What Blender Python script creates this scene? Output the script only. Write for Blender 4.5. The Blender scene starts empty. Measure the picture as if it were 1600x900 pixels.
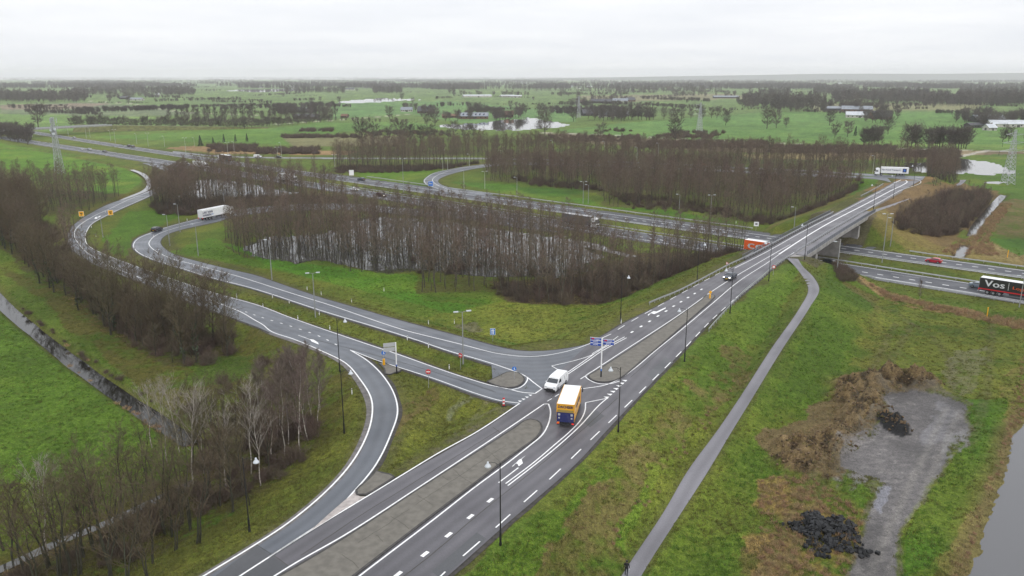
import bpy, bmesh, math, random
import numpy as np
from mathutils import Vector, Matrix, Euler
from mathutils.geometry import tessellate_polygon
random.seed(7); RNG = np.random.RandomState(7)
SC = bpy.context.scene
COL = SC.collection
PI = math.pi

# ------------------------------------------------------------------ camera
HAZE = 0.000082
CAM_H = 51.0; FOC = 1240.0; HORIZON = 120.0           # metres; pixels of the 1600 px wide photograph
PITCH = math.atan((450 - HORIZON) / FOC)
cam = bpy.data.cameras.new('camera'); cam_o = bpy.data.objects.new('camera', cam); COL.objects.link(cam_o)
cam.sensor_width = 36.0; cam.lens = 36.0 * FOC / 1600.0
cam.clip_start = 1.0; cam.clip_end = 60000.0
cam_o.location = (0, 0, CAM_H); cam_o.rotation_euler = (PI/2 - PITCH, 0, 0)
SC.camera = cam_o

# ------------------------------------------------------------------ sky, sun, exposure
W = bpy.data.worlds.new('World'); SC.world = W; W.use_nodes = True
nt = W.node_tree; nt.nodes.clear()
def nn(t, kind, **kw):
    n = t.nodes.new(kind)
    for k, v in kw.items(): setattr(n, k, v)
    return n
SUN_EL, SUN_AZ = math.radians(38), math.radians(150)
sky = nn(nt, 'ShaderNodeTexSky'); sky.sky_type = 'NISHITA'; sky.sun_disc = False
sky.sun_elevation = SUN_EL; sky.sun_rotation = SUN_AZ; sky.dust_density = 3.0
bg1 = nn(nt, 'ShaderNodeBackground'); bg1.inputs[1].default_value = 0.06
nt.links.new(sky.outputs[0], bg1.inputs[0])
tc = nn(nt, 'ShaderNodeTexCoord'); sp = nn(nt, 'ShaderNodeSeparateXYZ')
nt.links.new(tc.outputs['Generated'], sp.inputs[0])
# cloud layer: direction projected on a flat layer overhead
mx = nn(nt, 'ShaderNodeMath', operation='MAXIMUM'); mx.inputs[1].default_value = 0.0
nt.links.new(sp.outputs[2], mx.inputs[0])
ad = nn(nt, 'ShaderNodeMath', operation='ADD'); ad.inputs[1].default_value = 0.06
nt.links.new(mx.outputs[0], ad.inputs[0])
dx = nn(nt, 'ShaderNodeMath', operation='DIVIDE'); dy = nn(nt, 'ShaderNodeMath', operation='DIVIDE')
nt.links.new(sp.outputs[0], dx.inputs[0]); nt.links.new(ad.outputs[0], dx.inputs[1])
nt.links.new(sp.outputs[1], dy.inputs[0]); nt.links.new(ad.outputs[0], dy.inputs[1])
cb = nn(nt, 'ShaderNodeCombineXYZ'); nt.links.new(dx.outputs[0], cb.inputs[0]); nt.links.new(dy.outputs[0], cb.inputs[1])
nz = nn(nt, 'ShaderNodeTexNoise'); nz.inputs['Scale'].default_value = 0.42; nz.inputs['Detail'].default_value = 5; nz.inputs['Roughness'].default_value = 0.55
nt.links.new(cb.outputs[0], nz.inputs['Vector'])
cr = nn(nt, 'ShaderNodeValToRGB')
cr.color_ramp.elements[0].position = 0.34; cr.color_ramp.elements[0].color = (0.69, 0.71, 0.75, 1)
cr.color_ramp.elements[1].position = 0.66; cr.color_ramp.elements[1].color = (0.79, 0.80, 0.82, 1)
nt.links.new(nz.outputs['Fac'], cr.inputs[0])
# overcast sky: brighter towards the zenith
gr = nn(nt, 'ShaderNodeMath', operation='MULTIPLY_ADD'); gr.inputs[1].default_value = 0.55; gr.inputs[2].default_value = 0.98
nt.links.new(mx.outputs[0], gr.inputs[0])
bg2 = nn(nt, 'ShaderNodeBackground'); nt.links.new(cr.outputs[0], bg2.inputs[0]); nt.links.new(gr.outputs[0], bg2.inputs[1])
mixw = nn(nt, 'ShaderNodeMixShader'); mixw.inputs[0].default_value = 0.94
nt.links.new(bg1.outputs[0], mixw.inputs[1]); nt.links.new(bg2.outputs[0], mixw.inputs[2])
wo = nn(nt, 'ShaderNodeOutputWorld'); nt.links.new(mixw.outputs[0], wo.inputs[0])
sl = bpy.data.lights.new('sun', 'SUN'); sl.energy = 0.75; sl.angle = math.radians(18); sl.color = (1, 0.97, 0.92)
slo = bpy.data.objects.new('sun', sl); COL.objects.link(slo)
slo.rotation_euler = (PI/2 - SUN_EL, 0, PI - SUN_AZ)
SC.view_settings.view_transform = 'Standard'; SC.view_settings.look = 'None'
SC.view_settings.exposure = 0.43; SC.view_settings.gamma = 1.0; SC.view_settings.use_curve_mapping = False
SC.cycles.volume_bounces = 1; SC.cycles.max_bounces = 6; SC.cycles.diffuse_bounces = 2; SC.cycles.glossy_bounces = 3
SC.cycles.transparent_max_bounces = 6

# ------------------------------------------------------------------ helpers
def s2l(*c):
    return tuple(((v/255.0)/12.92 if v/255.0 <= 0.04045 else ((v/255.0+0.055)/1.055)**2.4) for v in c)
def ray(px, py):
    a = (px - 800) / FOC; b = (450 - py) / FOC
    cp, sp_ = math.cos(PITCH), math.sin(PITCH)
    return np.array([a, cp + b*sp_, -sp_ + b*cp])
def U(px, py, z=0.0):
    d = ray(px, py); t = (z - CAM_H) / d[2]
    return np.array([d[0]*t, d[1]*t, z])
def proj(x, y, z):
    cp, sp_ = math.cos(PITCH), math.sin(PITCH)
    h = z - CAM_H
    fw = y*cp - h*sp_; up = y*sp_ + h*cp
    fw = np.where(fw < 1e-3, 1e-3, fw)
    return 800 + FOC*x/fw, 450 - FOC*up/fw
def sstep(a, b, x):
    t = np.clip((x-a)/(b-a), 0, 1); return t*t*(3-2*t)
# the surface of the raised road and its ramps
AX = np.array([0.5505, 0.8348])
def S(x, y):
    x = np.asarray(x, float); y = np.asarray(y, float)
    t = x*AX[0] + (y-100)*AX[1]
    d = -(x*AX[1] - (y-100)*AX[0])                    # metres to the left of the axis
    zm = 5.2 + 2.1*np.exp(-((t-165)/75.0)**2)
    return zm * (1 - sstep(8, 110, d))
def hitf(fn, px, py, z0=3.0):
    z = z0
    for _ in range(40):
        p = U(px, py, z); zn = float(fn(p[0], p[1]))
        if abs(zn - z) < 1e-3: break
        z = 0.5*z + 0.5*zn
    p = U(px, py, z); p[2] = float(fn(p[0], p[1])); return p
def PS(px, py): return hitf(S, px, py)
def P0(px, py): return U(px, py, 0.0)
_tab = RNG.rand(256, 256)
def vnoise(x, y, sc, seed=0):
    x = np.asarray(x, float)/sc + seed*17.3; y = np.asarray(y, float)/sc + seed*9.7
    xi = np.floor(x).astype(int); yi = np.floor(y).astype(int); fx = x-xi; fy = y-yi
    fx = fx*fx*(3-2*fx); fy = fy*fy*(3-2*fy)
    a = _tab[xi & 255, yi & 255]; b = _tab[(xi+1) & 255, yi & 255]; c = _tab[xi & 255, (yi+1) & 255]; d = _tab[(xi+1) & 255, (yi+1) & 255]
    return (a*(1-fx)+b*fx)*(1-fy) + (c*(1-fx)+d*fx)*fy
def fbm(x, y, sc, seed=0, o=4):
    r = 0; a = 1; s = 0
    for i in range(o):
        r = r + a*vnoise(x, y, sc/2**i, seed+i); s += a; a *= 0.5
    return r/s
def smooth_poly(P, step):
    """Catmull-Rom through world points, resampled every step metres."""
    P = np.asarray(P, float); n = len(P)
    if n == 2:
        m = max(2, int(np.linalg.norm(P[1]-P[0])/step)+1)
        return P[0] + (P[1]-P[0])*np.linspace(0, 1, m)[:, None]
    Q = np.vstack([2*P[0]-P[1], P, 2*P[-1]-P[-2]]); out = []
    for i in range(1, n):
        p0, p1, p2, p3 = Q[i-1], Q[i], Q[i+1], Q[i+2]
        # centripetal-like tangents
        d1 = max(np.linalg.norm(p2-p1), 1e-6); d0 = max(np.linalg.norm(p1-p0), 1e-6); d2 = max(np.linalg.norm(p3-p2), 1e-6)
        t1 = ((p1-p0)/d0*d1 + (p2-p1))*0.5 if d0 > 1e-6 else p2-p1
        t2 = ((p3-p2)/d2*d1 + (p2-p1))*0.5
        for u in np.linspace(0, 1, 17)[:-1]:
            h = u*u
            out.append((2*u*h-3*h+1)*p1 + (u*h-2*h+u)*t1 + (-2*u*h+3*h)*p2 + (u*h-h)*t2)
    out.append(P[-1]); out = np.array(out)
    L = np.r_[0, np.cumsum(np.linalg.norm(np.diff(out, axis=0), axis=1))]
    m = max(2, int(round(L[-1]/step))+1); s = np.linspace(0, L[-1], m)
    return np.stack([np.interp(s, L, out[:, k]) for k in range(out.shape[1])], 1)
def resample_n(P, m):
    L = np.r_[0, np.cumsum(np.linalg.norm(np.diff(P, axis=0), axis=1))]; s = np.linspace(0, L[-1], m)
    return np.stack([np.interp(s, L, P[:, k]) for k in range(P.shape[1])], 1)
def normals2(P):
    T = np.gradient(P[:, :2], axis=0); T /= np.linalg.norm(T, axis=1)[:, None]+1e-9
    return np.stack([-T[:, 1], T[:, 0]], 1)             # to the left of travel

def tag(o, label=None, cat=None, group=None, kind=None):
    if label: o['label'] = label
    if cat: o['category'] = cat
    if group: o['group'] = group
    if kind: o['kind'] = kind
    return o
def link(o, parent=None):
    COL.objects.link(o)
    if parent is not None: o.parent = parent
    return o
def empty(name, loc=(0, 0, 0), rz=0.0):
    o = bpy.data.objects.new(name, None); o.location = loc; o.rotation_euler = (0, 0, rz); o.empty_display_size = 0.3
    return link(o)
def copy_tree(o, parent=None):
    c = o.copy(); COL.objects.link(c)
    if parent is not None: c.parent = parent
    for ch in o.children: copy_tree(ch, c)
    return c
class MB:
    """collects faces, builds one mesh object"""
    def __init__(s): s.v = []; s.f = []; s.m = []
    def add(s, V, F, mi=0):
        b = len(s.v); s.v.extend([tuple(map(float, p)) for p in V]); s.f.extend([tuple(i+b for i in q) for q in F]); s.m.extend([mi]*len(F)); return s
    def box(s, c, d, mi=0, rz=0.0, M=None):
        hx, hy, hz = d[0]/2, d[1]/2, d[2]/2
        V = [(x, y, z) for z in (-hz, hz) for y in (-hy, hy) for x in (-hx, hx)]
        if rz: V = [(x*math.cos(rz)-y*math.sin(rz), x*math.sin(rz)+y*math.cos(rz), z) for x, y, z in V]
        V = [(x+c[0], y+c[1], z+c[2]) for x, y, z in V]
        if M is not None: V = [tuple(M @ Vector(p)) for p in V]
        return s.add(V, [(0, 2, 3, 1), (4, 5, 7, 6), (0, 1, 5, 4), (2, 6, 7, 3), (0, 4, 6, 2), (1, 3, 7, 5)], mi)
    def tube(s, P, R, n=6, mi=0, caps=True):
        P = [Vector(p) for p in P]
        if not hasattr(R, '__len__'): R = [R]*len(P)
        V = []; F = []
        for i, p in enumerate(P):
            t = (P[min(i+1, len(P)-1)] - P[max(i-1, 0)])
            if t.length < 1e-9: t = Vector((0, 0, 1))
            t.normalize(); a = t.orthogonal() if abs(t.z) < 0.99 else Vector((1, 0, 0)); a = (a - t*a.dot(t)).normalized(); b = t.cross(a)
            if i and 0: pass
            for k in range(n):
                w = 2*PI*k/n; V.append(p + (a*math.cos(w)+b*math.sin(w))*R[i])
        for i in range(len(P)-1):
            for k in range(n):
                F.append((i*n+k, i*n+(k+1) % n, (i+1)*n+(k+1) % n, (i+1)*n+k))
        if caps: F.append(tuple(range(n))[::-1]); F.append(tuple(range((len(P)-1)*n, len(P)*n)))
        return s.add(V, F, mi)
    def lathe(s, prof, c=(0, 0, 0), n=12, mi=0, axis='z'):
        V = []; F = []
        for (r, z) in prof:
            for k in range(n):
                w = 2*PI*k/n; a, b = r*math.cos(w), r*math.sin(w)
                V.append((a+c[0], b+c[1], z+c[2]) if axis == 'z' else (z+c[0], a+c[1], b+c[2]))
        for i in range(len(prof)-1):
            for k in range(n): F.append((i*n+k, i*n+(k+1) % n, (i+1)*n+(k+1) % n, (i+1)*n+k))
        F.append(tuple(range(n))[::-1]); F.append(tuple(range((len(prof)-1)*n, len(prof)*n)))
        return s.add(V, F, mi)
    def prism(s, poly, z0, z1, mi=0, mtop=None):
        n = len(poly); zz0 = z0 if hasattr(z0, '__len__') else [z0]*n; zz1 = z1 if hasattr(z1, '__len__') else [z1]*n
        V = [(p[0], p[1], zz0[i]) for i, p in enumerate(poly)] + [(p[0], p[1], zz1[i]) for i, p in enumerate(poly)]
        s.add(V, [(i, (i+1) % n, n+(i+1) % n, n+i) for i in range(n)], mi)
        T = tessellate_polygon([[Vector((p[0], p[1], 0)) for p in poly]])
        s.add([V[n+i] for i in range(n)], [tuple(t) for t in T], mi if mtop is None else mtop); return s
    def build(s, name, mats, parent=None, smooth=False, fix=False):
        me = bpy.data.meshes.new(name); me.from_pydata(s.v, [], s.f)
        if not isinstance(mats, (list, tuple)): mats = [mats]
        for m in mats: me.materials.append(m)
        if len(mats) > 1: me.polygons.foreach_set('material_index', s.m)
        if fix:
            bm = bmesh.new(); bm.from_mesh(me); bmesh.ops.recalc_face_normals(bm, faces=bm.faces); bm.to_mesh(me); bm.free()
        if smooth: me.polygons.foreach_set('use_smooth', [True]*len(me.polygons))
        me.update()
        return link(bpy.data.objects.new(name, me), parent)

# ------------------------------------------------------------------ materials
def mat(name, col, rough=0.6, spec=0.5, metal=0.0, noise=0.0, nscale=5.0, bump=0.0, bscale=None, emit=None, col2=None, rand=0.0, coat=0.0, detail=4, coords='Object'):
    m = bpy.data.materials.new(name); m.use_nodes = True; t = m.node_tree; b = t.nodes['Principled BSDF']
    b.inputs['Base Color'].default_value = (*col, 1); b.inputs['Roughness'].default_value = rough
    b.inputs['Specular IOR Level'].default_value = spec; b.inputs['Metallic'].default_value = metal
    if coat: b.inputs['Coat Weight'].default_value = coat; b.inputs['Coat Roughness'].default_value = 0.08
    if emit: b.inputs['Emission Color'].default_value = (*emit[0], 1); b.inputs['Emission Strength'].default_value = emit[1]
    src = None
    if noise or bump:
        c = nn(t, 'ShaderNodeTexCoord'); z = nn(t, 'ShaderNodeTexNoise'); z.inputs['Scale'].default_value = nscale; z.inputs['Detail'].default_value = detail
        t.links.new(c.outputs[coords], z.inputs['Vector'])
        if noise:
            r = nn(t, 'ShaderNodeValToRGB'); c2 = col2 or tuple(v*(1-noise) for v in col)
            r.color_ramp.elements[0].position = 0.36; r.color_ramp.elements[1].position = 0.64
            r.color_ramp.elements[0].color = (*c2, 1); r.color_ramp.elements[1].color = (*[min(1, v*(1+(0 if col2 else noise*0.6))) for v in col], 1)
            t.links.new(z.outputs['Fac'], r.inputs[0]); src = r.outputs[0]
        if bump:
            z2 = z
            if bscale: z2 = nn(t, 'ShaderNodeTexNoise'); z2.inputs['Scale'].default_value = bscale; z2.inputs['Detail'].default_value = 3; t.links.new(c.outputs[coords], z2.inputs['Vector'])
            bp = nn(t, 'ShaderNodeBump'); bp.inputs['Strength'].default_value = bump; bp.inputs['Distance'].default_value = 0.1
            t.links.new(z2.outputs['Fac'], bp.inputs['Height']); t.links.new(bp.outputs[0], b.inputs['Normal'])
    if rand:
        oi = nn(t, 'ShaderNodeObjectInfo'); hs = nn(t, 'ShaderNodeHueSaturation')
        mr = nn(t, 'ShaderNodeMapRange'); mr.inputs[3].default_value = 1-rand; mr.inputs[4].default_value = 1+rand
        t.links.new(oi.outputs['Random'], mr.inputs[0]); t.links.new(mr.outputs[0], hs.inputs['Value'])
        m2 = nn(t, 'ShaderNodeMath', operation='MULTIPLY'); m2.inputs[1].default_value = 7.31; fr = nn(t, 'ShaderNodeMath', operation='FRACT')
        t.links.new(oi.outputs['Random'], m2.inputs[0]); t.links.new(m2.outputs[0], fr.inputs[0])
        mr2 = nn(t, 'ShaderNodeMapRange'); mr2.inputs[3].default_value = 0.48; mr2.inputs[4].default_value = 0.525
        t.links.new(fr.outputs[0], mr2.inputs[0]); t.links.new(mr2.outputs[0], hs.inputs['Hue'])
        if src is not None: t.links.new(src, hs.inputs['Color'])
        else: hs.inputs['Color'].default_value = (*col, 1)
        src = hs.outputs[0]
    if src is not None: t.links.new(src, b.inputs['Base Color'])
    return m

def asphalt(name, col, wet=0.5, seed=0.0):
    m = bpy.data.materials.new(name); m.use_nodes = True; t = m.node_tree; b = t.nodes['Principled BSDF']
    c = nn(t, 'ShaderNodeTexCoord')
    z1 = nn(t, 'ShaderNodeTexNoise'); z1.inputs['Scale'].default_value = 0.07; z1.inputs['Detail'].default_value = 5
    z2 = nn(t, 'ShaderNodeTexNoise'); z2.inputs['Scale'].default_value = 6.0; z2.inputs['Detail'].default_value = 5; z2.inputs['Roughness'].default_value = 0.7
    mp = nn(t, 'ShaderNodeMapping'); mp.inputs['Location'].default_value = (seed, seed, 0)
    at = nn(t, 'ShaderNodeAttribute'); at.attribute_name = 'across'        # wheel tracks follow the lane
    t.links.new(c.outputs['Object'], mp.inputs[0]); t.links.new(mp.outputs[0], z1.inputs['Vector']); t.links.new(mp.outputs[0], z2.inputs['Vector'])
    r1 = nn(t, 'ShaderNodeMapRange'); r1.inputs[1].default_value = 0.3; r1.inputs[2].default_value = 0.7; r1.inputs[3].default_value = 0.84; r1.inputs[4].default_value = 1.16
    r2 = nn(t, 'ShaderNodeMapRange'); r2.inputs[1].default_value = 0.3; r2.inputs[2].default_value = 0.7; r2.inputs[3].default_value = 0.86; r2.inputs[4].default_value = 1.14
    t.links.new(z1.outputs['Fac'], r1.inputs[0]); t.links.new(z2.outputs['Fac'], r2.inputs[0])
    # tracks: sin of metres across
    mu = nn(t, 'ShaderNodeMath', operation='MULTIPLY'); mu.inputs[1].default_value = 2*PI/1.75
    t.links.new(at.outputs['Fac'], mu.inputs[0]); sn = nn(t, 'ShaderNodeMath', operation='SINE'); t.links.new(mu.outputs[0], sn.inputs[0])
    r3 = nn(t, 'ShaderNodeMapRange'); r3.inputs[1].default_value = -1; r3.inputs[2].default_value = 1; r3.inputs[3].default_value = 0.86; r3.inputs[4].default_value = 1.08
    t.links.new(sn.outputs[0], r3.inputs[0])
    m1 = nn(t, 'ShaderNodeMath', operation='MULTIPLY'); m2 = nn(t, 'ShaderNodeMath', operation='MULTIPLY')
    t.links.new(r1.outputs[0], m1.inputs[0]); t.links.new(r2.outputs[0], m1.inputs[1]); t.links.new(m1.outputs[0], m2.inputs[0]); t.links.new(r3.outputs[0], m2.inputs[1])
    vm = nn(t, 'ShaderNodeVectorMath', operation='SCALE'); vm.inputs[0].default_value = col
    t.links.new(m2.outputs[0], vm.inputs['Scale']); t.links.new(vm.outputs[0], b.inputs['Base Color'])
    z3 = nn(t, 'ShaderNodeTexNoise'); z3.inputs['Scale'].default_value = 0.16; z3.inputs['Detail'].default_value = 4
    t.links.new(mp.outputs[0], z3.inputs['Vector'])
    r4 = nn(t, 'ShaderNodeMapRange'); r4.inputs[1].default_value = 0.35; r4.inputs[2].default_value = 0.65; r4.inputs[3].default_value = 0.55-0.3*wet; r4.inputs[4].default_value = 0.75-0.3*wet
    t.links.new(z3.outputs['Fac'], r4.inputs[0]); t.links.new(r4.outputs[0], b.inputs['Roughness'])
    b.inputs['Specular IOR Level'].default_value = 0.5
    return m
M = {}
M['asphalt'] = asphalt('asphalt', (0.092, 0.088, 0.098), 0.5)
M['asphalt_blue'] = asphalt('asphalt_wet', (0.088, 0.098, 0.115), 0.75, 31.0)
M['asphalt_mway'] = asphalt('asphalt_motorway', (0.045, 0.048, 0.058), 0.35, 57.0)
M['path'] = asphalt('path_asphalt', (0.16, 0.155, 0.17), 0.2, 91.0)
M['paint'] = mat('road_paint', (0.80, 0.80, 0.80), 0.5, noise=0.12, nscale=3)
M['paint_old'] = mat('road_paint_worn', (0.55, 0.54, 0.55), 0.5, noise=0.3, nscale=2)
M['concrete'] = mat('island_concrete', (0.145, 0.134, 0.114), 0.8, noise=0.18, nscale=1.1, bump=0.3, bscale=4, detail=10)
M['kerb'] = mat('kerb_stone', (0.055, 0.052, 0.05), 0.8, noise=0.3, nscale=2)
M['bridge_conc'] = mat('bridge_concrete', (0.27, 0.26, 0.25), 0.8, noise=0.25, nscale=0.6, detail=7)
M['gore'] = mat('pale_paving', (0.40, 0.36, 0.34), 0.7, noise=0.25, nscale=1.5)
M['shoulder'] = mat('gravel_shoulder', (0.145, 0.135, 0.13), 0.9, noise=0.3, nscale=1.2)
M['railing'] = mat('railing_steel', (0.13, 0.14, 0.16), 0.5, metal=0.3)
M['crack'] = mat('dark_joint', (0.055, 0.050, 0.040), 0.9)
M['edge'] = mat('wet_road_edge', (0.045, 0.040, 0.034), 0.85, noise=0.4, nscale=1.5)
M['galv'] = mat('galvanised_steel', (0.42, 0.43, 0.45), 0.45, metal=0.5)
M['greypole'] = mat('grey_steel_pole', (0.30, 0.31, 0.31), 0.5, metal=0.3)
M['palepole'] = mat('pale_steel_pole', (0.40, 0.42, 0.36), 0.5, metal=0.2)
M['black'] = mat('black_steel', (0.012, 0.012, 0.014), 0.45)
M['white'] = mat('white_lacquer', (0.80, 0.80, 0.80), 0.4)
M['lampwhite'] = mat('lamp_shade_white', (0.52, 0.55, 0.59), 0.35)
M['rubber'] = mat('tyre_rubber', (0.015, 0.015, 0.016), 0.85)
M['rim'] = mat('alloy_rim', (0.35, 0.36, 0.37), 0.35, metal=0.8)
M['glass'] = mat('vehicle_glass', (0.02, 0.026, 0.032), 0.08, spec=0.8)
M['chassis'] = mat('dark_chassis', (0.02, 0.02, 0.022), 0.7)
M['headlight'] = mat('headlight_lit', (0.9, 0.9, 0.85), 0.2, emit=((1, 0.97, 0.85), 3.0))
M['lens'] = mat('headlight_lens', (0.6, 0.62, 0.63), 0.15)
M['tail'] = mat('tail_light', (0.35, 0.01, 0.01), 0.25)
M['tail_lit'] = mat('tail_light_lit', (0.6, 0.02, 0.02), 0.25, emit=((1, 0.05, 0.03), 0.35))
M['orange'] = mat('orange_lens', (0.85, 0.22, 0.02), 0.3)
M['plate'] = mat('number_plate_yellow', (0.75, 0.48, 0.02), 0.4)
M['red'] = mat('sign_red', (0.55, 0.015, 0.02), 0.4)
M['blue'] = mat('sign_blue', (0.012, 0.06, 0.36), 0.4)
M['bluel'] = mat('sign_blue_light', (0.02, 0.16, 0.55), 0.4)
M['yellow'] = mat('sign_yellow', (0.85, 0.42, 0.01), 0.4)
M['signback'] = mat('sign_back_grey', (0.45, 0.46, 0.48), 0.5, metal=0.2)
M['bark'] = mat('bark', (0.075, 0.066, 0.048), 0.9, noise=0.4, nscale=1.5, rand=0.15)
M['twig'] = mat('twigs', (0.128, 0.094, 0.068), 0.9, rand=0.22)
M['twig_olive'] = mat('twigs_olive', (0.088, 0.067, 0.040), 0.9, rand=0.2)
M['bark_green'] = mat('bark_mossy', (0.040, 0.040, 0.024), 0.9, noise=0.35, nscale=1.2, rand=0.15)
M['birch'] = mat('birch_bark', (0.40, 0.36, 0.32), 0.7, noise=0.55, nscale=3.0, rand=0.08)
M['twig_red'] = mat('birch_twigs', (0.132, 0.100, 0.082), 0.9, rand=0.15)
M['twig_far'] = mat('twigs_far', (0.100, 0.084, 0.070), 0.95, rand=0.28)
M['needle'] = mat('conifer_needles', (0.028, 0.045, 0.022), 0.8, rand=0.25)
M['ivy'] = mat('ivy_leaves', (0.03, 0.048, 0.018), 0.6, noise=0.4, nscale=3)
M['bramble'] = mat('bush_twigs', (0.100, 0.073, 0.054), 0.95, rand=0.25)
M['reed'] = mat('dry_reeds', (0.33, 0.22, 0.12), 0.9, noise=0.35, nscale=1.5, rand=0.15)
M['tuft_green'] = mat('grass_tuft_green', (0.070, 0.130, 0.010), .9, rand=.35)
M['tuft_olive'] = mat('grass_tuft_olive', (0.105, 0.105, 0.018), .9, rand=.35)
M['tuft_straw'] = mat('grass_tuft_straw', (0.20, 0.145, 0.065), .9, rand=.4)
M['bush_green'] = mat('bush_dark_green', (0.035, 0.05, 0.022), 0.85, rand=0.25)
def water_mat():
    m = bpy.data.materials.new('water'); m.use_nodes = True; t = m.node_tree; b = t.nodes['Principled BSDF']
    b.inputs['Base Color'].default_value = (0.045, 0.045, 0.04, 1); b.inputs['Roughness'].default_value = 0.035
    b.inputs['IOR'].default_value = 1.45; b.inputs['Specular IOR Level'].default_value = 0.9
    c = nn(t, 'ShaderNodeTexCoord'); z = nn(t, 'ShaderNodeTexNoise'); z.inputs['Scale'].default_value = 0.9; z.inputs['Detail'].default_value = 3
    mp = nn(t, 'ShaderNodeMapping'); mp.inputs['Scale'].default_value = (1, 0.5, 1)
    t.links.new(c.outputs['Object'], mp.inputs[0]); t.links.new(mp.outputs[0], z.inputs['Vector'])
    bp = nn(t, 'ShaderNodeBump'); bp.inputs['Strength'].default_value = 0.03; bp.inputs['Distance'].default_value = 0.05
    t.links.new(z.outputs['Fac'], bp.inputs['Height']); t.links.new(bp.outputs[0], b.inputs['Normal'])
    return m
M['water'] = water_mat()
M['water_dark'] = mat('ditch_water_dark', (0.008, 0.008, 0.006), 0.03, spec=0.28, bump=0.01, bscale=1.5)
M['water_murky'] = mat('water_murky', (0.085, 0.085, 0.09), 0.06, spec=0.6, bump=0.02, bscale=2)
# ------------------------------------------------------------------ the setting: lines of the roads, then the ground
NET = []      # (x, y, half width) of raised roads
MWN = []      # same for the motorway, z = 0
PTH = []      # (x, y, hw, z) cycle path
DIT = []      # (x, y, hw, bottom)
def wpts(L, f): return np.array([f(*q)[:2] for q in L])
def two_edges(Lp, Rp, f=PS, step=2.0, ext=0):
    A = smooth_poly(wpts(Lp, f), step/2); B = smooth_poly(wpts(Rp, f), step/2)
    m = max(3, int(max(np.linalg.norm(np.diff(A, axis=0), axis=1).sum(), np.linalg.norm(np.diff(B, axis=0), axis=1).sum())/step))
    return resample_n(A, m), resample_n(B, m)
def ribbon_mesh(name, A, B, zf, off, mt, label=None, cols=None, kind='structure', parent=None, skirt=0.0):
    w = float(np.mean(np.linalg.norm(A-B, axis=1))); c = cols or max(2, int(w/2.0)+1); n = len(A)
    u = np.linspace(0, 1, c+1)
    P = A[:, None, :]*(1-u)[None, :, None] + B[:, None, :]*u[None, :, None]
    Z = zf(P[..., 0], P[..., 1]) + off
    V = np.concatenate([P, Z[..., None]], 2).reshape(-1, 3)
    i = np.arange(n-1)[:, None]*(c+1) + np.arange(c)[None, :]
    F = np.stack([i, i+1, i+c+2, i+c+1], -1).reshape(-1, 4)
    # face up
    a, b2, c2 = V[F[0][0]], V[F[0][1]], V[F[0][2]]
    if np.cross(b2-a, c2-a)[2] < 0: F = F[:, ::-1]
    me = bpy.data.meshes.new(name); me.from_pydata(V.tolist(), [], F.tolist()); me.materials.append(mt)
    at = me.attributes.new('across', 'FLOAT', 'POINT')
    wd = np.linalg.norm(A-B, axis=1); at.data.foreach_set('value', (wd[:, None]*u[None, :]).astype(np.float32).ravel())
    o = link(bpy.data.objects.new(name, me), parent)
    if kind: o['kind'] = kind
    if label: o['label'] = label
    return o
zero = lambda x, y: np.zeros(np.shape(x))
def add_net(lst, A, B, extra=0.0):
    C = (A+B)/2; h = np.linalg.norm(A-B, axis=1)/2
    for c, w in zip(C, h): lst.append((c[0], c[1], w+extra))

MAIN_L = [(60,1098),(215,1000),(400,886),(507,818),(625,746),(745,677),(812,632),(862,592),(922,537),(955,517),(975,505),(1015,485),(1095,442),(1150,415),(1192,393),(1238,368),(1300,336),(1360,305),(1398,284)]
MAIN_R = [(455,1114),(575,1008),(700,900),(782,827),(900,725),(945,676),(1000,618),(1065,550),(1112,500),(1150,468),(1184,440),(1217,412),(1250,391),(1283,370),(1325,345),(1364,323),(1405,300),(1440,281)]
mA, mB = two_edges(MAIN_L, MAIN_R); add_net(NET, mA, mB)
CURVE_O = [(425,519),(500,546),(540,566),(562,590),(579,619),(584,640),(577,676),(552,726),(512,771),(452,821),(401,854),(323,902),(160,1002),(20,1090)]
CURVE_I = [(470,505),(547,546),(576,563),(601,588),(618,618),(623,645),(614,675),(589,727),(557,768),(509,816),(483,832),(401,885),(216,1000),(70,1095)]
cA, cB = two_edges(CURVE_O, CURVE_I); add_net(NET, cA, cB, 0.8)
# exit ramp: hairpin off the motorway, round the wood, down to the give-way line
RA_O = [(222,254.5),(250,264),(268,272),(274,279),(266,285),(250,291),(236,297),(201,310),(181,315),(144,332),(116,351),(106,369),(110,387),(140,409),(190,430),(240,449),(312,478),(400,510),(430,523),(480,537),(547,549),(665,589),(775,627),(812,634)]
RA_I = [(245,256),(270,264),(285,271),(289,279),(278,287),(262,294),(246,301),(223,312),(200,322),(176,333),(144,350),(135,361),(132,371),(137,385),(160,397),(212,416),(312,451),(400,476),(457,498),(530,522),(600,545),(762,600),(800,607),(836,611)]
aA, aB = two_edges(RA_O, RA_I); add_net(NET, aA, aB)
RB_O = [(640,326),(540,318),(430,321),(370,328),(308,342),(262,354),(238,362.3),(216,371),(206.5,384),(216,395.8),(238,406.5),(272,417),(325,433.5),(400,453.5),(530,495.5),(650,532.5),(707,552),(750,564.5),(800,581.5),(820,589),(847,608)]
RB_I = [(640,336),(540,328),(430,331),(370,338),(337,347),(287,358),(262,366),(251,376),(253,384),(271,397),(311,409),(362,421.5),(400,430.5),(520,470.5),(637,504),(725,527.5),(800,546.5),(832,549.5),(862,547.5),(895,543),(925,536)]
bA, bB = two_edges(RB_O, RB_I); add_net(NET, bA, bB)
XL = [(766,545),(832,549),(880,545.5),(925,536.5)]; XR = [(772,626),(800,630),(822,632),(880,590)]
xA, xB = two_edges(XL, XR)
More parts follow.
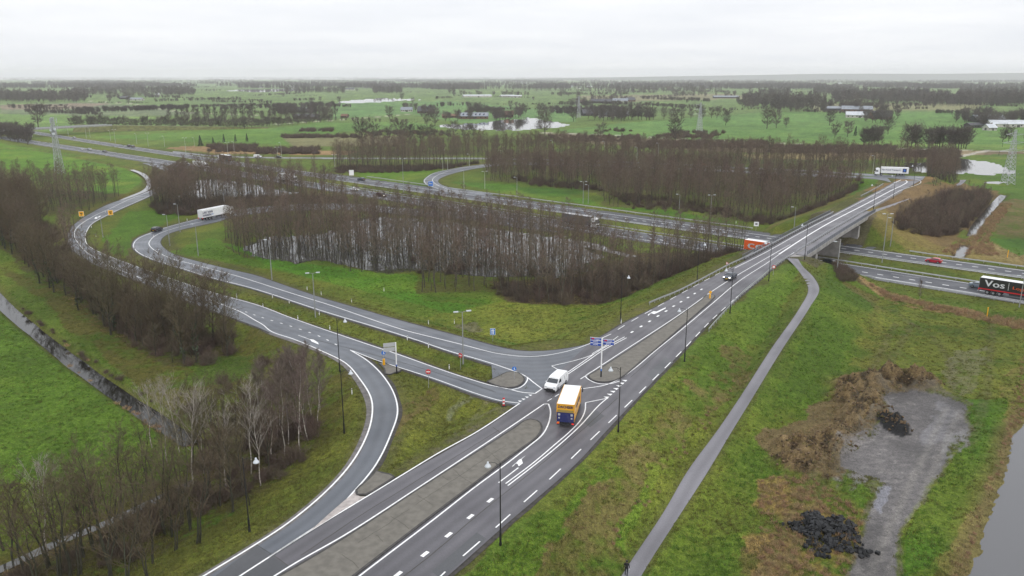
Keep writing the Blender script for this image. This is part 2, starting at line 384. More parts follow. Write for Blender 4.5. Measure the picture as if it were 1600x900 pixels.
RD_O = [(270,236),(335,242.5),(400,245),(500,246),(620,246.3),(760,246.5),(900,249.5),(1000,253),(1100,257.5),(1200,262.5),(1300,268),(1355,271.5),(1400,274),(1446,275.5)]
RD_I = [(270,238.5),(335,244.5),(400,247),(500,248.2),(620,248.6),(760,249),(900,252),(1000,256),(1100,260.5),(1200,265.5),(1300,271),(1355,275),(1400,279),(1441,281.5)]
dA, dB = two_edges(RD_O, RD_I, step=5); add_net(NET, dA, dB)
RC_O = [(1386,277.5),(1355,276),(1300,273),(1200,268),(1100,263),(1000,258.5),(900,255),(800,253.5),(755,257),(730,260),(700,265),(680,269.5),(666,277),(661.5,282.5),(666,288.5),(685,295.5),(704,300),(760,306)]
RC_I = [(1393,285),(1368,280),(1300,277),(1200,272),(1100,267),(1000,262.5),(900,259),(800,257.7),(760,261),(725,267),(696,275),(685,281.5),(688,287.5),(700,292.5),(725,297.5),(770,302.5)]
rA, rB = two_edges(RC_O, RC_I, step=3); add_net(NET, rA, rB)

# motorway: straight edges fitted through the painted lines
E0 = np.array([140.0, 211.0]); EU = np.array([-0.7305, 0.6829]); EV = np.array([0.6829, 0.7305])
def fit(L):
    P = wpts(L, P0) - E0; return np.polyfit(P @ EU, P @ EV, 2)
def mline(c, off=0.0, u0=-150, u1=1250, step=6.0):
    u = np.arange(u0, u1, step); return E0 + u[:, None]*EU + (np.polyval(c, u)+off)[:, None]*EV
cNf = fit([(52,206),(110,214),(190,226),(240,234),(285,240),(337,248),(541,278),(580,283),(632,292),(684,299),(1295,381),(1400,396),(1600,421)])
cSn = fit([(50,224),(150,238),(225,251),(539,300),(587,309),(812,343.5),(862,351),(1320,426),(1600,470)])
cNn = cNf.copy(); cNn[2] -= 9.6
cSf = cSn.copy(); cSf[2] += 9.6
def mw_ribbon(name, c0, o0, c1, o1, off, mt, u0=-150, u1=1250, step=6.0, net=True, cols=None):
    A = mline(c0, o0, u0, u1, step); B = mline(c1, o1, u0, u1, step)
    if net: add_net(MWN, A, B)
    return ribbon_mesh(name, A, B, zero, off, mt, cols=cols)
mw_n = mw_ribbon('motorway', cNf, 1.0, cNn, -0.7, 0.0, M['asphalt_mway']); tag(mw_n, 'far carriageway of the motorway, wet dark asphalt passing under the bridge')
mw_s = mw_ribbon('motorway', cSf, 0.7, cSn, -3.0, 0.0, M['asphalt_mway']); tag(mw_s, 'near carriageway of the motorway, wet dark asphalt with a hard shoulder')
mw_e = mw_ribbon('motorway_slip_lane', cNf, 5.2, cNf, 0.9, -0.004, M['asphalt_mway'], 40, 330)
mw_x = mw_ribbon('motorway_exit_lane', cSn, -2.9, cSn, -4.2, -0.004, M['asphalt_mway'], 395, 900)
colA, colB = two_edges([(636,325.5),(700,330),(760,337),(830,347)], [(636,336.5),(700,341),(760,348.5),(830,358.5),(880,364)], P0)
add_net(MWN, colA, colB)
ribbon_mesh('motorway_merge_lane', colA, colB, zero, -0.008, M['asphalt_mway'])

# bridge span on the main axis
def taxis(p): return p[0]*AX[0] + (p[1]-100)*AX[1]
T_A = taxis(PS(1240, 402)); T_B = taxis(PS(1352, 336))
# cycle path: (left px, right px, z)
PATH = [((925,980),(958,985),0.3),((971,900),(1002,900),0.5),((1037,800),(1062,805),1.0),((1075,735),(1104,740),1.4),((1119,675),(1143,675),1.8),((1150,630),(1170,631),2.3),((1205,545),(1222,546),3.6),((1250,480),(1266,479),5.0),((1263,452),(1280,452),5.7),((1255,433),(1270,432),6.3),((1240,414),(1255,417),6.7),((1229,403),(1247,404.5),6.95)]
PATH2 = [((1352,333),(1358,336),6.9),((1364,328.5),(1369,331),6.5),((1393,319),(1396,322),5.6),((1420,310),(1423,313),4.6),((1440,304.5),(1442,307.5),3.6),((1470,297),(1472,299.5),2.2),((1490,290),(1495,292.5),1.3),((1499,285),(1506,285.5),0.9),((1500,281),(1510,281),0.7)]
def path_edges(P):
    A = np.array([U(*a, z) for a, b, z in P]); B = np.array([U(*b, z) for a, b, z in P])
    A = smooth_poly(A, 1.0); B = smooth_poly(B, 1.0); m = max(len(A), len(B)); return resample_n(A, m), resample_n(B, m)
pA, pB = path_edges(PATH); qA, qB = path_edges(PATH2)
for A, B in ((pA, pB), (qA, qB)):
    for a, b in zip(A, B): PTH.append(((a[0]+b[0])/2, (a[1]+b[1])/2, np.linalg.norm(a[:2]-b[:2])/2, a[2]))

# ditches and canals: px centre lines on z=0, half width, depth of bed
def ditch(L, hw, bed=-1.3, step=1.5):
    P = smooth_poly(wpts(L, P0), step)
    for p in P: DIT.append((p[0], p[1], hw, bed))
    return P
DL = [(-75,392),(-20,444),(10,476),(42,503),(81,534),(131,572),(187,611),(250,652),(300,684)]
dL = ditch(DL, 0.65, -1.6)
dU = ditch([(206,264),(222,270.5),(231,279),(233,289),(225,297),(208,304),(190,311.5),(176,318)], 1.5, -1.2)
dR = ditch([(1568,303),(1556,316),(1541,332),(1527,350),(1518,367)], 0.7, -1.2)
dR2 = ditch([(1509,381),(1503,391),(1497,399)], 0.7, -1.2)
dBt = ditch([(-60,908),(0,884),(105,836),(160,815),(225,785),(305,747)], 0.55, -0.7)
dF = ditch([(905,379),(945,388),(992,399)], 1.5, -1.0)
dN = ditch([(0,231),(50,234),(100,242),(150,252),(206,263)], 0.5, -1.0, 3)
CANAL_R = [(1690,560),(1606,652),(1582,676),(1574,722),(1560,757),(1548,790),(1537,825),(1523,866),(1510,900),(1480,1000),(1900,1000),(1900,560)]

def pip(px, py, poly):
    poly = np.asarray(poly, float); c = np.zeros(px.shape, bool); n = len(poly); j = n-1
    for i in range(n):
        xi, yi = poly[i]; xj, yj = poly[j]
        if yi != yj:
            k = ((yi > py) != (yj > py)) & (px < (xj-xi)*(py-yi)/(yj-yi)+xi); c ^= k
        j = i
    return c
def near(lst, X, Y, maxd=60.0):
    """distance beyond the half width to the nearest sample, and its index"""
    S_ = np.array([q[:3] for q in lst], np.float32); n = X.size
    D = np.full(n, 1e3, np.float32); I = np.zeros(n, np.int32)
    sel = np.where((X > S_[:, 0].min()-maxd) & (X < S_[:, 0].max()+maxd) & (Y > S_[:, 1].min()-maxd) & (Y < S_[:, 1].max()+maxd))[0]
    for a in range(0, len(sel), 8000):
        k = sel[a:a+8000]; x = X[k].astype(np.float32); y = Y[k].astype(np.float32)
        loc = np.where((S_[:, 0] > x.min()-maxd) & (S_[:, 0] < x.max()+maxd) & (S_[:, 1] > y.min()-maxd) & (S_[:, 1] < y.max()+maxd))[0]
        if len(loc) == 0: continue
        d = np.sqrt((x[:, None]-S_[None, loc, 0])**2 + (y[:, None]-S_[None, loc, 1])**2) - S_[None, loc, 2]
        j = d.argmin(1); D[k] = d[np.arange(len(k)), j]; I[k] = loc[j]
    return D, I

# ground grid: rows by distance, columns fanning out
rows = [-400., -150., -60., -10., 15., 30., 38.]
y = 42.0
while y < 15500: rows.append(y); y += max(0.55, y*y/47000.0)
rows = np.array(rows + [16000.])
cols = np.r_[[-9, -5, -3, -2, -1.5, -1.2, -1.05], np.arange(-0.92, 0.9201, 0.00255), [1.05, 1.2, 1.5, 2, 3, 5, 9]]
RW = np.maximum(rows, 0) + 40.0
GX = RW[:, None]*cols[None, :]; GY = np.repeat(rows[:, None], len(cols), 1)
X = GX.ravel(); Y = GY.ravel()
PX, PY = proj(X, Y, 0.0)
# raised net without the span
net_e = [q for q in NET if not (T_A+1 < taxis(q) < T_B-1 and abs(q[0]*AX[1]-(q[1]-100)*AX[0]) < 40)]
dn, _ = near(net_e, X, Y); dm, _ = near(MWN, X, Y); dp, ip = near(PTH, X, Y); dd, idd = near(DIT, X, Y, 30)
ZC = np.array([q[3] for q in PTH])[ip]; BED = np.array([q[3] for q in DIT])[idd]
SX = S(X, Y)
rough = fbm(X, Y, 1.6, 3, 3) - 0.5; roll = fbm(X, Y, 28.0, 5, 3) - 0.5
# the lower rough field on the right and the verges are hummocky
base = 0.30*roll + 0.0*X
FIELD_R = [(1290,420),(1600,500),(1700,560),(1510,1000),(960,1000),(1060,860),(1190,690),(1290,470)]
inR = pip(PX, PY, FIELD_R)
base = base + np.where(inR, 0.5*(fbm(X, Y, 7.0, 9, 4)-0.5), 0)
emb = SX - 0.07 - 0.36*np.maximum(0, dn-0.9)
pemb = ZC - 0.07 - 0.42*np.maximum(0, dp-0.5)
T = np.maximum(base, np.where(SX > 0.15, emb, -9)); T = np.maximum(T, pemb)
T = T + rough*0.30*sstep(0.6, 3.0, np.minimum(np.minimum(dn, dm), dp))*np.where(Y < 420, 1, 0)
# earth mounds round the gravel pad
MOUNDS = [(1338,606,3.4,1.3),(1362,600,3.2,1.6),(1385,597,3.0,1.4),(1405,597,3.2,1.5),(1428,598,2.8,1.3),(1446,602,2.2,1.0),(1330,625,2.8,1.2),(1352,628,3.0,1.1),
 (1365,642,2.6,1.0),(1345,648,2.6,1.1),(1330,668,2.4,0.9),(1315,678,2.2,0.9),(1298,690,2.2,1.1),(1303,705,2.0,1.0),(1255,695,2.2,0.9),(1232,702,2.0,0.9),(1262,712,2.4,0.9),(1285,722,2.3,0.7),(1245,728,2.4,0.8),(1225,722,1.8,0.7),(1270,740,2.4,0.6),
 (1383,656,1.4,0.9),(1396,664,1.6,0.9),(1411,672,1.3,0.6),(1290,835,3.2,0.35)]
mnd = np.zeros_like(T)
for (mx_, my_, r, h) in MOUNDS:
    c = P0(mx_, my_); d2 = ((X-c[0])**2+(Y-c[1])**2)/r**2
    mnd = np.maximum(mnd, h*np.exp(-d2*1.1))
mn = fbm(X, Y, 1.3, 21, 4)
T = T + mnd*(0.35+4.2*np.clip(mn-.18, 0, 1))
PAD = [(1383,615),(1425,611),(1470,617),(1502,632),(1508,650),(1513,662),(1497,682),(1485,698),(1478,730),(1462,750),(1446,775),(1436,790),(1420,815),(1405,840),(1396,880),(1388,1000),(1290,1000),(1318,905),(1340,860),(1352,820),(1365,790),(1377,765),(1385,752),(1350,742),(1312,729),(1318,715),(1342,700),(1352,690),(1368,682),(1372,668),(1395,655),(1390,640),(1380,627)]
inPad = pip(PX, PY, PAD)
T = np.where(inPad & (mnd < 0.25), T*0.25-0.02, T)
# never above the roads
T = np.minimum(T, SX - 0.06 + 0.5*np.maximum(0, dn) + np.where(dn > 12, 99, 0))
T = np.where(dp < 6, np.minimum(T, ZC - 0.06 + 0.5*np.maximum(0, dp)), T)
T = np.minimum(T, -0.06 + 0.55*np.maximum(0, dm-0.4) + np.where(dm > 25, 99, 0))
T = np.minimum(T, BED + 0.75*np.maximum(0, dd-0.2) + np.where(dd > 8, 99, 0))
# open water
PONDS = [
 [(1412,257),(1440,250),(1485,248.5),(1500,248.6),(1522,250),(1550,254),(1567,260),(1582,267),(1585,272),(1550,273.5),(1512,271.5),(1470,270.5),(1430,268)],
 [(1538,285.5),(1552,283.4),(1584,285),(1572,287),(1560,288.2),(1548,287.6)],
 [(280,309),(296,296),(303,288),(313,281.5),(330,280),(360,283),(390,288),(420,292.5),(435,297),(470,301),(455,304),(420,306),(400,309),(360,309),(320,312)],
 [(385,384),(392,381),(430,372),(520,363),(545,345),(580,338),(650,344),(720,350),(780,358),(850,368),(905,376),(935,392),(930,412),(900,428),(860,432),(780,432),(700,426),(640,422),(612,428),(565,421),(525,410),(500,405),(462,413),(450,408),(440,405),(400,403)],
 [(683,197),(707,194),(750,192),(800,186),(830,184),(850,188),(880,193),(890,195),(850,201),(820,203),(780,204),(740,203),(705,200)],
 [(525,158.5),(560,155.5),(600,153.5),(640,154.3),(662,156),(620,158),(580,160.7),(540,161)],
 [(862,168),(900,167.6),(928,169),(905,171.5),(865,172)],
 [(345,141),(400,139.6),(490,138.6),(500,141),(440,143),(400,144)],
 [(0,200+6000)]]
PONDS = PONDS[:-1]
dpx = (fbm(X, Y, 9.0, 31, 4)-0.5); 
for k, pd in enumerate(PONDS):
    cy = np.mean([q[1] for q in pd]); amp = 0.02*(cy-110)*2.2
    m_ = pip(PX + dpx*amp*6, PY + dpx*amp*1.5, pd); T = np.where(m_ & (dn > 1.5) & (dm > 1.5), np.minimum(T, -0.20 + 0.16*(rough+0.2)), T)
mC = pip(PX, PY, CANAL_R); 
# bank of the canal on the right, by distance in the picture's scale
cw = smooth_poly(wpts([q for q in CANAL_R[:10]], P0), 1.0); CB = [(p[0], p[1], 0.0) for p in cw]
dcb, _ = near(CB, X, Y, 20); sgn = np.where(mC, -1.0, 1.0)*dcb
T = np.where(sgn < 3.0, np.minimum(T, -0.55 + 0.30*sgn + 0.35*rough), T)
T = T.astype(np.float64)
TG = T.reshape(GX.shape)
def TH(x, y):
    """height of the ground, bilinear on the grid"""
    x = np.asarray(x, float); y = np.asarray(y, float)
    i = np.clip(np.searchsorted(rows, y)-1, 0, len(rows)-2); v = np.clip((y-rows[i])/(rows[i+1]-rows[i]), 0, 1)
    c = x/(np.maximum(y, 0)+40.0); j = np.clip(np.searchsorted(cols, c)-1, 0, len(cols)-2); u = np.clip((c-cols[j])/(cols[j+1]-cols[j]), 0, 1)
    return (TG[i, j]*(1-u)+TG[i, j+1]*u)*(1-v) + (TG[i+1, j]*(1-u)+TG[i+1, j+1]*u)*v
def PT(px, py):
    """first ground point along a ray"""
    d = ray(px, py); t = (9.0-CAM_H)/d[2]; tmax = (-3.0-CAM_H)/d[2]; st = (tmax-t)/160.0; prev = t
    for k in range(162):
        x, y, z = d[0]*t, d[1]*t, CAM_H+d[2]*t
        if z <= float(TH(x, y)): break
        prev = t; t += st
    a, b = prev, t
    for k in range(12):
        m_ = (a+b)/2
        if CAM_H+d[2]*m_ <= float(TH(d[0]*m_, d[1]*m_)): b = m_
        else: a = m_
    p = np.array([d[0]*b, d[1]*b, 0.0]); p[2] = float(TH(p[0], p[1])); return p

# ------------------------------------------------------------------ what grows or lies where
n_ = X.size
C = np.zeros((n_, 4)); C[:, :3] = (0.085, 0.135, 0.020)      # meadow green
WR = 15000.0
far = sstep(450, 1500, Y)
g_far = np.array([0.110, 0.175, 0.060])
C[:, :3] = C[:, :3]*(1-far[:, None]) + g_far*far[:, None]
nb = fbm(X, Y, 60, 41, 3); ns = fbm(X, Y, 5.0, 42, 4); nm = fbm(X, Y, 18.0, 43, 4); nf = fbm(X, Y, 1.1, 44, 3)
def blend(mask, col, a=1.0, wet=None):
    m_ = np.clip(mask*a, 0, 1)[:, None] if not np.isscalar(mask) else a
    C[:, :3] = C[:, :3]*(1-m_) + np.array(col)*m_
    if wet is not None: C[:, 3:4] = C[:, 3:4]*(1-m_) + wet*m_
def area(poly, col, a=1.0, wob=1.0, wet=None, soft=None):
    k = np.where((PX > min(q[0] for q in poly)-25) & (PX < max(q[0] for q in poly)+25) & (PY > min(q[1] for q in poly)-25) & (PY < max(q[1] for q in poly)+25))[0]
    if len(k) == 0: return
    py_m = np.clip((PY[k]-112)*0.045, 0.2, 12)*wob
    d1 = (ns[k]-0.5); d2 = (nm[k]-0.5)
    ins = pip(PX[k]+(d1*1.2+d2*1.6)*py_m*2.0, PY[k]+(d1*1.0-d2*0.8)*py_m*0.7, poly).astype(float)
    m_ = ins*a
    if soft: m_ = m_*np.clip(0.5+(nf[k]+ns[k]-1.0)*soft+0.35, 0, 1)
    m_ = np.clip(m_, 0, 1)[:, None]
    C[k, :3] = C[k, :3]*(1-m_) + np.array(col)*m_
    if wet is not None: C[k, 3:4] = C[k, 3:4]*(1-m_) + wet*m_
# patchwork of far fields
fld = [((0,161,140,163,300,196,150,200,0,215),(0.12,0.21,0.06)), ((0,163,150,160,330,178,215,182,0,178),(0.14,0.17,0.10)), ((0,164,180,161,120,170,0,172),(0.20,0.15,0.11)),
 ((140,214,400,200,530,205,520,228,300,222),(0.082,0.175,0.03)), ((0,224,100,240,210,264,225,280,195,305,120,300,0,260),(0.085,0.19,0.02)),
 ((255,232,335,240,540,243,560,236,400,232,300,228),(0.27,0.16,0.09)), ((380,205,500,192,640,190,700,200,560,206),(0.085,0.18,0.04)),
 ((520,160,700,158,900,175,900,190,720,192,640,178,520,186),(0.10,0.20,0.07)), ((900,150,1140,146,1180,154,930,160),(0.19,0.17,0.10)),
 ((860,205,1000,190,1200,175,1600,176,1600,236,1000,216),(0.09,0.19,0.05)), ((1250,162,1540,162,1520,172,1280,174),(0.20,0.19,0.10)),
 ((1200,222,1600,226,1600,236,1200,226),(0.12,0.20,0.05)), ((440,215,560,211,640,213,620,228,460,230),(0.17,0.15,0.08)),
 ((150,127,400,128,520,133,300,137,120,134),(0.12,0.19,0.08)), ((560,128,760,127,800,133,600,134),(0.12,0.20,0.09)), ((1000,131,1200,128,1330,133,1100,138),(0.14,0.19,0.10)), ((1300,120,1500,122,1450,127,1300,126),(0.13,0.19,0.10))]
for q, c in fld: area([(q[i], q[i+1]) for i in range(0, len(q), 2)], c, 0.85, 0.4)
# dry strip and marsh behind the far wood
area([(840,206),(1000,216),(1200,224),(1400,233),(1640,238),(1640,252),(1500,246),(1300,242),(1100,236),(900,222)], (0.16,0.115,0.075), 0.9, 0.6)
area([(1150,241),(1500,238),(1500,246),(1350,250),(1180,250)], (0.24,0.16,0.09), 0.7, 0.8)
area([(1480,235),(1545,236),(1530,243),(1490,246)], (0.25,0.20,0.12), 0.8, 0.6)
area([(1500,243),(1640,240),(1640,330),(1500,300)], (0.075,0.15,0.025), 0.9, 0.5)
# pale tracks
def track(L, w, col, a=0.9, f=P0):
    P = smooth_poly(wpts(L, f), 4.0); D_, _ = near([(p[0], p[1], w) for p in P], X, Y, 30)
    blend(1-sstep(0, max(0.4, w*0.5), D_), col, a)
track([(840,207),(975,212),(1065,217),(1200,223),(1400,232),(1640,238)], 2.2, (0.42,0.40,0.33), 0.8)
track([(140,158),(200,162),(240,168),(300,176),(400,180)], 3.0, (0.36,0.34,0.26), 0.8)
track([(430,194),(520,188),(600,182),(645,178)], 2.6, (0.36,0.34,0.26), 0.8)
track([(1494,246),(1530,238),(1545,235)], 2.0, (0.40,0.38,0.33), 0.8)
# floors of the woods
wood_floor = (0.062, 0.050, 0.026)
WOODS = {
 'left': [(-80,330),(50,332),(72,356),(58,388),(72,428),(122,462),(200,488),(285,510),(350,528),(366,545),(345,572),(262,574),(200,542),(150,509),(110,477),(60,442),(20,402),(-80,350)],
 'left_back': [(-60,290),(60,296),(150,300),(200,304),(178,318),(130,336),(60,335),(-60,335)],
 'mid_flood': [(352,350),(420,340),(520,336),(640,346),(760,358),(880,378),(1000,394),(1100,404),(1150,402),(1166,408),(1128,424),(1060,440),(1005,460),(950,476),(870,476),(800,470),(760,455),(655,460),(655,425),(600,428),(560,425),(520,410),(440,404),(375,403),(352,385)],
 'upper_left': [(238,322),(262,300),(300,284),(330,276),(420,284),(520,290),(545,306),(540,318),(430,320),(330,330),(300,336),(248,334)],
 'far_strip': [(520,252),(800,252),(760,257),(700,264),(660,268),(525,270)],
 'far_back': [(560,236),(820,234),(1000,238),(1200,246),(1400,256),(1480,262),(1440,272),(1320,267),(1100,256),(900,248),(780,244),(560,244)],
 'far_right': [(756,283),(762,262),(900,261),(1100,269),(1300,279),(1352,285),(1345,300),(1300,326),(1252,344),(1205,352),(1150,344),(1090,330),(1040,322),(990,326),(945,322),(940,302),(880,296),(830,288)],
}
for k in WOODS:
    area(WOODS[k], (0.085,0.082,0.035) if k.startswith('far') else wood_floor, 0.75 if k == 'mid_flood' else 0.9, 0.6, soft=2.0)
area([(1000,395),(1170,400),(1130,425),(1060,442),(1000,462),(930,478),(800,472),(770,440),(900,430)], (0.058,0.042,0.024), 0.9, 0.6)
area([(1240,345),(1350,300),(1370,292),(1330,330),(1250,355),(1190,362)], (0.15,0.13,0.05), 0.8, 0.6)
area([(0,410),(60,470),(220,610),(300,660),(400,690),(480,640),(470,560),(390,520),(340,575),(262,574),(110,464)], (0.085,0.072,0.024), 0.85, 0.8, soft=2.4)
area([(330,560),(365,548),(390,575),(360,600),(250,610),(300,580)], (0.058,0.10,0.018), 0.8, 0.8)
area([(-60,890),(100,845),(300,760),(420,660),(540,600),(560,640),(540,700),(480,760),(380,830),(220,900),(100,1000),(-60,1000)], (0.050,0.040,0.020), 0.92, 0.8, soft=2.6)
area([(215,905),(300,850),(400,800),(520,720),(570,650),(560,700),(500,770),(420,825),(310,900),(290,1000),(150,1000)], (0.085,0.095,0.020), 0.85, 0.8)
area([(0,640),(180,640),(330,690),(330,740),(120,835),(0,875),(-60,880),(-60,640)], (0.085,0.105,0.022), 0.5, 1.0, soft=2.5)
area([(-60,470),(0,485),(60,530),(160,600),(230,640),(250,680),(120,740),(0,760),(-60,760)], (0.074,0.150,0.016), 0.75, 0.6)
# verges: a tired olive green near the roads, brown where mown last
verge = (1-sstep(1.0, 14.0, np.minimum(dn, dm)))
blend(verge*np.clip(0.35+1.3*(ns-0.3), 0, 1), (0.115, 0.112, 0.024), 0.75)
edge = (1-sstep(0.2, 1.6, np.minimum(np.minimum(dn, dm), dp+0.4)))
blend(edge*np.clip(nf+0.2, 0, 1), (0.075, 0.066, 0.038), 0.8)
area([(560,600),(640,585),(760,625),(805,636),(745,672),(650,730),(600,740),(610,660)], (0.098,0.100,0.028), 0.55, 1.0)
area([(600,735),(625,690),(690,640),(700,660),(660,715),(620,742)], (0.10,0.068,0.036), 0.6, 1.2, soft=3)
area([(700,690),(745,645),(800,622),(805,640),(750,672)], (0.13,0.13,0.115), 0.4, 1.6, 0.7, soft=4)
# bright grass inside the loop and beside it
area([(262,395),(330,372),(380,404),(470,412),(560,428),(650,428),(655,462),(790,470),(900,482),(800,480),(700,468),(640,470),(560,450),(440,425),(300,400)], (0.062,0.150,0.012), 0.7, 0.5)
area([(330,372),(460,412),(650,430),(655,470),(800,482),(700,490),(560,452),(430,420)], (0.058,0.165,0.012), 0.8, 0.5)
area([(640,500),(800,470),(960,480),(1010,484),(920,530),(840,545),(740,520)], (0.125,0.145,0.026), 0.7, 1.2, soft=2.0)
area([(710,508),(740,500),(760,515),(740,524)], (0.11,0.10,0.065), 0.8, 1.0)
area([(160,375),(200,330),(300,330),(240,355),(205,372),(200,400),(170,395)], (0.060,0.150,0.014), 0.7, 0.5)
area([(700,285),(760,286),(860,296),(950,322),(1060,330),(1160,352),(900,318),(780,300)], (0.065,0.165,0.018), 0.8, 0.6)
area([(800,290),(900,296),(930,305),(830,302)], (0.035,0.11,0.015), 0.7, 0.8)
area([(560,268),(700,266),(660,280),(672,296),(560,276)], (0.07,0.165,0.018), 0.6, 0.6)
# between the road and the cycle path
area([(700,1000),(830,850),(960,700),(1100,560),(1255,425),(1240,480),(1150,600),(1050,760),(960,900),(920,1000)], (0.085,0.155,0.020), 0.8, 1.0)
area([(1130,575),(1160,570),(1150,620),(1090,710),(1010,810),(950,900),(900,1000),(800,1000),(870,880),(975,770),(1060,680)], (0.135,0.098,0.050), 0.75, 2.0, soft=2.4)
area([(850,700),(1000,640),(1080,600),(1060,690),(960,780),(870,860),(800,880)], (0.13,0.125,0.035), 0.45, 1.4, soft=2.5)
# right of the cycle path
area([(1290,430),(1360,480),(1330,540),(1250,690),(1150,860),(1080,1000),(1000,1000),(1060,850),(1180,690),(1270,520)], (0.060,0.118,0.014), 0.7, 1.0)
area([(1300,455),(1360,490),(1350,560),(1290,660),(1230,740),(1180,840),(1110,1000),(1180,1000),(1260,800),(1340,640),(1390,540),(1370,470)], (0.12,0.090,0.042), 0.75, 1.6, soft=2.2)
area([(1370,470),(1600,500),(1600,560),(1560,640),(1500,620),(1380,600),(1300,640),(1330,560)], (0.125,0.140,0.028), 0.8, 1.2, soft=2.4)
area([(1290,410),(1340,440),(1400,470),(1330,450)], (0.09,0.062,0.03), 0.9, 1.0)
area([(1340,440),(1400,460),(1480,480),(1610,505),(1610,520),(1480,492),(1380,470)], (0.22,0.14,0.072), 0.9, 1.0, soft=2.5)
area([(1510,400),(1620,420),(1620,395),(1560,385),(1515,375)], (0.24,0.17,0.09), 0.8, 1.2)
area([(1545,375),(1700,372),(1700,400),(1590,398)], (0.055,0.135,0.02), 0.9, 0.6)
area([(1530,345),(1568,310),(1700,330),(1700,372),(1560,372)], (0.12,0.085,0.045), 0.85, 1.0, soft=2.0)
area([(1330,335),(1400,318),(1500,288),(1560,300),(1500,370),(1490,395),(1400,380),(1340,360)], (0.15,0.095,0.05), 0.9, 0.9)
area([(1345,345),(1400,360),(1480,385),(1600,412),(1500,404),(1330,372)], (0.18,0.145,0.055), 0.8, 0.9)
area([(1340,318),(1400,298),(1440,284),(1470,290),(1440,304),(1370,325)], (0.19,0.115,0.055), 0.85, 0.8)
area([(1318,330),(1345,285),(1395,284),(1370,300)], (0.062,0.155,0.018), 0.8, 0.5)
area([(1480,560),(1530,545),(1540,600),(1500,620),(1480,600)], (0.10,0.088,0.06), 0.5, 2.0, 0.45, soft=3)
0 and area([(1290,560),(1310,562),(1305,575),(1292,572)], (0.25,0.25,0.26), 0.6, 0.8, 0.9, soft=4)
area([(1590,560),(1610,600),(1590,660),(1560,760),(1530,850),(1500,920),(1400,1000),(1470,860),(1530,740),(1560,640)], (0.16,0.130,0.050), 0.7, 1.2, soft=2.0)
area([(1510,625),(1580,620),(1575,680),(1550,760),(1490,860),(1400,910),(1420,840),(1480,740),(1515,680)], (0.052,0.125,0.012), 0.85, 1.0)
area([(1205,752),(1232,738),(1262,748),(1300,752),(1330,775),(1360,800),(1340,860),(1310,1000),(1170,1000),(1150,930),(1195,880),(1178,835),(1214,800)], (0.20,0.135,0.055), 0.85, 2.8, soft=3.0)
area([(1210,735),(1300,735),(1372,752),(1365,790),(1320,800),(1260,770)], (0.060,0.12,0.016), 0.8, 1.4, soft=3)
area([(1200,690),(1330,600),(1460,588),(1470,612),(1385,618),(1395,650),(1375,680),(1350,700),(1300,750),(1225,735)], (0.115,0.080,0.045), 0.9, 1.8)
blend(np.clip(mnd*1.6, 0, 1), (0.135, 0.092, 0.048), 0.85)
blend(np.clip(mnd*1.6, 0, 1)*(mn < 0.46), (0.030, 0.021, 0.013), 0.92)  # shade painted into the hollows of the mounds to deepen their relief
blend(np.clip(mnd*1.6, 0, 1)*(mn > 0.60), (0.19, 0.135, 0.075), 0.6)  # crests painted lighter, as if catching more light
area([(1375,605),(1430,602),(1475,609),(1512,628),(1520,652),(1524,668),(1508,690),(1496,706),(1490,735),(1474,757),(1456,782),(1446,797),(1428,822),(1412,850),(1402,890),(1390,1000),(1280,1000),(1310,900),(1332,850),(1345,815),(1358,785),(1368,762),(1345,752),(1300,738),(1308,708),(1336,692),(1360,660),(1380,640)], (0.075,0.062,0.042), 0.8, 1.4, 0.4, soft=2.5)
area(PAD, (0.092,0.086,0.084), 1.0, 0.7, 0.3)
blend(inPad*np.clip((0.47-ns)*5, 0, 1), (0.055,0.050,0.048), 0.7, 0.5)
blend(inPad*np.clip((nf-0.60)*6, 0, 1), (0.17,0.16,0.15), 0.5, 0.1)
area([(1465,625),(1500,640),(1480,690),(1440,700),(1455,660)], (0.125,0.122,0.130), 0.6, 1.0, 0.6, soft=3)
area([(1375,760),(1400,760),(1380,800),(1366,792)], (0.12,0.12,0.14), 0.9, 0.6, 0.95)
area([(1280,745),(1340,735),(1360,745),(1330,765),(1300,765)], (0.12,0.11,0.11), 0.9, 1.5, 0.6, soft=4)
area([(1370,656),(1380,649),(1396,651),(1412,664),(1428,681),(1410,683),(1394,676),(1380,667)], (0.006,0.006,0.006), 1.0, 0.3)
area([(1320,700),(1372,668),(1380,690),(1350,715)], (0.11,0.10,0.095), 0.9, 1.6, 0.5, soft=3.5)
area([(1480,690),(1510,665),(1525,690),(1500,712),(1478,725)], (0.10,0.095,0.095), 0.9, 1.6, 0.7, soft=3)
for L_ in ([(655,728),(700,690),(740,655),(775,636)], [(668,733),(712,694),(752,660),(790,640)], [(735,660),(745,640),(760,628)]):
    P = smooth_poly(wpts(L_, PS), 1.0); D_, _ = near([(p[0], p[1], 0.15) for p in P], X, Y, 10); blend((1-sstep(0, 0.7, D_))*np.clip(nf*1.6-.2, 0, 1), (0.085,0.068,0.05), 0.7, 0.4)
for L_ in ([(1400,505),(1330,640),(1210,860),(1150,1000)], [(1425,505),(1360,620),(1240,860),(1190,1000)], [(1395,485),(1470,540),(1490,620)], [(1550,500),(1540,620),(1515,700)]):
    P = smooth_poly(wpts(L_, P0), 1.0); D_, _ = near([(p[0], p[1], 0.25) for p in P], X, Y, 10); blend((1-sstep(0, 1.0, D_))*np.clip(nf*1.5-.2, 0, 1), (0.085,0.070,0.045), 0.6, 0.2)
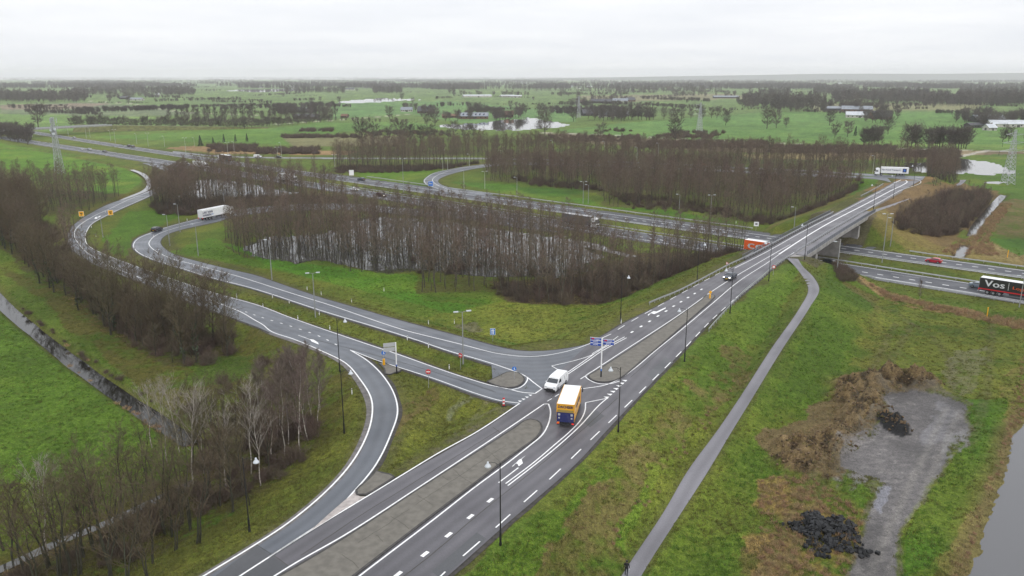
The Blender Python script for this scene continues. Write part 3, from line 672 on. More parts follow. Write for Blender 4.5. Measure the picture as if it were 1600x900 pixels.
# ruts down the pad
for o_ in (-0.9, 0.9):
    P = smooth_poly(wpts([(1488,640),(1462,700),(1425,780),(1390,860),(1365,930)], P0), 1.0); Nn = normals2(P); P = P+Nn*o_
    D_, _ = near([(p[0], p[1], 0.2) for p in P], X, Y, 10); blend((1-sstep(0, 0.6, D_))*inPad, (0.16,0.15,0.135), 0.5)
# ditch sides
blend((1-sstep(0.3, 3.0, dd))*np.clip(ns+0.3, 0, 1), (0.11, 0.078, 0.042), 0.7)
blend((1-sstep(0.5, 3.5, sgn))*1.0, (0.13, 0.095, 0.050), 0.8)
for pd in PONDS[2:4]: area(pd, (0.03,0.03,0.022), 0.8, 0.5)
# ground under the bridge: toned to a darker brown
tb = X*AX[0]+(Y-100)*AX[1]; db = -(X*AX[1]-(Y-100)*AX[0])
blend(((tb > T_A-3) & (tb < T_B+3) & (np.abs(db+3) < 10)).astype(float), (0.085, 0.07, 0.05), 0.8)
# large and small mottling
fac = 0.80 + 0.42*(nb-0.5) + 0.55*(nm-0.5) + 0.55*(ns-0.5) + 0.35*(nf-0.5) + 0.20
C[:, :3] *= np.clip(fac, 0.5, 1.6)[:, None]
yel = np.clip((nm-0.52)*4, 0, 1)*np.where(Y < 600, 1, 0.4)*(C[:, 1] > C[:, 0]*1.15)
C[:, :3] = C[:, :3]*(1-0.35*yel[:, None]) + (C[:, 1:2]*np.array([1.05, 1.0, 0.22]))*0.35*yel[:, None]
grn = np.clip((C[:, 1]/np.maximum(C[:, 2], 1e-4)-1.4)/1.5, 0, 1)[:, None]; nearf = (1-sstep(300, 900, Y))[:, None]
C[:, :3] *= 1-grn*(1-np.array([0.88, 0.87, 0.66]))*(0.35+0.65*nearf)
C = np.clip(C, 0.003, 0.9)

nr, nc = GX.shape
V = np.stack([X, Y, T], 1).astype(np.float32)
ii = (np.arange(nr-1)[:, None]*nc + np.arange(nc-1)[None, :]).ravel()
F = np.stack([ii, ii+1, ii+nc+1, ii+nc], 1).astype(np.int32)
me = bpy.data.meshes.new('ground'); me.vertices.add(len(V)); me.vertices.foreach_set('co', V.ravel())
me.loops.add(F.size); me.loops.foreach_set('vertex_index', F.ravel())
me.polygons.add(len(F)); me.polygons.foreach_set('loop_start', np.arange(0, F.size, 4, dtype=np.int32)); me.polygons.foreach_set('loop_total', np.full(len(F), 4, np.int32))
me.update(calc_edges=True); me.polygons.foreach_set('use_smooth', np.ones(len(F), bool))
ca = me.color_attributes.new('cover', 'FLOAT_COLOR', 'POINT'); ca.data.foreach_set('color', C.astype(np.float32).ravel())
def ground_mat():
    m = bpy.data.materials.new('ground_cover'); m.use_nodes = True; t = m.node_tree; b = t.nodes['Principled BSDF']
    at = nn(t, 'ShaderNodeAttribute'); at.attribute_name = 'cover'; c = nn(t, 'ShaderNodeTexCoord')
    z1 = nn(t, 'ShaderNodeTexNoise'); z1.inputs['Scale'].default_value = 1.3; z1.inputs['Detail'].default_value = 6; z1.inputs['Roughness'].default_value = 0.75
    z2 = nn(t, 'ShaderNodeTexNoise'); z2.inputs['Scale'].default_value = 5.5; z2.inputs['Detail'].default_value = 3; z2.inputs['Roughness'].default_value = 0.7
    t.links.new(c.outputs['Object'], z1.inputs['Vector']); t.links.new(c.outputs['Object'], z2.inputs['Vector'])
    r1 = nn(t, 'ShaderNodeMapRange'); r1.inputs[1].default_value = 0.28; r1.inputs[2].default_value = 0.72; r1.inputs[3].default_value = 0.50; r1.inputs[4].default_value = 1.55
    r2 = nn(t, 'ShaderNodeMapRange'); r2.inputs[1].default_value = 0.28; r2.inputs[2].default_value = 0.72; r2.inputs[3].default_value = 0.50; r2.inputs[4].default_value = 1.55
    t.links.new(z1.outputs['Fac'], r1.inputs[0]); t.links.new(z2.outputs['Fac'], r2.inputs[0])
    mu = nn(t, 'ShaderNodeMath', operation='MULTIPLY'); t.links.new(r1.outputs[0], mu.inputs[0]); t.links.new(r2.outputs[0], mu.inputs[1])
    vm = nn(t, 'ShaderNodeVectorMath', operation='SCALE'); t.links.new(at.outputs['Color'], vm.inputs[0]); t.links.new(mu.outputs[0], vm.inputs['Scale'])
    # straw blades between the green
    z4 = nn(t, 'ShaderNodeTexNoise'); z4.inputs['Scale'].default_value = 2.6; z4.inputs['Detail'].default_value = 6; z4.inputs['Roughness'].default_value = 0.8
    t.links.new(c.outputs['Object'], z4.inputs['Vector'])
    r5 = nn(t, 'ShaderNodeMapRange'); r5.inputs[1].default_value = 0.52; r5.inputs[2].default_value = 0.72; r5.inputs[3].default_value = 0.0; r5.inputs[4].default_value = 0.60
    t.links.new(z4.outputs['Fac'], r5.inputs[0])
    sep = nn(t, 'ShaderNodeSeparateColor'); t.links.new(vm.outputs[0], sep.inputs[0])
    mm = nn(t, 'ShaderNodeCombineColor'); k1 = nn(t, 'ShaderNodeMath', operation='MULTIPLY'); k1.inputs[1].default_value = 1.05
    mxx = nn(t, 'ShaderNodeMath', operation='MAXIMUM'); t.links.new(sep.outputs[0], mxx.inputs[0]); t.links.new(sep.outputs[1], mxx.inputs[1])
    t.links.new(mxx.outputs[0], k1.inputs[0]); t.links.new(k1.outputs[0], mm.inputs[0])
    k2 = nn(t, 'ShaderNodeMath', operation='MULTIPLY'); k2.inputs[1].default_value = 0.88; t.links.new(mxx.outputs[0], k2.inputs[0]); t.links.new(k2.outputs[0], mm.inputs[1])
    k3 = nn(t, 'ShaderNodeMath', operation='MULTIPLY'); k3.inputs[1].default_value = 0.30; t.links.new(mxx.outputs[0], k3.inputs[0])
    k4 = nn(t, 'ShaderNodeMath', operation='MAXIMUM'); t.links.new(k3.outputs[0], k4.inputs[0]); t.links.new(sep.outputs[2], k4.inputs[1]); t.links.new(k4.outputs[0], mm.inputs[2])
    mix = nn(t, 'ShaderNodeMix', data_type='RGBA'); t.links.new(r5.outputs[0], mix.inputs[0]); t.links.new(vm.outputs[0], mix.inputs[6]); t.links.new(mm.outputs[0], mix.inputs[7])
    t.links.new(mix.outputs[2], b.inputs['Base Color'])
    r3 = nn(t, 'ShaderNodeMapRange'); r3.inputs[3].default_value = 0.92; r3.inputs[4].default_value = 0.08
    t.links.new(at.outputs['Alpha'], r3.inputs[0]); t.links.new(r3.outputs[0], b.inputs['Roughness'])
    r4 = nn(t, 'ShaderNodeMapRange'); r4.inputs[3].default_value = 0.15; r4.inputs[4].default_value = 0.8; t.links.new(at.outputs['Alpha'], r4.inputs[0]); t.links.new(r4.outputs[0], b.inputs['Specular IOR Level'])
    bp = nn(t, 'ShaderNodeBump'); bp.inputs['Strength'].default_value = 0.9; bp.inputs['Distance'].default_value = 0.22
    z3 = nn(t, 'ShaderNodeTexNoise'); z3.inputs['Scale'].default_value = 2.2; z3.inputs['Detail'].default_value = 6; z3.inputs['Roughness'].default_value = 0.75
    t.links.new(c.outputs['Object'], z3.inputs['Vector']); t.links.new(z3.outputs['Fac'], bp.inputs['Height']); t.links.new(bp.outputs[0], b.inputs['Normal'])
    return m
M['ground'] = ground_mat(); me.materials.append(M['ground'])
ground = link(bpy.data.objects.new('ground', me)); tag(ground, 'green winter meadows, verges and wood floors across the flat land', kind='structure')

# ------------------------------------------------------------------ water
def water_poly(name, pxs, z, label, mt='water', wob=0.0, f=None, step=3.0):
    P = np.array([U(px, py, z)[:2] for px, py in pxs]); Q = smooth_poly(np.vstack([P, P[:1]]), step)[:-1]
    if wob: c = Q.mean(0); n_ = (fbm(Q[:, 0], Q[:, 1], step*4, 77, 3)-0.5); Q = Q + (Q-c)/(np.linalg.norm(Q-c, axis=1)[:, None]+1)*n_[:, None]*wob
    m_ = MB(); T_ = tessellate_polygon([[Vector((p[0], p[1], 0)) for p in Q]]); V_ = [(p[0], p[1], z) for p in Q]
    F_ = []
    for t_ in T_:
        a, b2, c2 = [np.array(V_[k]) for k in t_]
        F_.append(tuple(t_) if np.cross(b2-a, c2-a)[2] > 0 else tuple(t_)[::-1])
    m_.add(V_, F_); o = m_.build(name, M[mt]); tag(o, label, kind='structure'); return o
PL = ['pale pond beyond the trees on the right', 'small puddle pond in front of the right pylon', 'floodwater among the trunks of the upper left wood', 'floodwater standing among the trunks of the middle wood',
      'flooded meadow in front of the farm', 'long flooded strip in the far fields', 'small flooded patch right of the farm', 'thin pale flood far on the left']
for k, pd in enumerate(PONDS):
    cx = np.mean([q[0] for q in pd]); cy = np.mean([q[1] for q in pd]); e = 1.06
    pe = [(cx+(q[0]-cx)*e, cy+(q[1]-cy)*e) for q in pd]
    water_poly('water', pe, -0.09 if k in (2, 3) else -0.075, PL[k], wob=0.0, step=3.0 if k in (2, 3) else 6.0)
water_poly('canal', [(1700,540),(1598,640),(1572,668),(1562,720),(1546,757),(1534,790),(1522,825),(1506,866),(1490,900),(1450,1010),(1950,1010),(1950,540)], -0.62, 'murky canal in the lower right corner', 'water_murky', step=2.0)
for P_, hw, z_, lb, mt_ in ((dL, 1.5, -0.98, 'dark ditch with tree reflections along the left wood', 'water_dark'), (dU, 1.25, -0.45, 'pale curved brook beside the exit ramp', 'water'), (dR, 1.5, -0.5, 'narrow pale ditch right of the bushes', 'water'),
                   (dR2, 1.5, -0.5, 'short ditch end beside the motorway', 'water'), (dBt, 0.75, -0.42, 'thin ditch at the lower left', 'water'), (dF, 2.0, -0.5, 'ditch between the middle wood and motorway', 'water')):
    Nn = normals2(P_); wv = 1 + 0.25*(fbm(P_[:, 0], P_[:, 1], 6, 55, 3)-0.5)
    ribbon_mesh('ditch_water', P_+Nn*(hw*wv)[:, None], P_-Nn*(hw*wv)[:, None], zero, z_, M[mt_], lb, cols=1)
# ------------------------------------------------------------------ carriageways
o = ribbon_mesh('exit_ramp', aA, aB, S, 0.000, M['asphalt_blue'], 'exit ramp curling from the motorway round the left wood')
o = ribbon_mesh('exit_ramp_shoulder', cA+(cA-cB)/np.linalg.norm(cA-cB, axis=1)[:, None]*1.1, cA, S, -0.012, M['shoulder'], 'worn grey shoulder outside the curve', cols=1)
o = ribbon_mesh('exit_ramp_curve', cA, cB, S, 0.004, M['asphalt_blue'], 'curved turning lane sweeping down to the main road')
o = ribbon_mesh('entry_ramp', bA, bB, S, 0.008, M['asphalt_blue'], 'entry ramp looping round to the motorway')
o = ribbon_mesh('junction_surface', xA, xB, S, 0.012, M['asphalt_blue'])
o = ribbon_mesh('slip_road', dA, dB, S, 0.004, M['asphalt_blue'], 'thin slip road behind the far strip of trees')
o = ribbon_mesh('slip_road_loop', rA, rB, S, 0.008, M['asphalt_blue'], 'looping slip road on the far side')
o = ribbon_mesh('main_road', mA, mB, S, 0.016, M['asphalt'], 'main road running from the bottom over the motorway bridge', cols=10)
def pathz(A, B):
    Z = (A[:, 2]+B[:, 2])/2
    def f(x, y):
        x = np.asarray(x); return np.repeat(Z[:, None], x.shape[1], 1)
    return f
for A, B, lb in ((pA, pB, 'grey cycle path running down beside the embankment'), (qA, qB, 'grey cycle path beyond the bridge')):
    ribbon_mesh('cycle_path', A[:, :2], B[:, :2], pathz(A, B), 0.0, M['path'], lb, cols=3)

for nm_, A, B in (('r', aA, aB), ('r', bA, bB), ('r', mA, mB), ('r', cA, cB)):
    u_ = (A-B)/np.linalg.norm(A-B, axis=1)[:, None]
    for P_, s_ in ((A, 1), (B, -1)):
        wv = 0.30+0.5*fbm(P_[:, 0], P_[:, 1], 5, 83, 3); o = ribbon_mesh('road_edge', P_+u_*s_*wv[:, None], P_-u_*s_*0.05, S, -0.035, M['edge'], 'dark wet strip of soil at the asphalt edge', cols=1)
# ------------------------------------------------------------------ painted lines
def offset_line(P, w): Nn = normals2(P); return P+Nn*w/2, P-Nn*w/2
MK = {'paint': MB(), 'paint_old': MB()}
def stripe(P, w, off, zf=S, key='paint'):
    A, B = offset_line(P, w); V_ = []; n = len(P)
    for p in (A, B): V_ += [(q[0], q[1], float(zf(q[0], q[1]))+off) for q in p]
    F_ = [(i, n+i, n+i+1, i+1) for i in range(n-1)]
    MK[key].add(V_, F_)
def pl(L, w=0.16, dash=None, f=PS, zf=S, off=0.030, key='paint', phase=0.0):
    R_ = wpts(L, f); cut = [0]
    for i in range(1, len(R_)-1):
        a = R_[i]-R_[i-1]; b_ = R_[i+1]-R_[i]
        if np.dot(a, b_)/(np.linalg.norm(a)*np.linalg.norm(b_)+1e-9) < 0.62: cut.append(i)
    if len(cut) > 1:
        cut.append(len(R_)-1)
        for a, b_ in zip(cut[:-1], cut[1:]): stripe(smooth_poly(R_[a:b_+1], 0.5), w, off, zf, key)
        return R_
    P = smooth_poly(R_, 0.5)
    if not dash: stripe(P, w, off, zf, key); return P
    on, gap = dash; Ls = np.r_[0, np.cumsum(np.linalg.norm(np.diff(P, axis=0), axis=1))]; s = phase
    while s+on < Ls[-1]:
        k = np.linspace(s, s+on, max(2, int(on/1.0)+1)); stripe(np.stack([np.interp(k, Ls, P[:, 0]), np.interp(k, Ls, P[:, 1])], 1), w, off, zf, key); s += on+gap
    return P
def flush(name, label):
    for k, m_ in MK.items():
        if m_.f: o = m_.build(name, M[k]); tag(o, label, kind='structure')
        MK[k] = MB()
def poly_paint(px, off=0.032, key='paint', f=PS, zf=S):
    P = wpts(px, f); m_ = MK[key]; m_.add([(p[0], p[1], float(zf(*p))+off) for p in P], [tuple(t) if np.cross(P[t[1]]-P[t[0]], P[t[2]]-P[t[0]]) > 0 else tuple(t)[::-1] for t in tessellate_polygon([[Vector((p[0], p[1], 0)) for p in P]])])
pl([(60,1106),(216,1004),(400,884),(482,831.5),(507,816),(575,775),(625,744.5),(687,707),(745,675),(812,630.5)], 0.2)
pl([(300,987),(450,887),(540,835.5),(650,764.5),(785,675.5),(850,631.5),(857,631.3)], 0.2)
pl([(857,631.3),(860,641),(860,649),(857,662),(847,680),(827,697),(790,726),(740,763),(675,814),(562,900),(430,1004)], 0.2)
pl([(790,756),(832,724.5),(868,694),(890,675),(907,657),(914,642),(915,629.3),(950,622.3)], 0.17)
pl([(793.5,759),(835,727),(872,697),(905,667),(947,624),(950,622.3)], 0.17)
pl([(812,712),(796,727.5),(779,741.5)] if 0 else [(810,731),(795,742.5),(779,754.5)], 0.17)
poly_paint([(800,729),(804.5,725),(808,722),(810.5,719),(814.5,717),(822,711.5),(815,717.8),(817,724),(810.5,729),(808.5,725),(806,724.5),(801,729.5)])
pl([(907,592.5),(972,550),(1050,499.5),(1125,447),(1200,402),(1235,382)], 0.17)
pl([(1235,382),(1200,402.3)], 0.17)
pl([(969,595.5),(952,600),(935,599.5),(921,594),(915,588),(920,583.5),(926,580)], 0.17)
pl([(907,608),(945,602),(970,591),(990,577),(1022,550),(1062,517.5),(1110,477),(1154,440),(1200,410),(1217,398)], 0.17)
pl([(1217,397.5),(1260,369.5),(1330,330.5),(1390,299),(1415,286.5),(1417.5,284),(1415,281.7),(1408,281),(1397,286)], 0.42, key='paint')
pl([(883,584.5),(862,572),(900,563),(922,556),(937,548)], 0.15)
pl([(884,584),(916,562),(937,547.5),(976,526.5)], 0.16); pl([(887,585),(919,563.5),(940,549),(979,528)], 0.16)
pl([(925,553),(945,541),(966,525.5)], 0.13)
pl([(750,546),(775,552),(815,557),(840,556.8),(862,554),(888,548.5),(910,541.5),(955,522)], 0.16)
pl([(955,522),(976,508.5),(1016,485.5),(1096,441.5),(1150,413.5)], 0.15, (3, 3), phase=3)
pl([(1148,419),(1200,392.5),(1238,371),(1300,338.5),(1360,307.5),(1396,287.8)], 0.2)
pl([(588,996),(701,889),(777,822.5),(801,800.5),(862,746),(928,682.5),(955,657),(1002,611.5),(1065,549),(1112,500),(1150,465.5)], 0.16, (3, 3), phase=1.5)
pl([(1150,465.5),(1184,438),(1217,410),(1250,389),(1283,368),(1325,343.5),(1364,321.5),(1405,298.5),(1437,281.8),(1431,280.5),(1415,279)], 0.2)
for q in [(560,949),(592,923),(622,897.5),(664,866),(701,836),(735,807.5),(766,782), (1184.5/1,509/1)][:7]:
    p = PS(*q)[:2]; d_ = PS(q[0]+30, q[1]-24)[:2]-p; d_ /= np.linalg.norm(d_); stripe(np.array([p-d_*0.5, p+d_*0.5]), 0.42, 0.030)
for zx, zy in [(750,776),(807,741),(860,709),(912,676),(963,645),(1010,614),(1056,587),(1100,560),(1142,535),(1184,509)]:
    q = (800+zx/4, 325+zy/4); p = PS(*q)[:2]; d_ = PS(q[0]+30, q[1]-19)[:2]-p; d_ /= np.linalg.norm(d_); stripe(np.array([p-d_*0.5, p+d_*0.5]), 0.38, 0.030)
# right turn arrow near the bridge
poly_paint([(1012,492),(1021,486.3),(1026,487),(1040,480.5),(1040.5,481.8),(1028,488.6),(1022,491),(1017,489.5),(1013,493.5)])
# broken line across the junction mouth
pl([(853,628.5),(880,612)], 0.15, (1.2, 0.9), phase=0.4)
# ramp lines
pl([(1,1094),(160,998),(322,898),(400,850.5),(450,817.5),(510,767.5),(550,722.5),(575,675.5),(582,640),(579,620),(562,592),(540,567.5),(500,547.3),(460,530.5),(425,518.5),(410,507),(400,501.3),(375,487),(337,472),(275,452),(240,441),(180,419),(138,396),(121,378),(116,366),(121,355),(149,336.5),(170,327),(201,312),(236,298.6),(255,291),(272,283),(277,278),(270,270.5),(250,263)], 0.22)
pl([(400,885),(482,831.3)] if 0 else [(420,871),(482,830.7),(507,814.5),(555,766),(587,726.5),(612,675),(621,645),(617,619),(600,589.5),(575,564.5),(547,547)], 0.2)
pl([(547,547),(592,564),(665,587.3),(775,624.5),(790,627.5),(811,630)], 0.17)
pl([(247,299.5),(223,311),(176,332),(144,349.5),(136,360.5),(133,370.5),(138,384),(160,396),(212,416),(312,450.7),(400,476),(457,497.5),(530,523),(600,546.5),(762,601),(778,604.5),(800,609),(812,606),(824,594),(823,589),(819,587)], 0.2)
pl([(793,607.5),(815,613),(836,615),(847,607.7),(834,598),(820,587.3),(785,573.5),(750,562.3),(707,550.3),(650,531),(530,494),(400,452),(325,432.3),(272,415.5),(238,405),(217,395),(208.5,384),(217,372.3),(238,363.3),(262,354.8),(308,343),(370,330),(430,323),(540,320),(640,328)], 0.2)
pl([(750,546),(637,517.5),(625,514),(500,472),(400,440.5),(300,412.5),(271,405),(246,394),(235,385.5),(233,379),(246,366.5),(275,356),(310,347.5),(370,334.5),(430,328),(540,324),(640,331.5)], 0.2)
pl([(380,486),(415,498),(450,508.5),(500,526),(528,540)], 0.22, (1, 3), phase=1.0)
pl([(466,524),(480,529),(492,533.5)], 0.14); poly_paint([(484,530),(490,530.8),(497,535.5),(498,538.5),(487,534)])
poly_paint([(147,341.5),(150,338.8),(153,339),(157,337),(157.3,338.2),(153.5,340.5),(151,342)])
# give-way triangles
def teeth(a, b, n, side):
    A = PS(*a)[:2]; B = PS(*b)[:2]; d_ = (B-A)/n; q = np.array([-d_[1], d_[0]])*side
    for k in range(n):
        p = A+d_*k; tri = [p, p+d_*0.62, p+d_*0.31+q*0.62]
        if np.cross(tri[1]-tri[0], tri[2]-tri[0]) < 0: tri = tri[::-1]
        MK['paint'].add([(t[0], t[1], float(S(*t))+0.032) for t in tri], [(0, 1, 2)])
teeth((812.5,628.5), (834,616), 4, 1); teeth((949,623), (982,592.5), 7, 1)
flush('road_marking', 'white painted lines, arrows and give-way teeth of the main junction')
# slip roads on the far side
pl([(800,255.2),(720,263),(690,271),(676,280),(680,287),(690,292),(705,297),(770,304.5)], 0.25)
pl([(800,253.8),(755,257.3),(730,260.3),(700,265.3),(680,270),(667,277.5),(663,282.7),(667.5,288.3),(686,295),(704,299.4)], 0.22)
pl([(1350,272.3),(1400,274.8),(1425,276),(1440,278)], 0.25)
pl([(500,246.6),(760,247),(900,250)], 0.3)
flush('slip_road_marking', 'white lines of the far slip roads')
# motorway
def ml(c, off, w=0.2, dash=None, u0=-150, u1=1250, key='paint'):
    P = mline(c, off, u0, u1, 3.0)
    if not dash: stripe(P, w, 0.008, zero, key); return
    on, gap = dash; u = u0
    while u < u1:
        stripe(mline(c, off, u, u+on+0.01, on), w, 0.008, zero, key); u += on+gap
ml(cNf, 0, 0.32); ml(cNn, 0, 0.28); ml(cSf, 0, 0.28); ml(cSn, 0, 0.32)
ml(cNf, -3.7, 0.40, (1.5, 2.5), -150, 130); ml(cNf, -3.9, 0.2, (3, 9), 130, 1250)
ml(cSn, 3.7, 0.42, (1.5, 2.5), -150, 130); ml(cSn, 3.9, 0.2, (3, 9), 130, 1250)
ml(cNf, -7.0, 0.13, (7, 17), -150, 100, 'paint_old'); ml(cSn, 6.9, 0.13, (7, 17), -150, 100, 'paint_old')
ml(cSn, -2.7, 0.14, None, -150, 60, 'paint_old')
flush('motorway_marking', 'white lane lines of the motorway')

# ------------------------------------------------------------------ raised islands
def island(px, label, h=0.13, mt='concrete', kerb=True, step=1.0, smooth=True):
    P = wpts(px, PS); Q = smooth_poly(np.vstack([P, P[:1]]), step)[:-1] if smooth else P
    z = S(Q[:, 0], Q[:, 1])
    o = empty('traffic_island', (float(Q[:, 0].mean()), float(Q[:, 1].mean()), float(z.mean())))
    c = np.array(o.location)
    Ql = Q-c[:2]; m_ = MB(); m_.prism([tuple(q) for q in Ql], list(z-0.05-c[2]), list(z+h-c[2])); m_.build('paving', M[mt], o, fix=True)
    if kerb:
        C0 = Ql.mean(0); Nn = normals2(np.vstack([Ql[-1:], Ql, Ql[:1]]))[1:-1]
        ar = 0.5*np.sum(Ql[:, 0]*np.roll(Ql[:, 1], -1)-np.roll(Ql[:, 0], -1)*Ql[:, 1]); sg = -1 if ar > 0 else 1
        A = Ql + Nn*sg*0.16; B = Ql - Nn*sg*0.10; n = len(Q); k = MB()
        V_ = [(a[0], a[1], zz-0.05-c[2]) for a, zz in zip(A, z)]+[(a[0], a[1], zz+h+0.012-c[2]) for a, zz in zip(A, z)]+[(a[0], a[1], zz+h+0.012-c[2]) for a, zz in zip(B, z)]
        F_ = []
        for i in range(n):
            j = (i+1) % n; F_ += [(i, j, n+j, n+i), (n+i, n+j, 2*n+j, 2*n+i)]
        k.add(V_, F_); k.build('kerb', M['kerb'], o, fix=True)
    o['kind'] = 'structure'; o['label'] = label; return o
island([(440,900),(470,883),(540,841),(660,762),(785,682),(808,667),(820,658.5),(832,656),(843,661),(846,670),(838,684),(815,701),(790,719),(740,757),(675,806),(557,897),(440,990),(330,1060),(310,990)], 'long weathered paved island in the middle of the main road')
island([(920,587.5),(922,592),(930,596),(945,597.5),(958,595.5),(970,590.5),(984,580),(1000,566),(1030,541),(1062,513.5),(1100,480),(1112,469),(1116,462),(1110,460.5),(1095,470.5),(1050,502.5),(1000,536.5),(960,562.5),(932,580.5)], 'long weathered paved island carrying the blue finger signs')
island([(762,597),(780,588.5),(797,581.5),(808,583),(816,588),(819,594),(814,601),(803,605.5),(790,606),(776,603)], 'small paved island with a round blue sign')
island([(592,568),(600,575),(606,586),(616,582.5),(628,579),(610,572),(598,567.5)], 'small paved wedge under the grey signpost', h=0.1)
island([(588,737),(600,741),(616,744.5),(604,754),(588,764),(575,772),(562,774.5),(556,770.5),(560,764),(574,752)], 'paved nose where the curved lane meets the main road')
# pale paving of the merging wedge
gm = MB(); gp = wpts([(555,769),(556,773),(563,776),(572,776),(540,795),(507,816.5),(484,830.5),(512,805),(535,785)], PS)
gm.add([(p[0], p[1], float(S(*p))+0.036) for p in gp], [tuple(t) for t in tessellate_polygon([[Vector((p[0], p[1], 0)) for p in gp]])])
tag(gm.build('paved_wedge', M['gore']), 'pale paved wedge between the merging lanes', kind='structure')

# ------------------------------------------------------------------ the bridge over the motorway
def frame_at(P, i):
    t = P[min(i+1, len(P)-1)]-P[max(i-1, 0)]; t = t/np.linalg.norm(t); return t
msk = [i for i in range(len(mA)) if T_A-4 < taxis((mA[i]+mB[i])/2) < T_B+4]
i0, i1 = msk[0], msk[-1]
bl, brr = mA[i0:i1+1], mB[i0:i1+1]
Tn = np.gradient((bl+brr)/2, axis=0); Tn /= np.linalg.norm(Tn, axis=1)[:, None]; RN = np.stack([Tn[:, 1], -Tn[:, 0]], 1)   # right-hand normal
PWID = 3.1
bridge = empty('motorway_bridge', (float(bl[0][0]), float(bl[0][1]), 0)); B0 = np.array([bl[0][0], bl[0][1], 0])
tag(bridge, 'concrete road bridge with steel railings carrying the main road across the motorway', 'bridge')

def sweep(name, pts, mt, closed=True, parent=bridge, base='r'):
    """pts: (metres right of the right road edge, dz) closed section"""
    m_ = MB(); n = len(bl); k = len(pts); V_ = []
    for i in range(n):
        for (o_, dz, b_) in pts:
            p = (brr[i] if b_ == 'r' else bl[i]) + RN[i]*o_
            V_.append((p[0]-B0[0], p[1]-B0[1], float(S(p[0], p[1]))+dz))
    F_ = []
    for i in range(n-1):
        for j in range(k): F_.append((i*k+j, i*k+(j+1) % k, (i+1)*k+(j+1) % k, (i+1)*k+j))
    F_ += [tuple(range(k))[::-1], tuple(range((n-1)*k, n*k))]
    m_.add(V_, F_); return m_.build(name, M[mt], parent, fix=True)
sweep('deck', [(-1.0, -0.03, 'l'), (-1.0, -0.9, 'l'), (1.2, -1.35, 'l'), (PWID-1.6, -1.35, 'r'), (PWID+0.1, -0.9, 'r'), (PWID+0.1, -0.03, 'r')], 'bridge_conc')
sweep('edge_beam', [(-1.35, 0.22, 'l'), (-1.35, -0.75, 'l'), (-1.004, -0.75, 'l'), (-1.004, 0.22, 'l')], 'bridge_conc')
sweep('edge_beam', [(PWID+0.104, 0.22, 'r'), (PWID+0.104, -0.85, 'r'), (PWID+0.45, -0.85, 'r'), (PWID+0.45, 0.22, 'r')], 'bridge_conc')
sweep('pavement', [(0.55, 0.12, 'r'), (0.55, 0.003, 'r'), (PWID+0.096, 0.003, 'r'), (PWID+0.096, 0.12, 'r')], 'path')
sweep('kerb', [(-0.996, 0.14, 'l'), (-0.996, 0.003, 'l'), (-0.02, 0.003, 'l'), (-0.02, 0.14, 'l')], 'kerb')
def rail_run(A, zf, name, parent, h=1.0, post=2.0, bal=None, mt='galv', off=(0, 0, 0), beam=None, rails=None, tilt=0):
    """A: world points; builds one railing: rails, posts and balusters"""
    P = smooth_poly(A, 1.0); z = zf(P[:, 0], P[:, 1]); o_ = np.array(off)
    Q = [Vector((p[0]-o_[0], p[1]-o_[1], zz-o_[2])) for p, zz in zip(P, z)]
    for (hz, r) in (rails or [(h, 0.035)]):
        m_ = MB(); m_.tube([q+Vector((0, 0, hz)) for q in Q], r, 5); m_.build('rail', M[mt], parent)
    if beam:
        m_ = MB(); N_ = normals2(P); V_ = []; F_ = []; b0, b1, th = beam
        sec = [(-th, b0), (th, b0), (th*2.2, b0+(b1-b0)*0.25), (th, b0+(b1-b0)*0.5), (th*2.2, b0+(b1-b0)*0.75), (th, b1), (-th, b1)]
        for i, q in enumerate(Q):
            for s_, hz in sec: V_.append((q.x+N_[i][0]*s_, q.y+N_[i][1]*s_, q.z+hz))
        k = len(sec)
        for i in range(len(Q)-1):
            for j in range(k): F_.append((i*k+j, i*k+(j+1) % k, (i+1)*k+(j+1) % k, (i+1)*k+j))
        m_.add(V_, F_); m_.build('beam', M[mt], parent, fix=True)
    m_ = MB(); L = np.r_[0, np.cumsum(np.linalg.norm(np.diff(P, axis=0), axis=1))]; s = 0.3
    while s < L[-1]:
        x = np.interp(s, L, P[:, 0]); y_ = np.interp(s, L, P[:, 1]); zz = float(zf(np.array([x]), np.array([y_]))[0])
        m_.box((x-o_[0], y_-o_[1], zz-o_[2]+h/2-0.15), (0.09, 0.09, h+0.3)); s += post
    pp = m_.build('posts', M[mt], parent); pp['kind'] = 'stuff'
    if bal:
        m_ = MB(); s = 0.3
        while s < L[-1]:
            x = np.interp(s, L, P[:, 0]); y_ = np.interp(s, L, P[:, 1]); zz = float(zf(np.array([x]), np.array([y_]))[0])
            m_.box((x-o_[0], y_-o_[1], zz-o_[2]+h/2+0.08), (0.03, 0.03, h-0.12)); s += bal
        pp = m_.build('balusters', M[mt], parent); pp['kind'] = 'stuff'
lo = bl + RN*(-1.18); ro = brr + RN*(PWID+0.28); go = brr + RN*0.25; ho = bl+RN*(-0.3)
Sz = lambda x, y: S(x, y)+0.2
for L_, lb in ((lo, 'left'), (ro, 'right')):
    t_ = empty('bridge_railing', (L_[0][0], L_[0][1], float(S(*L_[0])))); tag(t_, 'steel baluster railing along the %s edge of the bridge deck' % ('tree side' if lb == 'left' else 'cycle path side'), 'railing', 'railings of the bridge')
    rail_run(L_, Sz, 'x', t_, h=1.05, post=2.0, bal=0.25, off=tuple(t_.location), rails=[(1.05, 0.05), (0.12, 0.04)], mt='railing')
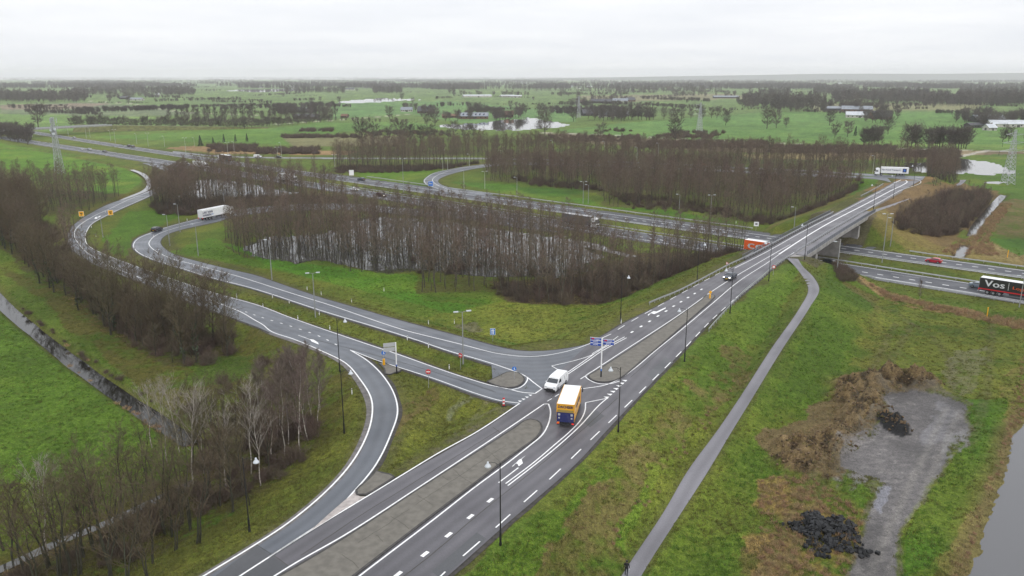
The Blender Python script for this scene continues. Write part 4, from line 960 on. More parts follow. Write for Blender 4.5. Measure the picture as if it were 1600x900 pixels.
# substructure
def wall_block(name, ca, cb, z0, z1, th, parent, mt='bridge_conc', off=B0):
    d_ = np.array(cb)-np.array(ca); L = np.linalg.norm(d_); m_ = MB(); c = (np.array(ca)+np.array(cb))/2
    m_.box((c[0]-off[0], c[1]-off[1], (z0+z1)/2), (L, th, z1-z0), rz=math.atan2(d_[1], d_[0])); return m_.build(name, M[mt], parent)
def deck_cross(cpoly, off):
    """where the deck edges cross a motorway line: left and right points"""
    P = mline(cpoly, off, -60, 140, 1.0); out = []
    for E_ in (bl+RN*(-0.6), brr+RN*(PWID-0.3)):
        d_ = np.linalg.norm(P[:, None]-E_[None], axis=2); i, j = np.unravel_index(d_.argmin(), d_.shape); out.append(P[i])
    return out
cmid = (cNn+cSf)/2
for cp, of, nm_ in ((cmid, 0.0, 'pier'), (cNf, 8.5, 'abutment'), (cSn, -7.0, 'abutment')):
    a, b_ = deck_cross(cp, of); zt = 5.4
    wall_block(nm_, a, b_, -0.6, zt, 0.8 if nm_ == 'pier' else 1.4, bridge)

# ------------------------------------------------------------------ guard rails
def guard(L, f, zf, label, post=2.0, h=0.72, step_px=True, grp='steel guard rails'):
    P = wpts(L, f) if step_px else np.asarray(L)
    P = smooth_poly(P, 2.0); z0 = float(zf(P[:1, 0], P[:1, 1])[0])
    t_ = empty('guard_rail', (P[0][0], P[0][1], z0)); tag(t_, label, 'guard rail', grp)
    rail_run(P, zf, 'x', t_, h=h, post=post, off=tuple(t_.location), rails=[], beam=(h-0.30, h+0.02, 0.035))
    return t_
guard([(1014,477),(1034,468.5),(1052,461.5),(1095,440),(1135,418.5),(1175,398),(1205,382)], PT, lambda x, y: np.maximum(TH(x, y), 0), 'steel guard rail along the wood side of the main road before the bridge')
guard([(1107,519),(1116,508),(1140,482),(1165,456),(1184,441),(1217,413),(1236,401.5)], PS, lambda x, y: np.minimum(S(x, y), TH(x, y)+0.6), 'steel guard rail along the field side of the main road before the bridge')
t_ = guard(go, None, lambda x, y: S(x, y)+0.05, 'steel barrier between carriageway and cycle path on the bridge', step_px=False)
guard([(1243,383),(1310,335)] if 0 else (bl+RN*(-0.35)), None, lambda x, y: S(x, y)+0.1, 'steel barrier on the wood side of the bridge deck', step_px=False)
guard([(1352,305),(1330,316),(1345,308),(1365,297.5),(1380,289)][2:], PT, lambda x, y: np.maximum(TH(x, y), 0), 'steel guard rail beyond the bridge on the wood side')
guard([(1366,325),(1390,311.5),(1410,300)], PS, lambda x, y: np.minimum(S(x, y), TH(x, y)+0.6), 'steel guard rail beyond the bridge on the path side')
zt = lambda x, y: np.maximum(TH(x, y), -0.1)
for c_, of, u0, u1, lb in ((cNf, 3.2, -150, 34, 'far verge of the motorway right of the bridge'), (cNf, 7.4, 82, 300, 'far verge of the motorway left of the bridge'), (cNn, -1.3, -150, 300, 'motorway median, far side'), (cSf, 1.3, -150, 300, 'motorway median, near side'), (cSn, -3.6, -150, 60, 'near verge of the motorway')):
    guard(mline(c_, of, u0, u1, 4.0), None, zt, 'long steel guard rail on the ' + lb, post=4.0, step_px=False, grp='motorway guard rails')

# joints and cracks across the long island
m_ = MB()
for pxs in ([(757,702),(772,714),(786,727)], [(708,735),(726,750),(744,762)], [(652,775),(664,783),(676,790)], [(610,808),(625,818),(640,828)], [(535,868),(548,877),(560,890)], [(588,838),(598,848)], [(690,745),(700,752)], [(815,660),(835,668)], [(650,790),(672,775),(700,757),(740,730),(790,698)], [(560,850),(600,824),(640,797)]):
    P = smooth_poly(wpts(pxs, PS), 0.3); n_ = normals2(P); P = P+n_*(fbm(P[:, 0], P[:, 1], .8, 91, 2)-.5)[:, None]*.25; A, B = P+n_*.022, P-n_*.022; k = len(P)
    m_.add([(q[0], q[1], float(S(q[0], q[1]))+.137) for q in A]+[(q[0], q[1], float(S(q[0], q[1]))+.137) for q in B], [(i, k+i, k+i+1, i+1) for i in range(k-1)])
tag(m_.build('paving_joint', M['crack']), 'dark joints and cracks across the long paved island', kind='structure')

# seams and patches in the asphalt
m_ = MB()
def seam(pxs, w=0.035, f=PS, off=0.026):
    P = smooth_poly(wpts(pxs, f), 0.7); n_ = normals2(P); P = P+n_*(fbm(P[:, 0], P[:, 1], 1.5, 95, 2)-.5)[:, None]*.10; A, B = P+n_*w, P-n_*w; k = len(P)
    m_.add([(q[0], q[1], float(S(q[0], q[1]))+off) for q in A]+[(q[0], q[1], float(S(q[0], q[1]))+off) for q in B], [(i, k+i, k+i+1, i+1) for i in range(k-1)])
for L_ in ([(400,851),(425,867),(453,886)], [(603,922),(680,862),(750,802),(830,738),(905,676),(965,622)], [(1000,545),(1075,500),(1160,432)], [(470,868),(560,808),(660,746),(780,672)], [(590,905),(700,930)], [(985,590),(1040,542),(1110,482)], [(770,668),(800,690)] , [(480,528),(640,570),(775,613)], [(560,508),(700,543),(850,558)], [(1060,514),(1075,524)], [(850,640),(884,585)]): seam(L_)
tag(m_.build('asphalt_seam', M['crack']), 'dark seams in the asphalt of the junction', kind='structure')
M['patch'] = asphalt('asphalt_patch', (0.066, 0.068, 0.074), 0.6, 13.0)
for q in ([(330,905),(400,853),(452,886),(385,940)], [(690,905),(760,842),(745,832),(674,893)], [(905,655),(930,640),(945,650),(922,668)], [(1010,585),(1040,558),(1052,566),(1022,594)]):
    pm = MB(); P = wpts(q, PS); 
    g = []; 
    for u in np.linspace(0, 1, 9):
        for v in np.linspace(0, 1, 7): g.append((P[0]*(1-u)+P[1]*u)*(1-v)+(P[3]*(1-u)+P[2]*u)*v)
    pm.add([(p[0], p[1], float(S(*p))+.021) for p in g], [(i*7+j, i*7+j+1, (i+1)*7+j+1, (i+1)*7+j) for i in range(8) for j in range(6)]); o = pm.build('asphalt_patch', M['patch']); tag(o, 'slightly darker repaired patch of asphalt', kind='structure')
# ------------------------------------------------------------------ trees
class TreeB:
    """trunk and crown of a bare tree as numpy-free lists"""
    def __init__(s, seed): s.r = random.Random(seed); s.t = MB(); s.c = MB()
    def limb(s, mb, pts, r0, r1, n=3):
        k = len(pts); mb.tube(pts, [r0+(r1-r0)*i/(k-1) for i in range(k)], n, caps=False)
    def twig(s, p, d, L, w):
        d = d.normalized(); a = d.cross(Vector((s.r.uniform(-1, 1), s.r.uniform(-1, 1), s.r.uniform(-1, 1)))); 
        if a.length < 1e-3: a = d.orthogonal()
        a.normalize(); m = p+d*L*0.5+Vector((0, 0, s.r.uniform(-.06, .10)*L)); e = p+d*L+Vector((0, 0, s.r.uniform(-.1, .2)*L))
        b = len(s.c.v); s.c.v += [tuple(p-a*w*.5), tuple(p+a*w*.5), tuple(m+a*w*.4), tuple(e), tuple(m-a*w*.4)]
        s.c.f += [(b, b+1, b+2, b+4), (b+4, b+2, b+3)]; s.c.m += [0, 0]
def rdir(r, el, az): return Vector((math.cos(az)*math.cos(el), math.sin(az)*math.cos(el), math.sin(el)))
def make_tree(seed, H=12.0, R=2.4, base=0.32, r0=0.15, nb=26, ntw=11, tw=0.035, upl=50, lean=0.4, droop=0.0, forks=1, sub=4, ivy=0, tlen=0.9, leader=1.0, hull='oval'):
    T_ = TreeB(seed); r = T_.r
    stems = []
    for f_ in range(forks):
        az = r.uniform(0, 2*PI); off = 0 if forks == 1 else r.uniform(0.15, 0.5)
        pts = []; x, y_ = r.uniform(-.1, .1)*forks, r.uniform(-.1, .1)*forks; ph = r.uniform(0, 6)
        for i in range(9):
            z = H*leader*i/8; w = (i/8)**1.3
            pts.append(Vector((x + math.cos(az)*(lean*w+off*w*3)+0.12*math.sin(i*1.7+ph), y_+math.sin(az)*(lean*w+off*w*3)+0.12*math.cos(i*1.3+ph), z-0.25 if i == 0 else z)))
        stems.append(pts); T_.limb(T_.t, pts, r0*(1 if forks == 1 else .8), 0.018, 6)
    for pts in stems:
        n = nb//forks
        for k in range(n):
            h = base+(1-base)*(k+r.random())/n; i = min(7, int(h*8)); u = h*8-i; p = pts[i].lerp(pts[i+1], u)
            q = (h-base)/(1-base)
            if hull == 'oval': ext = R*(0.35+0.65*math.sin(PI*min(1, 0.22+q*0.75)))*(1-0.45*q)
            elif hull == 'round': ext = R*math.sqrt(max(0.05, 1-(2*q-0.9)**2/1.25))
            else: ext = R*(0.55+0.45*math.sin(PI*q))
            ext *= r.uniform(0.7, 1.15); az = k*2.4+r.uniform(-.5, .5); el = math.radians(upl+r.uniform(-14, 14)+q*15)
            d = rdir(r, el, az); L = ext/max(0.35, math.cos(el)); L = min(L, R*2.2)
            P = [p]; 
            for j in range(1, 4):
                d2 = (d+Vector((0, 0, (0.10 if not droop else -droop*j*0.3)*j))+Vector((r.uniform(-.12, .12), r.uniform(-.12, .12), 0))).normalized(); P.append(P[-1]+d2*L/3)
            rb = max(0.018, r0*(1-h)*0.5+0.012); T_.limb(T_.c, P, rb, 0.008, 3)
            for j in range(sub):
                u2 = r.uniform(.25, 1.0)*2.999; i2 = int(u2); pp = P[i2].lerp(P[i2+1], u2-i2)
                sd = (d+Vector((r.uniform(-1, 1), r.uniform(-1, 1), r.uniform(-.3, .8)))*0.95).normalized(); sl = L*r.uniform(.22, .5)+0.2
                e = pp+sd*sl; T_.limb(T_.c, [pp, pp.lerp(e, .5)+Vector((0, 0, .05)), e], 0.012, 0.006, 3)
                for q_ in range(ntw):
                    bp = pp.lerp(e, r.uniform(.15, 1)); td = (sd*0.8+Vector((r.uniform(-1, 1), r.uniform(-1, 1), r.uniform(-.4, 1.0)-droop))).normalized()
                    T_.twig(bp, td, tlen*r.uniform(.4, 1.1), tw)
    if ivy:
        for k in range(ivy):
            i = r.uniform(0, 5.0); p = stems[0][int(i)].lerp(stems[0][int(i)+1], i-int(i)); a = r.uniform(0, 2*PI); rr = r0+r.uniform(0, .35)
            c = p+Vector((math.cos(a)*rr, math.sin(a)*rr, 0)); s_ = r.uniform(.1, .22); n1 = Vector((r.uniform(-1, 1), r.uniform(-1, 1), r.uniform(-1, 1))).normalized(); n2 = n1.orthogonal().normalized()
            T_.t.add([c-n1*s_, c-n2*s_, c+n1*s_, c+n2*s_], [(0, 1, 2, 3)], 1)
    return T_
def mesh_of(mb, name, mats):
    me = bpy.data.meshes.new(name); me.from_pydata(mb.v, [], mb.f)
    for m in mats: me.materials.append(m)
    if len(mats) > 1: me.polygons.foreach_set('material_index', mb.m)
    me.update(); return me
PROTO = {}
def proto(key, trees, bark, twig, ivym='ivy'):
    L = []
    for T_ in trees: L.append((mesh_of(T_.t, key+'_trunk', [M[bark], M[ivym]]), mesh_of(T_.c, key+'_crown', [M[twig]])))
    PROTO[key] = L
proto('alder', [make_tree(100+i, H=11.5+i*.5, R=2.0+0.2*(i % 3), base=0.36+.05*(i%3), r0=0.13, nb=22, ntw=7, tw=0.027, upl=30, lean=.9, tlen=.8) for i in range(5)], 'bark', 'twig')
proto('oakish', [make_tree(200+i, H=11, R=3.4, base=0.20, r0=0.2, nb=30, ntw=11, sub=5, tw=0.036, upl=38, lean=.9, tlen=1.0, hull='full', ivy=(60 if i == 1 else 0)) for i in range(4)], 'bark_green', 'twig_olive')
proto('brownwood', [make_tree(150+i, H=11.5, R=2.6, base=0.28, r0=0.15, nb=26, ntw=10, tw=0.034, upl=36, lean=.9, hull='oval') for i in range(4)], 'bark', 'twig')
proto('birch', [make_tree(300+i, H=12.5, R=1.9, base=0.22, r0=0.085, nb=34, ntw=14, sub=5, tw=0.024, upl=55, lean=1.1, droop=.1, tlen=0.9) for i in range(3)], 'birch', 'twig_red')
# a birch whose limbs are white as well
_w = make_tree(340, H=10.5, R=2.6, base=0.40, r0=0.10, nb=15, ntw=5, sub=5, tw=0.018, upl=48, lean=1.0, tlen=.8)
proto('belt', [make_tree(260+i, H=11.5, R=3.0, base=0.26, r0=0.19, nb=26, ntw=9, sub=4, tw=0.030, upl=45, lean=1.1, tlen=.9, hull='oval', forks=1+(i % 2)) for i in range(4)], 'bark_green', 'twig_olive')
PROTO['white_birch'] = [(mesh_of(_w.t, 'white_birch_trunk', [M['birch'], M['ivy']]), mesh_of(_w.c, 'white_birch_crown', [mat('birch_limbs', (.27, .24, .21), .8)]))]
proto('field', [make_tree(400+i, H=10.5, R=4.6, base=0.18, r0=0.3, nb=36, ntw=12, sub=6, tw=0.095, upl=32, lean=.5, tlen=1.2, hull='round', leader=.93) for i in range(3)], 'bark', 'twig_far')
proto('poplar', [make_tree(450+i, H=18, R=5.2, base=0.15, r0=0.35, nb=40, ntw=11, sub=5, tw=0.11, upl=44, lean=.8, tlen=1.7) for i in range(2)], 'bark', 'twig_far')
proto('far', [make_tree(500+i, H=12, R=3.4, base=0.10, r0=0.24, nb=16, ntw=11, sub=3, tw=0.30, upl=36, lean=.5, tlen=1.8, hull='round') for i in range(3)], 'bark', 'twig_far')
def make_bush(seed, R=1.6, Hh=2.0, n=150, w=0.03, subn=5):
    T_ = TreeB(seed); r = T_.r
    for k in range(n):
        az = r.uniform(0, 2*PI); el = r.uniform(.25, 1.5); d = rdir(r, el, az); p = Vector((r.uniform(-.5, .5)*R, r.uniform(-.5, .5)*R, -0.1)); L = Hh*r.uniform(.5, 1.05)
        T_.twig(p, d, L, w*1.4)
        for j in range(subn):
            T_.twig(p+d*L*r.uniform(.3, .95), (d+Vector((r.uniform(-1, 1), r.uniform(-1, 1), r.uniform(-.4, 1)))).normalized(), L*r.uniform(.2, .45), w)
    return T_
def bushproto(key, cnt, mt, **kw): PROTO[key] = [(None, mesh_of(make_bush(600+i*7, **kw).c, key, [M[mt]])) for i in range(cnt)]
bushproto('bush', 3, 'bramble', R=1.8, Hh=2.3, n=130, w=0.03)
bushproto('bushg', 2, 'bush_green', R=1.6, Hh=1.8, n=150, w=0.07)
bushproto('bushfar', 2, 'bramble', R=2.4, Hh=2.6, n=70, w=0.12, subn=3)
bushproto('reedtuft', 2, 'reed', R=1.0, Hh=0.9, n=60, w=0.035, subn=2)
def make_conifer(seed, H=8, R=2.0):
    T_ = TreeB(seed); r = T_.r; T_.limb(T_.t, [Vector((0, 0, -.2)), Vector((0, 0, H*.5)), Vector((0, 0, H))], 0.16, .02, 5)
    for k in range(420):
        q = r.random()**.8; z = H*(0.08+.92*q); rad = R*(1-q)*r.uniform(.35, 1.05)+.1; a = r.uniform(0, 2*PI); p = Vector((math.cos(a)*rad*.5, math.sin(a)*rad*.5, z)); d = Vector((math.cos(a), math.sin(a), -0.25))
        T_.twig(p, d, rad*.7+.25, .32)
    return T_
PROTO['conifer'] = [(mesh_of(c_.t, 'conifer_trunk', [M['bark']]), mesh_of(c_.c, 'conifer_crown', [M['needle']])) for c_ in [make_conifer(700), make_conifer(701, 9, 1.7)]]

def place_tree(key, x, y, z, s, rz, name, label, cat, group=None, idx=None, parts=True, sz=None):
    L = PROTO[key]; tm, cm = L[(idx if idx is not None else RNG.randint(len(L))) % len(L)]
    if tm is None:
        o = bpy.data.objects.new(name, cm); link(o)
    else:
        o = empty(name)
        for nm_, me_ in (('trunk', tm), ('crown', cm)): link(bpy.data.objects.new(nm_, me_), o)
    o.location = (x, y, z); o.rotation_euler = (RNG.uniform(-.04, .04), RNG.uniform(-.04, .04), rz); o.scale = (s, s, s*(sz or 1))
    return tag(o, label, cat, group)
_colls = {}
def inst_coll(key):
    """prototype meshes joined, in a collection that is only used for instancing"""
    if key in _colls: return _colls[key]
    c = bpy.data.collections.new('source_'+key)
    for i, (tm, cm) in enumerate(PROTO[key]):
        if tm is None: me_ = cm
        else:
            bm = bmesh.new(); bm.from_mesh(tm); k = len(bm.faces); bm.from_mesh(cm); bm.faces.ensure_lookup_table()
            me_ = bpy.data.meshes.new(key+'_joined'); mats = list(tm.materials)+list(cm.materials)
            for f_ in bm.faces[k:]: f_.material_index = len(tm.materials)
            bm.to_mesh(me_); bm.free()
            for m_ in mats: me_.materials.append(m_)
        c.objects.link(bpy.data.objects.new('%s_source_%d' % (key, i), me_))
    _colls[key] = c; return c
def scatter(name, key, pts, label, cat, hmul=None):
    """pts: (x, y, z, scale, rotz, zscale); one object of kind stuff"""
    pts = np.array(pts); me_ = bpy.data.meshes.new(name); me_.vertices.add(len(pts)); me_.vertices.foreach_set('co', pts[:, :3].astype(np.float32).ravel())
    a = me_.attributes.new('rot', 'FLOAT_VECTOR', 'POINT'); rr = np.zeros((len(pts), 3), np.float32); rr[:, 2] = pts[:, 4]; rr[:, 0] = RNG.uniform(-.05, .05, len(pts)); rr[:, 1] = RNG.uniform(-.05, .05, len(pts)); a.data.foreach_set('vector', rr.ravel())
    a = me_.attributes.new('scl', 'FLOAT_VECTOR', 'POINT'); ss = np.stack([pts[:, 3], pts[:, 3], pts[:, 3]*pts[:, 5]], 1).astype(np.float32); a.data.foreach_set('vector', ss.ravel())
    a = me_.attributes.new('idx', 'INT', 'POINT'); a.data.foreach_set('value', RNG.randint(0, 100, len(pts)).astype(np.int32))
    o = link(bpy.data.objects.new(name, me_)); md = o.modifiers.new('scatter', 'NODES')
    g = bpy.data.node_groups.new('scatter_'+name, 'GeometryNodeTree'); g.interface.new_socket('Geometry', in_out='INPUT', socket_type='NodeSocketGeometry'); g.interface.new_socket('Geometry', in_out='OUTPUT', socket_type='NodeSocketGeometry')
    gi = g.nodes.new('NodeGroupInput'); go_ = g.nodes.new('NodeGroupOutput'); ip = g.nodes.new('GeometryNodeInstanceOnPoints'); ci = g.nodes.new('GeometryNodeCollectionInfo'); mp = g.nodes.new('GeometryNodeMeshToPoints')
    ci.inputs['Collection'].default_value = inst_coll(key); ci.inputs['Separate Children'].default_value = True; ci.inputs['Reset Children'].default_value = True
    g.links.new(gi.outputs[0], mp.inputs[0]); g.links.new(mp.outputs[0], ip.inputs['Points']); g.links.new(ci.outputs[0], ip.inputs['Instance']); ip.inputs['Pick Instance'].default_value = True
    for an, ty, sock in (('rot', 'FLOAT_VECTOR', 'Rotation'), ('scl', 'FLOAT_VECTOR', 'Scale'), ('idx', 'INT', 'Instance Index')):
        na = g.nodes.new('GeometryNodeInputNamedAttribute'); na.data_type = ty; na.inputs['Name'].default_value = an; g.links.new(na.outputs[0], ip.inputs[sock])
    g.links.new(ip.outputs[0], go_.inputs[0]); md.node_group = g
    tag(o, label, None, None, 'stuff'); return o

def fill(poly, spacing, jitter=0.45, f=P0, clear=1.5, row=None):
    """world points over a pixel polygon at ground level, roughly on a grid of the given spacing"""
    W_ = wpts(poly, f); x0, y0 = W_.min(0); x1, y1 = W_.max(0); nx = int((x1-x0)/spacing)+2; ny = int((y1-y0)/spacing)+2
    gx, gy = np.meshgrid(x0+np.arange(nx)*spacing, y0+np.arange(ny)*spacing); gx = gx.ravel()+RNG.uniform(-1, 1, nx*ny)*spacing*jitter; gy = gy.ravel()+RNG.uniform(-1, 1, nx*ny)*spacing*jitter
    k = pip(gx, gy, W_); gx, gy = gx[k], gy[k]
    if len(gx) == 0: return np.zeros((0, 2))
    a, _ = near(NET, gx, gy, 30); b_, _ = near(MWN, gx, gy, 30); c_, _ = near(PTH, gx, gy, 30); d_, _ = near(DIT, gx, gy, 20); k = (a > clear) & (b_ > clear) & (c_ > clear) & (d_ > 0.9)
    return np.stack([gx[k], gy[k]], 1)
cand = []      # (x, y, key, scale, zscale, wood name)
WOODSPEC = [('left', 'oakish', 4.6, (0.82, 1.15)), ('left_back', 'alder', 4.2, (0.8, 1.05)), ('mid_flood', 'alder', 3.1, (0.62, 1.12)), ('upper_left', 'alder', 3.7, (0.65, 1.15)),
            ('far_strip', 'alder', 4.2, (0.7, 1.2)), ('far_back', 'brownwood', 5.2, (0.60, 1.2)), ('far_right', 'brownwood', 4.4, (0.60, 1.15))]
for w, key, spc, (a, b_) in WOODSPEC:
    P = fill(WOODS[w], spc)
    thin = fbm(P[:, 0], P[:, 1], 22, 61, 2)
    for p, t_ in zip(P, thin):
        if w == 'mid_flood' and t_ < 0.36 and RNG.rand() < .75: continue
        if RNG.rand() < 0.12: continue
        cand.append((p[0], p[1], key, RNG.uniform(a, b_), RNG.uniform(.9, 1.12), w))
_rs = smooth_poly(wpts([(112,372),(104,392),(130,425),(200,458),(280,488),(355,517)], P0), 4.6)
for q in _rs: cand.append((q[0]+RNG.uniform(-1.3, 1.3), q[1]+RNG.uniform(-1.3, 1.3), 'alder', RNG.uniform(.75, 1.02), 1.0, 'left'))
for q in fill([(236,322),(239,303),(262,298),(290,287),(303,292),(300,334),(250,336)], 3.0): cand.append((q[0], q[1], 'alder', RNG.uniform(.8, 1.1), 1.0, 'upper_left'))
_rs = smooth_poly(wpts([(392,404),(440,407),(510,410),(560,424),(612,428),(650,424)], P0), 3.8)
for q in _rs: cand.append((q[0]+RNG.uniform(-1.3, 1.3), q[1]+RNG.uniform(-1.3, 1.6), 'alder', RNG.uniform(.7, 1.05), 1.0, 'mid_flood'))
LB = {'left': ('mossy bare tree in the dense olive brown wood along the left ditch', 'trees of the left wood'), 'left_back': ('bare tree in the grove behind the exit ramp', 'trees of the upper left grove'),
      'mid_flood': ('slim bare alder standing in the flooded wood inside the ramp loop', 'alders of the flooded middle wood'), 'upper_left': ('slim bare alder beside the flooded hollow under the motorway', 'alders of the upper left wood'),
      'far_strip': ('slim bare alder in the strip before the slip road', 'alders of the far strip'), 'far_back': ('slim bare alder in the belt behind the slip road', 'alders of the back belt'), 'far_right': ('slim bare alder in the dark wood inside the far loop', 'alders of the far right wood')}
def seen_size(c): return 1/(c[1]+1)
vis = []
for c in cand:
    px, py = proj(c[0], c[1], 6.0); vis.append((float(px) > -10) and (float(px) < 1610) and float(py) < 910)
# the nearest of each wood stand at its open edge: take from the front
order = sorted([i for i in range(len(cand)) if vis[i]], key=lambda i: cand[i][1])
quota = {'left': 95, 'mid_flood': 95, 'upper_left': 25, 'left_back': 25, 'far_strip': 15, 'far_right': 20, 'far_back': 0}
pick = set()
for i in order:
    w = cand[i][5]
    if quota.get(w, 0) > 0: quota[w] -= 1; pick.add(i)
rest = {}
def sublabel(w, x, y_):
    px, py = proj(x, y_, 0.0); px = float(px); py = float(py)
    if w == 'left':
        if px > 300: return 'bare tree at the blunt road end of the dense left wood, nearest the lamp curve', 'trees at the road end of the left wood'
        if px < 110: return 'mossy bare tree at the left picture edge of the dense wood, above the ditch', 'trees at the picture edge of the left wood'
        return ('mossy bare tree in the long side of the left wood facing the dark ditch', 'ditch side trees of the left wood') if py > 330+px*.66 else ('bare tree on the exit ramp side of the left wood', 'ramp side trees of the left wood')
    if w == 'mid_flood':
        if px < 500: return 'slim bare alder at the left end of the flooded middle wood', 'left end of the flooded wood'
        if px < 640: return 'slim bare alder standing in the brightest flood water of the middle wood', 'alders in the bright water'
        if px < 790: return 'slim bare alder of the group on the lawn corner of the middle wood', 'alders of the lawn corner'
        return 'bare tree above the brambles at the bridge end of the middle wood', 'bridge end of the flooded wood'
    return LB[w]
for i, c in enumerate(cand):
    x, y_, key, s, sz, w = c; z = max(float(TH(x, y_)), -0.2); rz = RNG.uniform(0, 2*PI)
    if i in pick: place_tree(key, x, y_, z, s, rz, 'bare_tree', sublabel(w, x, y_)[0], 'tree', sublabel(w, x, y_)[1], sz=sz)
    else: rest.setdefault((w, key), []).append((x, y_, z, s, rz, sz))
for (w, key), pts in rest.items():
    scatter('woodland', key, pts, 'mass of %s' % LB[w][1].replace('trees', 'bare trees'), 'wood')
print('trees individually', len(pick), 'rest', {k: len(v) for k, v in rest.items()})
# undergrowth
def under(poly, spc, key, a, b_, label, f=P0, clear=1.0, name='undergrowth', dens=1.0):
    P = fill(poly, spc, f=f, clear=clear); pts = [(p[0], p[1], max(float(TH(*p)), -.25), RNG.uniform(a, b_), RNG.uniform(0, 6.28), RNG.uniform(.8, 1.2)) for p in P if RNG.rand() < dens]
    if pts: scatter(name, key, pts, label, 'shrubs')
under([(372,520),(372,545),(345,572),(262,572),(200,536),(150,498),(110,462),(60,425),(20,385),(60,400),(150,450),(260,500),(330,520)], 2.8, 'bush', .4, 1.2, 'brown brambles along the front of the left wood', dens=.75)
under([(-60,345),(60,345),(120,372),(150,440),(300,500),(360,540),(250,560),(120,460),(20,380)], 3.6, 'bush', .8, 1.6, 'thicket beneath the left wood', dens=.8)
under([(770,450),(880,446),(1010,415),(1150,405),(1166,408),(1128,424),(1060,440),(1005,460),(950,478),(870,478),(800,472),(775,460)], 2.7, 'bush', .5, 1.5, 'dark brambles beneath the middle wood')
under([(640,405),(760,410),(900,420),(1000,400),(900,430),(780,440),(655,430)], 4.0, 'bush', .6, 1.1, 'scrub at the water edge of the middle wood', dens=.5)
under([(238,322),(300,312),(360,312),(440,310),(530,312),(540,318),(430,322),(330,332),(300,337),(248,335)], 2.8, 'bush', .6, 1.5, 'dark brambles below the upper left wood')
under([(525,262),(700,260),(760,254),(700,264),(620,270),(525,271)], 3.0, 'bush', .8, 1.2, 'low brambles along the far strip')
under([(800,278),(940,292),(945,300),(1040,312),(1150,334),(1205,345),(1252,338),(1345,295),(1345,300),(1300,328),(1252,346),(1205,353),(1090,332),(990,327),(945,300),(830,290)], 3.4, 'bush', .5, 1.4, 'brambles at the foot of the far right wood', dens=.8)
under([(1392,352),(1400,338),(1440,318),(1490,302),(1530,300),(1550,312),(1520,345),(1495,366),(1470,372),(1420,366)], 2.9, 'bush', .5, 1.7, 'dense purple brown thicket on the bank right of the bridge', f=PT, name='thicket')
under([(1392,352),(1400,338),(1440,318),(1490,302),(1530,300),(1550,312),(1520,345),(1495,366),(1470,372),(1420,366)], 3.6, 'brownwood', .30, .5, 'small bare trees rising from the thicket right of the bridge', f=PT, name='thicket')
under([(790,455),(900,448),(1010,420),(1150,408),(1128,424),(1060,440),(1005,460),(950,476),(870,476),(800,470)], 3.6, 'brownwood', .3, .6, 'saplings at the front of the middle wood', name='saplings')
under([(372,540),(345,565),(262,568),(200,532),(150,494),(110,458),(60,425),(20,385),(60,400),(150,450),(260,500),(330,520)], 4.2, 'oakish', .35, .6, 'saplings at the front of the left wood', name='saplings')
under([(1470,304),(1500,296),(1540,312),(1520,325),(1490,318)], 2.4, 'bushg', .7, 1.1, 'dark green brambles on the right bank', f=PT, name='thicket')
under([(1450,262),(1490,255),(1496,285),(1480,293),(1445,291)], 2.6, 'alder', .75, .95, 'tall brown clump of slim trees beside the far junction', f=PT, name='tree_clump')
under([(1292,408),(1300,405),(1330,425),(1345,440),(1310,440)], 1.6, 'bush', .5, .8, 'brown scrub on the slope under the bridge end', f=PT, name='scrub')
under([(1345,446),(1400,462),(1480,480),(1610,506),(1610,520),(1480,490),(1390,466)], 1.3, 'reedtuft', .8, 1.4, 'dry reeds along the field ditch', name='reeds')
under([(1470,395),(1510,372),(1540,345),(1565,318),(1580,318),(1545,372),(1560,400)], 1.6, 'reedtuft', .8, 1.5, 'dry reeds beside the right ditch', name='reeds')
under([(1190,745),(1250,745),(1320,775),(1350,810),(1330,870),(1310,960),(1160,960),(1185,860)], 0.85, 'reedtuft', .45, .8, 'tawny dry grass round the stone heap', name='reeds', dens=.6)
under([(1598,560),(1612,560),(1612,620),(1575,700),(1545,775),(1520,850),(1480,960),(1470,960),(1505,860),(1540,760),(1565,690)], 0.9, 'reedtuft', .35, .7, 'dry reeds on the canal bank', name='reeds', dens=.7)
under([(1060,690),(1120,620),(1150,590),(1140,620),(1070,720),(1000,810),(960,850),(940,870),(960,820)], 1.2, 'reedtuft', .3, .6, 'brown dead stems on the embankment slope', f=PT, name='dead_stems', dens=.6)
under([(35,505),(131,590),(250,680),(300,700),(310,680),(190,600),(60,505)], 1.0, 'reedtuft', .4, .8, 'dead grass on the ditch bank', name='reeds', dens=.4, clear=.2)
# lower left: tall trees, birches
BIRCH = [(445,712,1.0),(468,708,1.05),(452,694,.95),(480,688,1.0),(432,690,.9),(497,665,.8),(420,672,.85),(438,668,.9),(462,665,.95),(486,655,.85),(410,700,.9),(425,718,.85),(470,680,.9),(500,640,.7),(450,650,.85),(475,640,.8)]
for i, (px, py, s) in enumerate(BIRCH):
    p = PT(px, py); place_tree('birch', *p, s*.96, RNG.uniform(0, 6.28), 'birch_tree', 'slim pale birch in the tight reddish clump below the lamp curve', 'birch', 'birches of the reddish clump')
for px, py, s, lb in [(72,868,.95,'white limbed birch standing alone at the lower left'),(262,728,.95,'white birch at the end of the dark ditch'),(300,765,1.1,'tall white stemmed birch leaning by the thin ditch'),(352,770,.9,'white birch between the birch and the lamp'),(392,742,1.05,'white birch left of the reddish clump'),(236,700,.8,'small white birch beside the ditch water'),(318,742,1.0,'white birch behind the leaning white stem'),(408,758,.85,'white birch just right of the nearest birch pair'),(282,706,.9,'pale birch where the dark ditch ends')]:
    p = PT(px, py); place_tree('white_birch', *p, s, RNG.uniform(0, 6.28), 'birch_tree', lb, 'birch', sz=1.1)
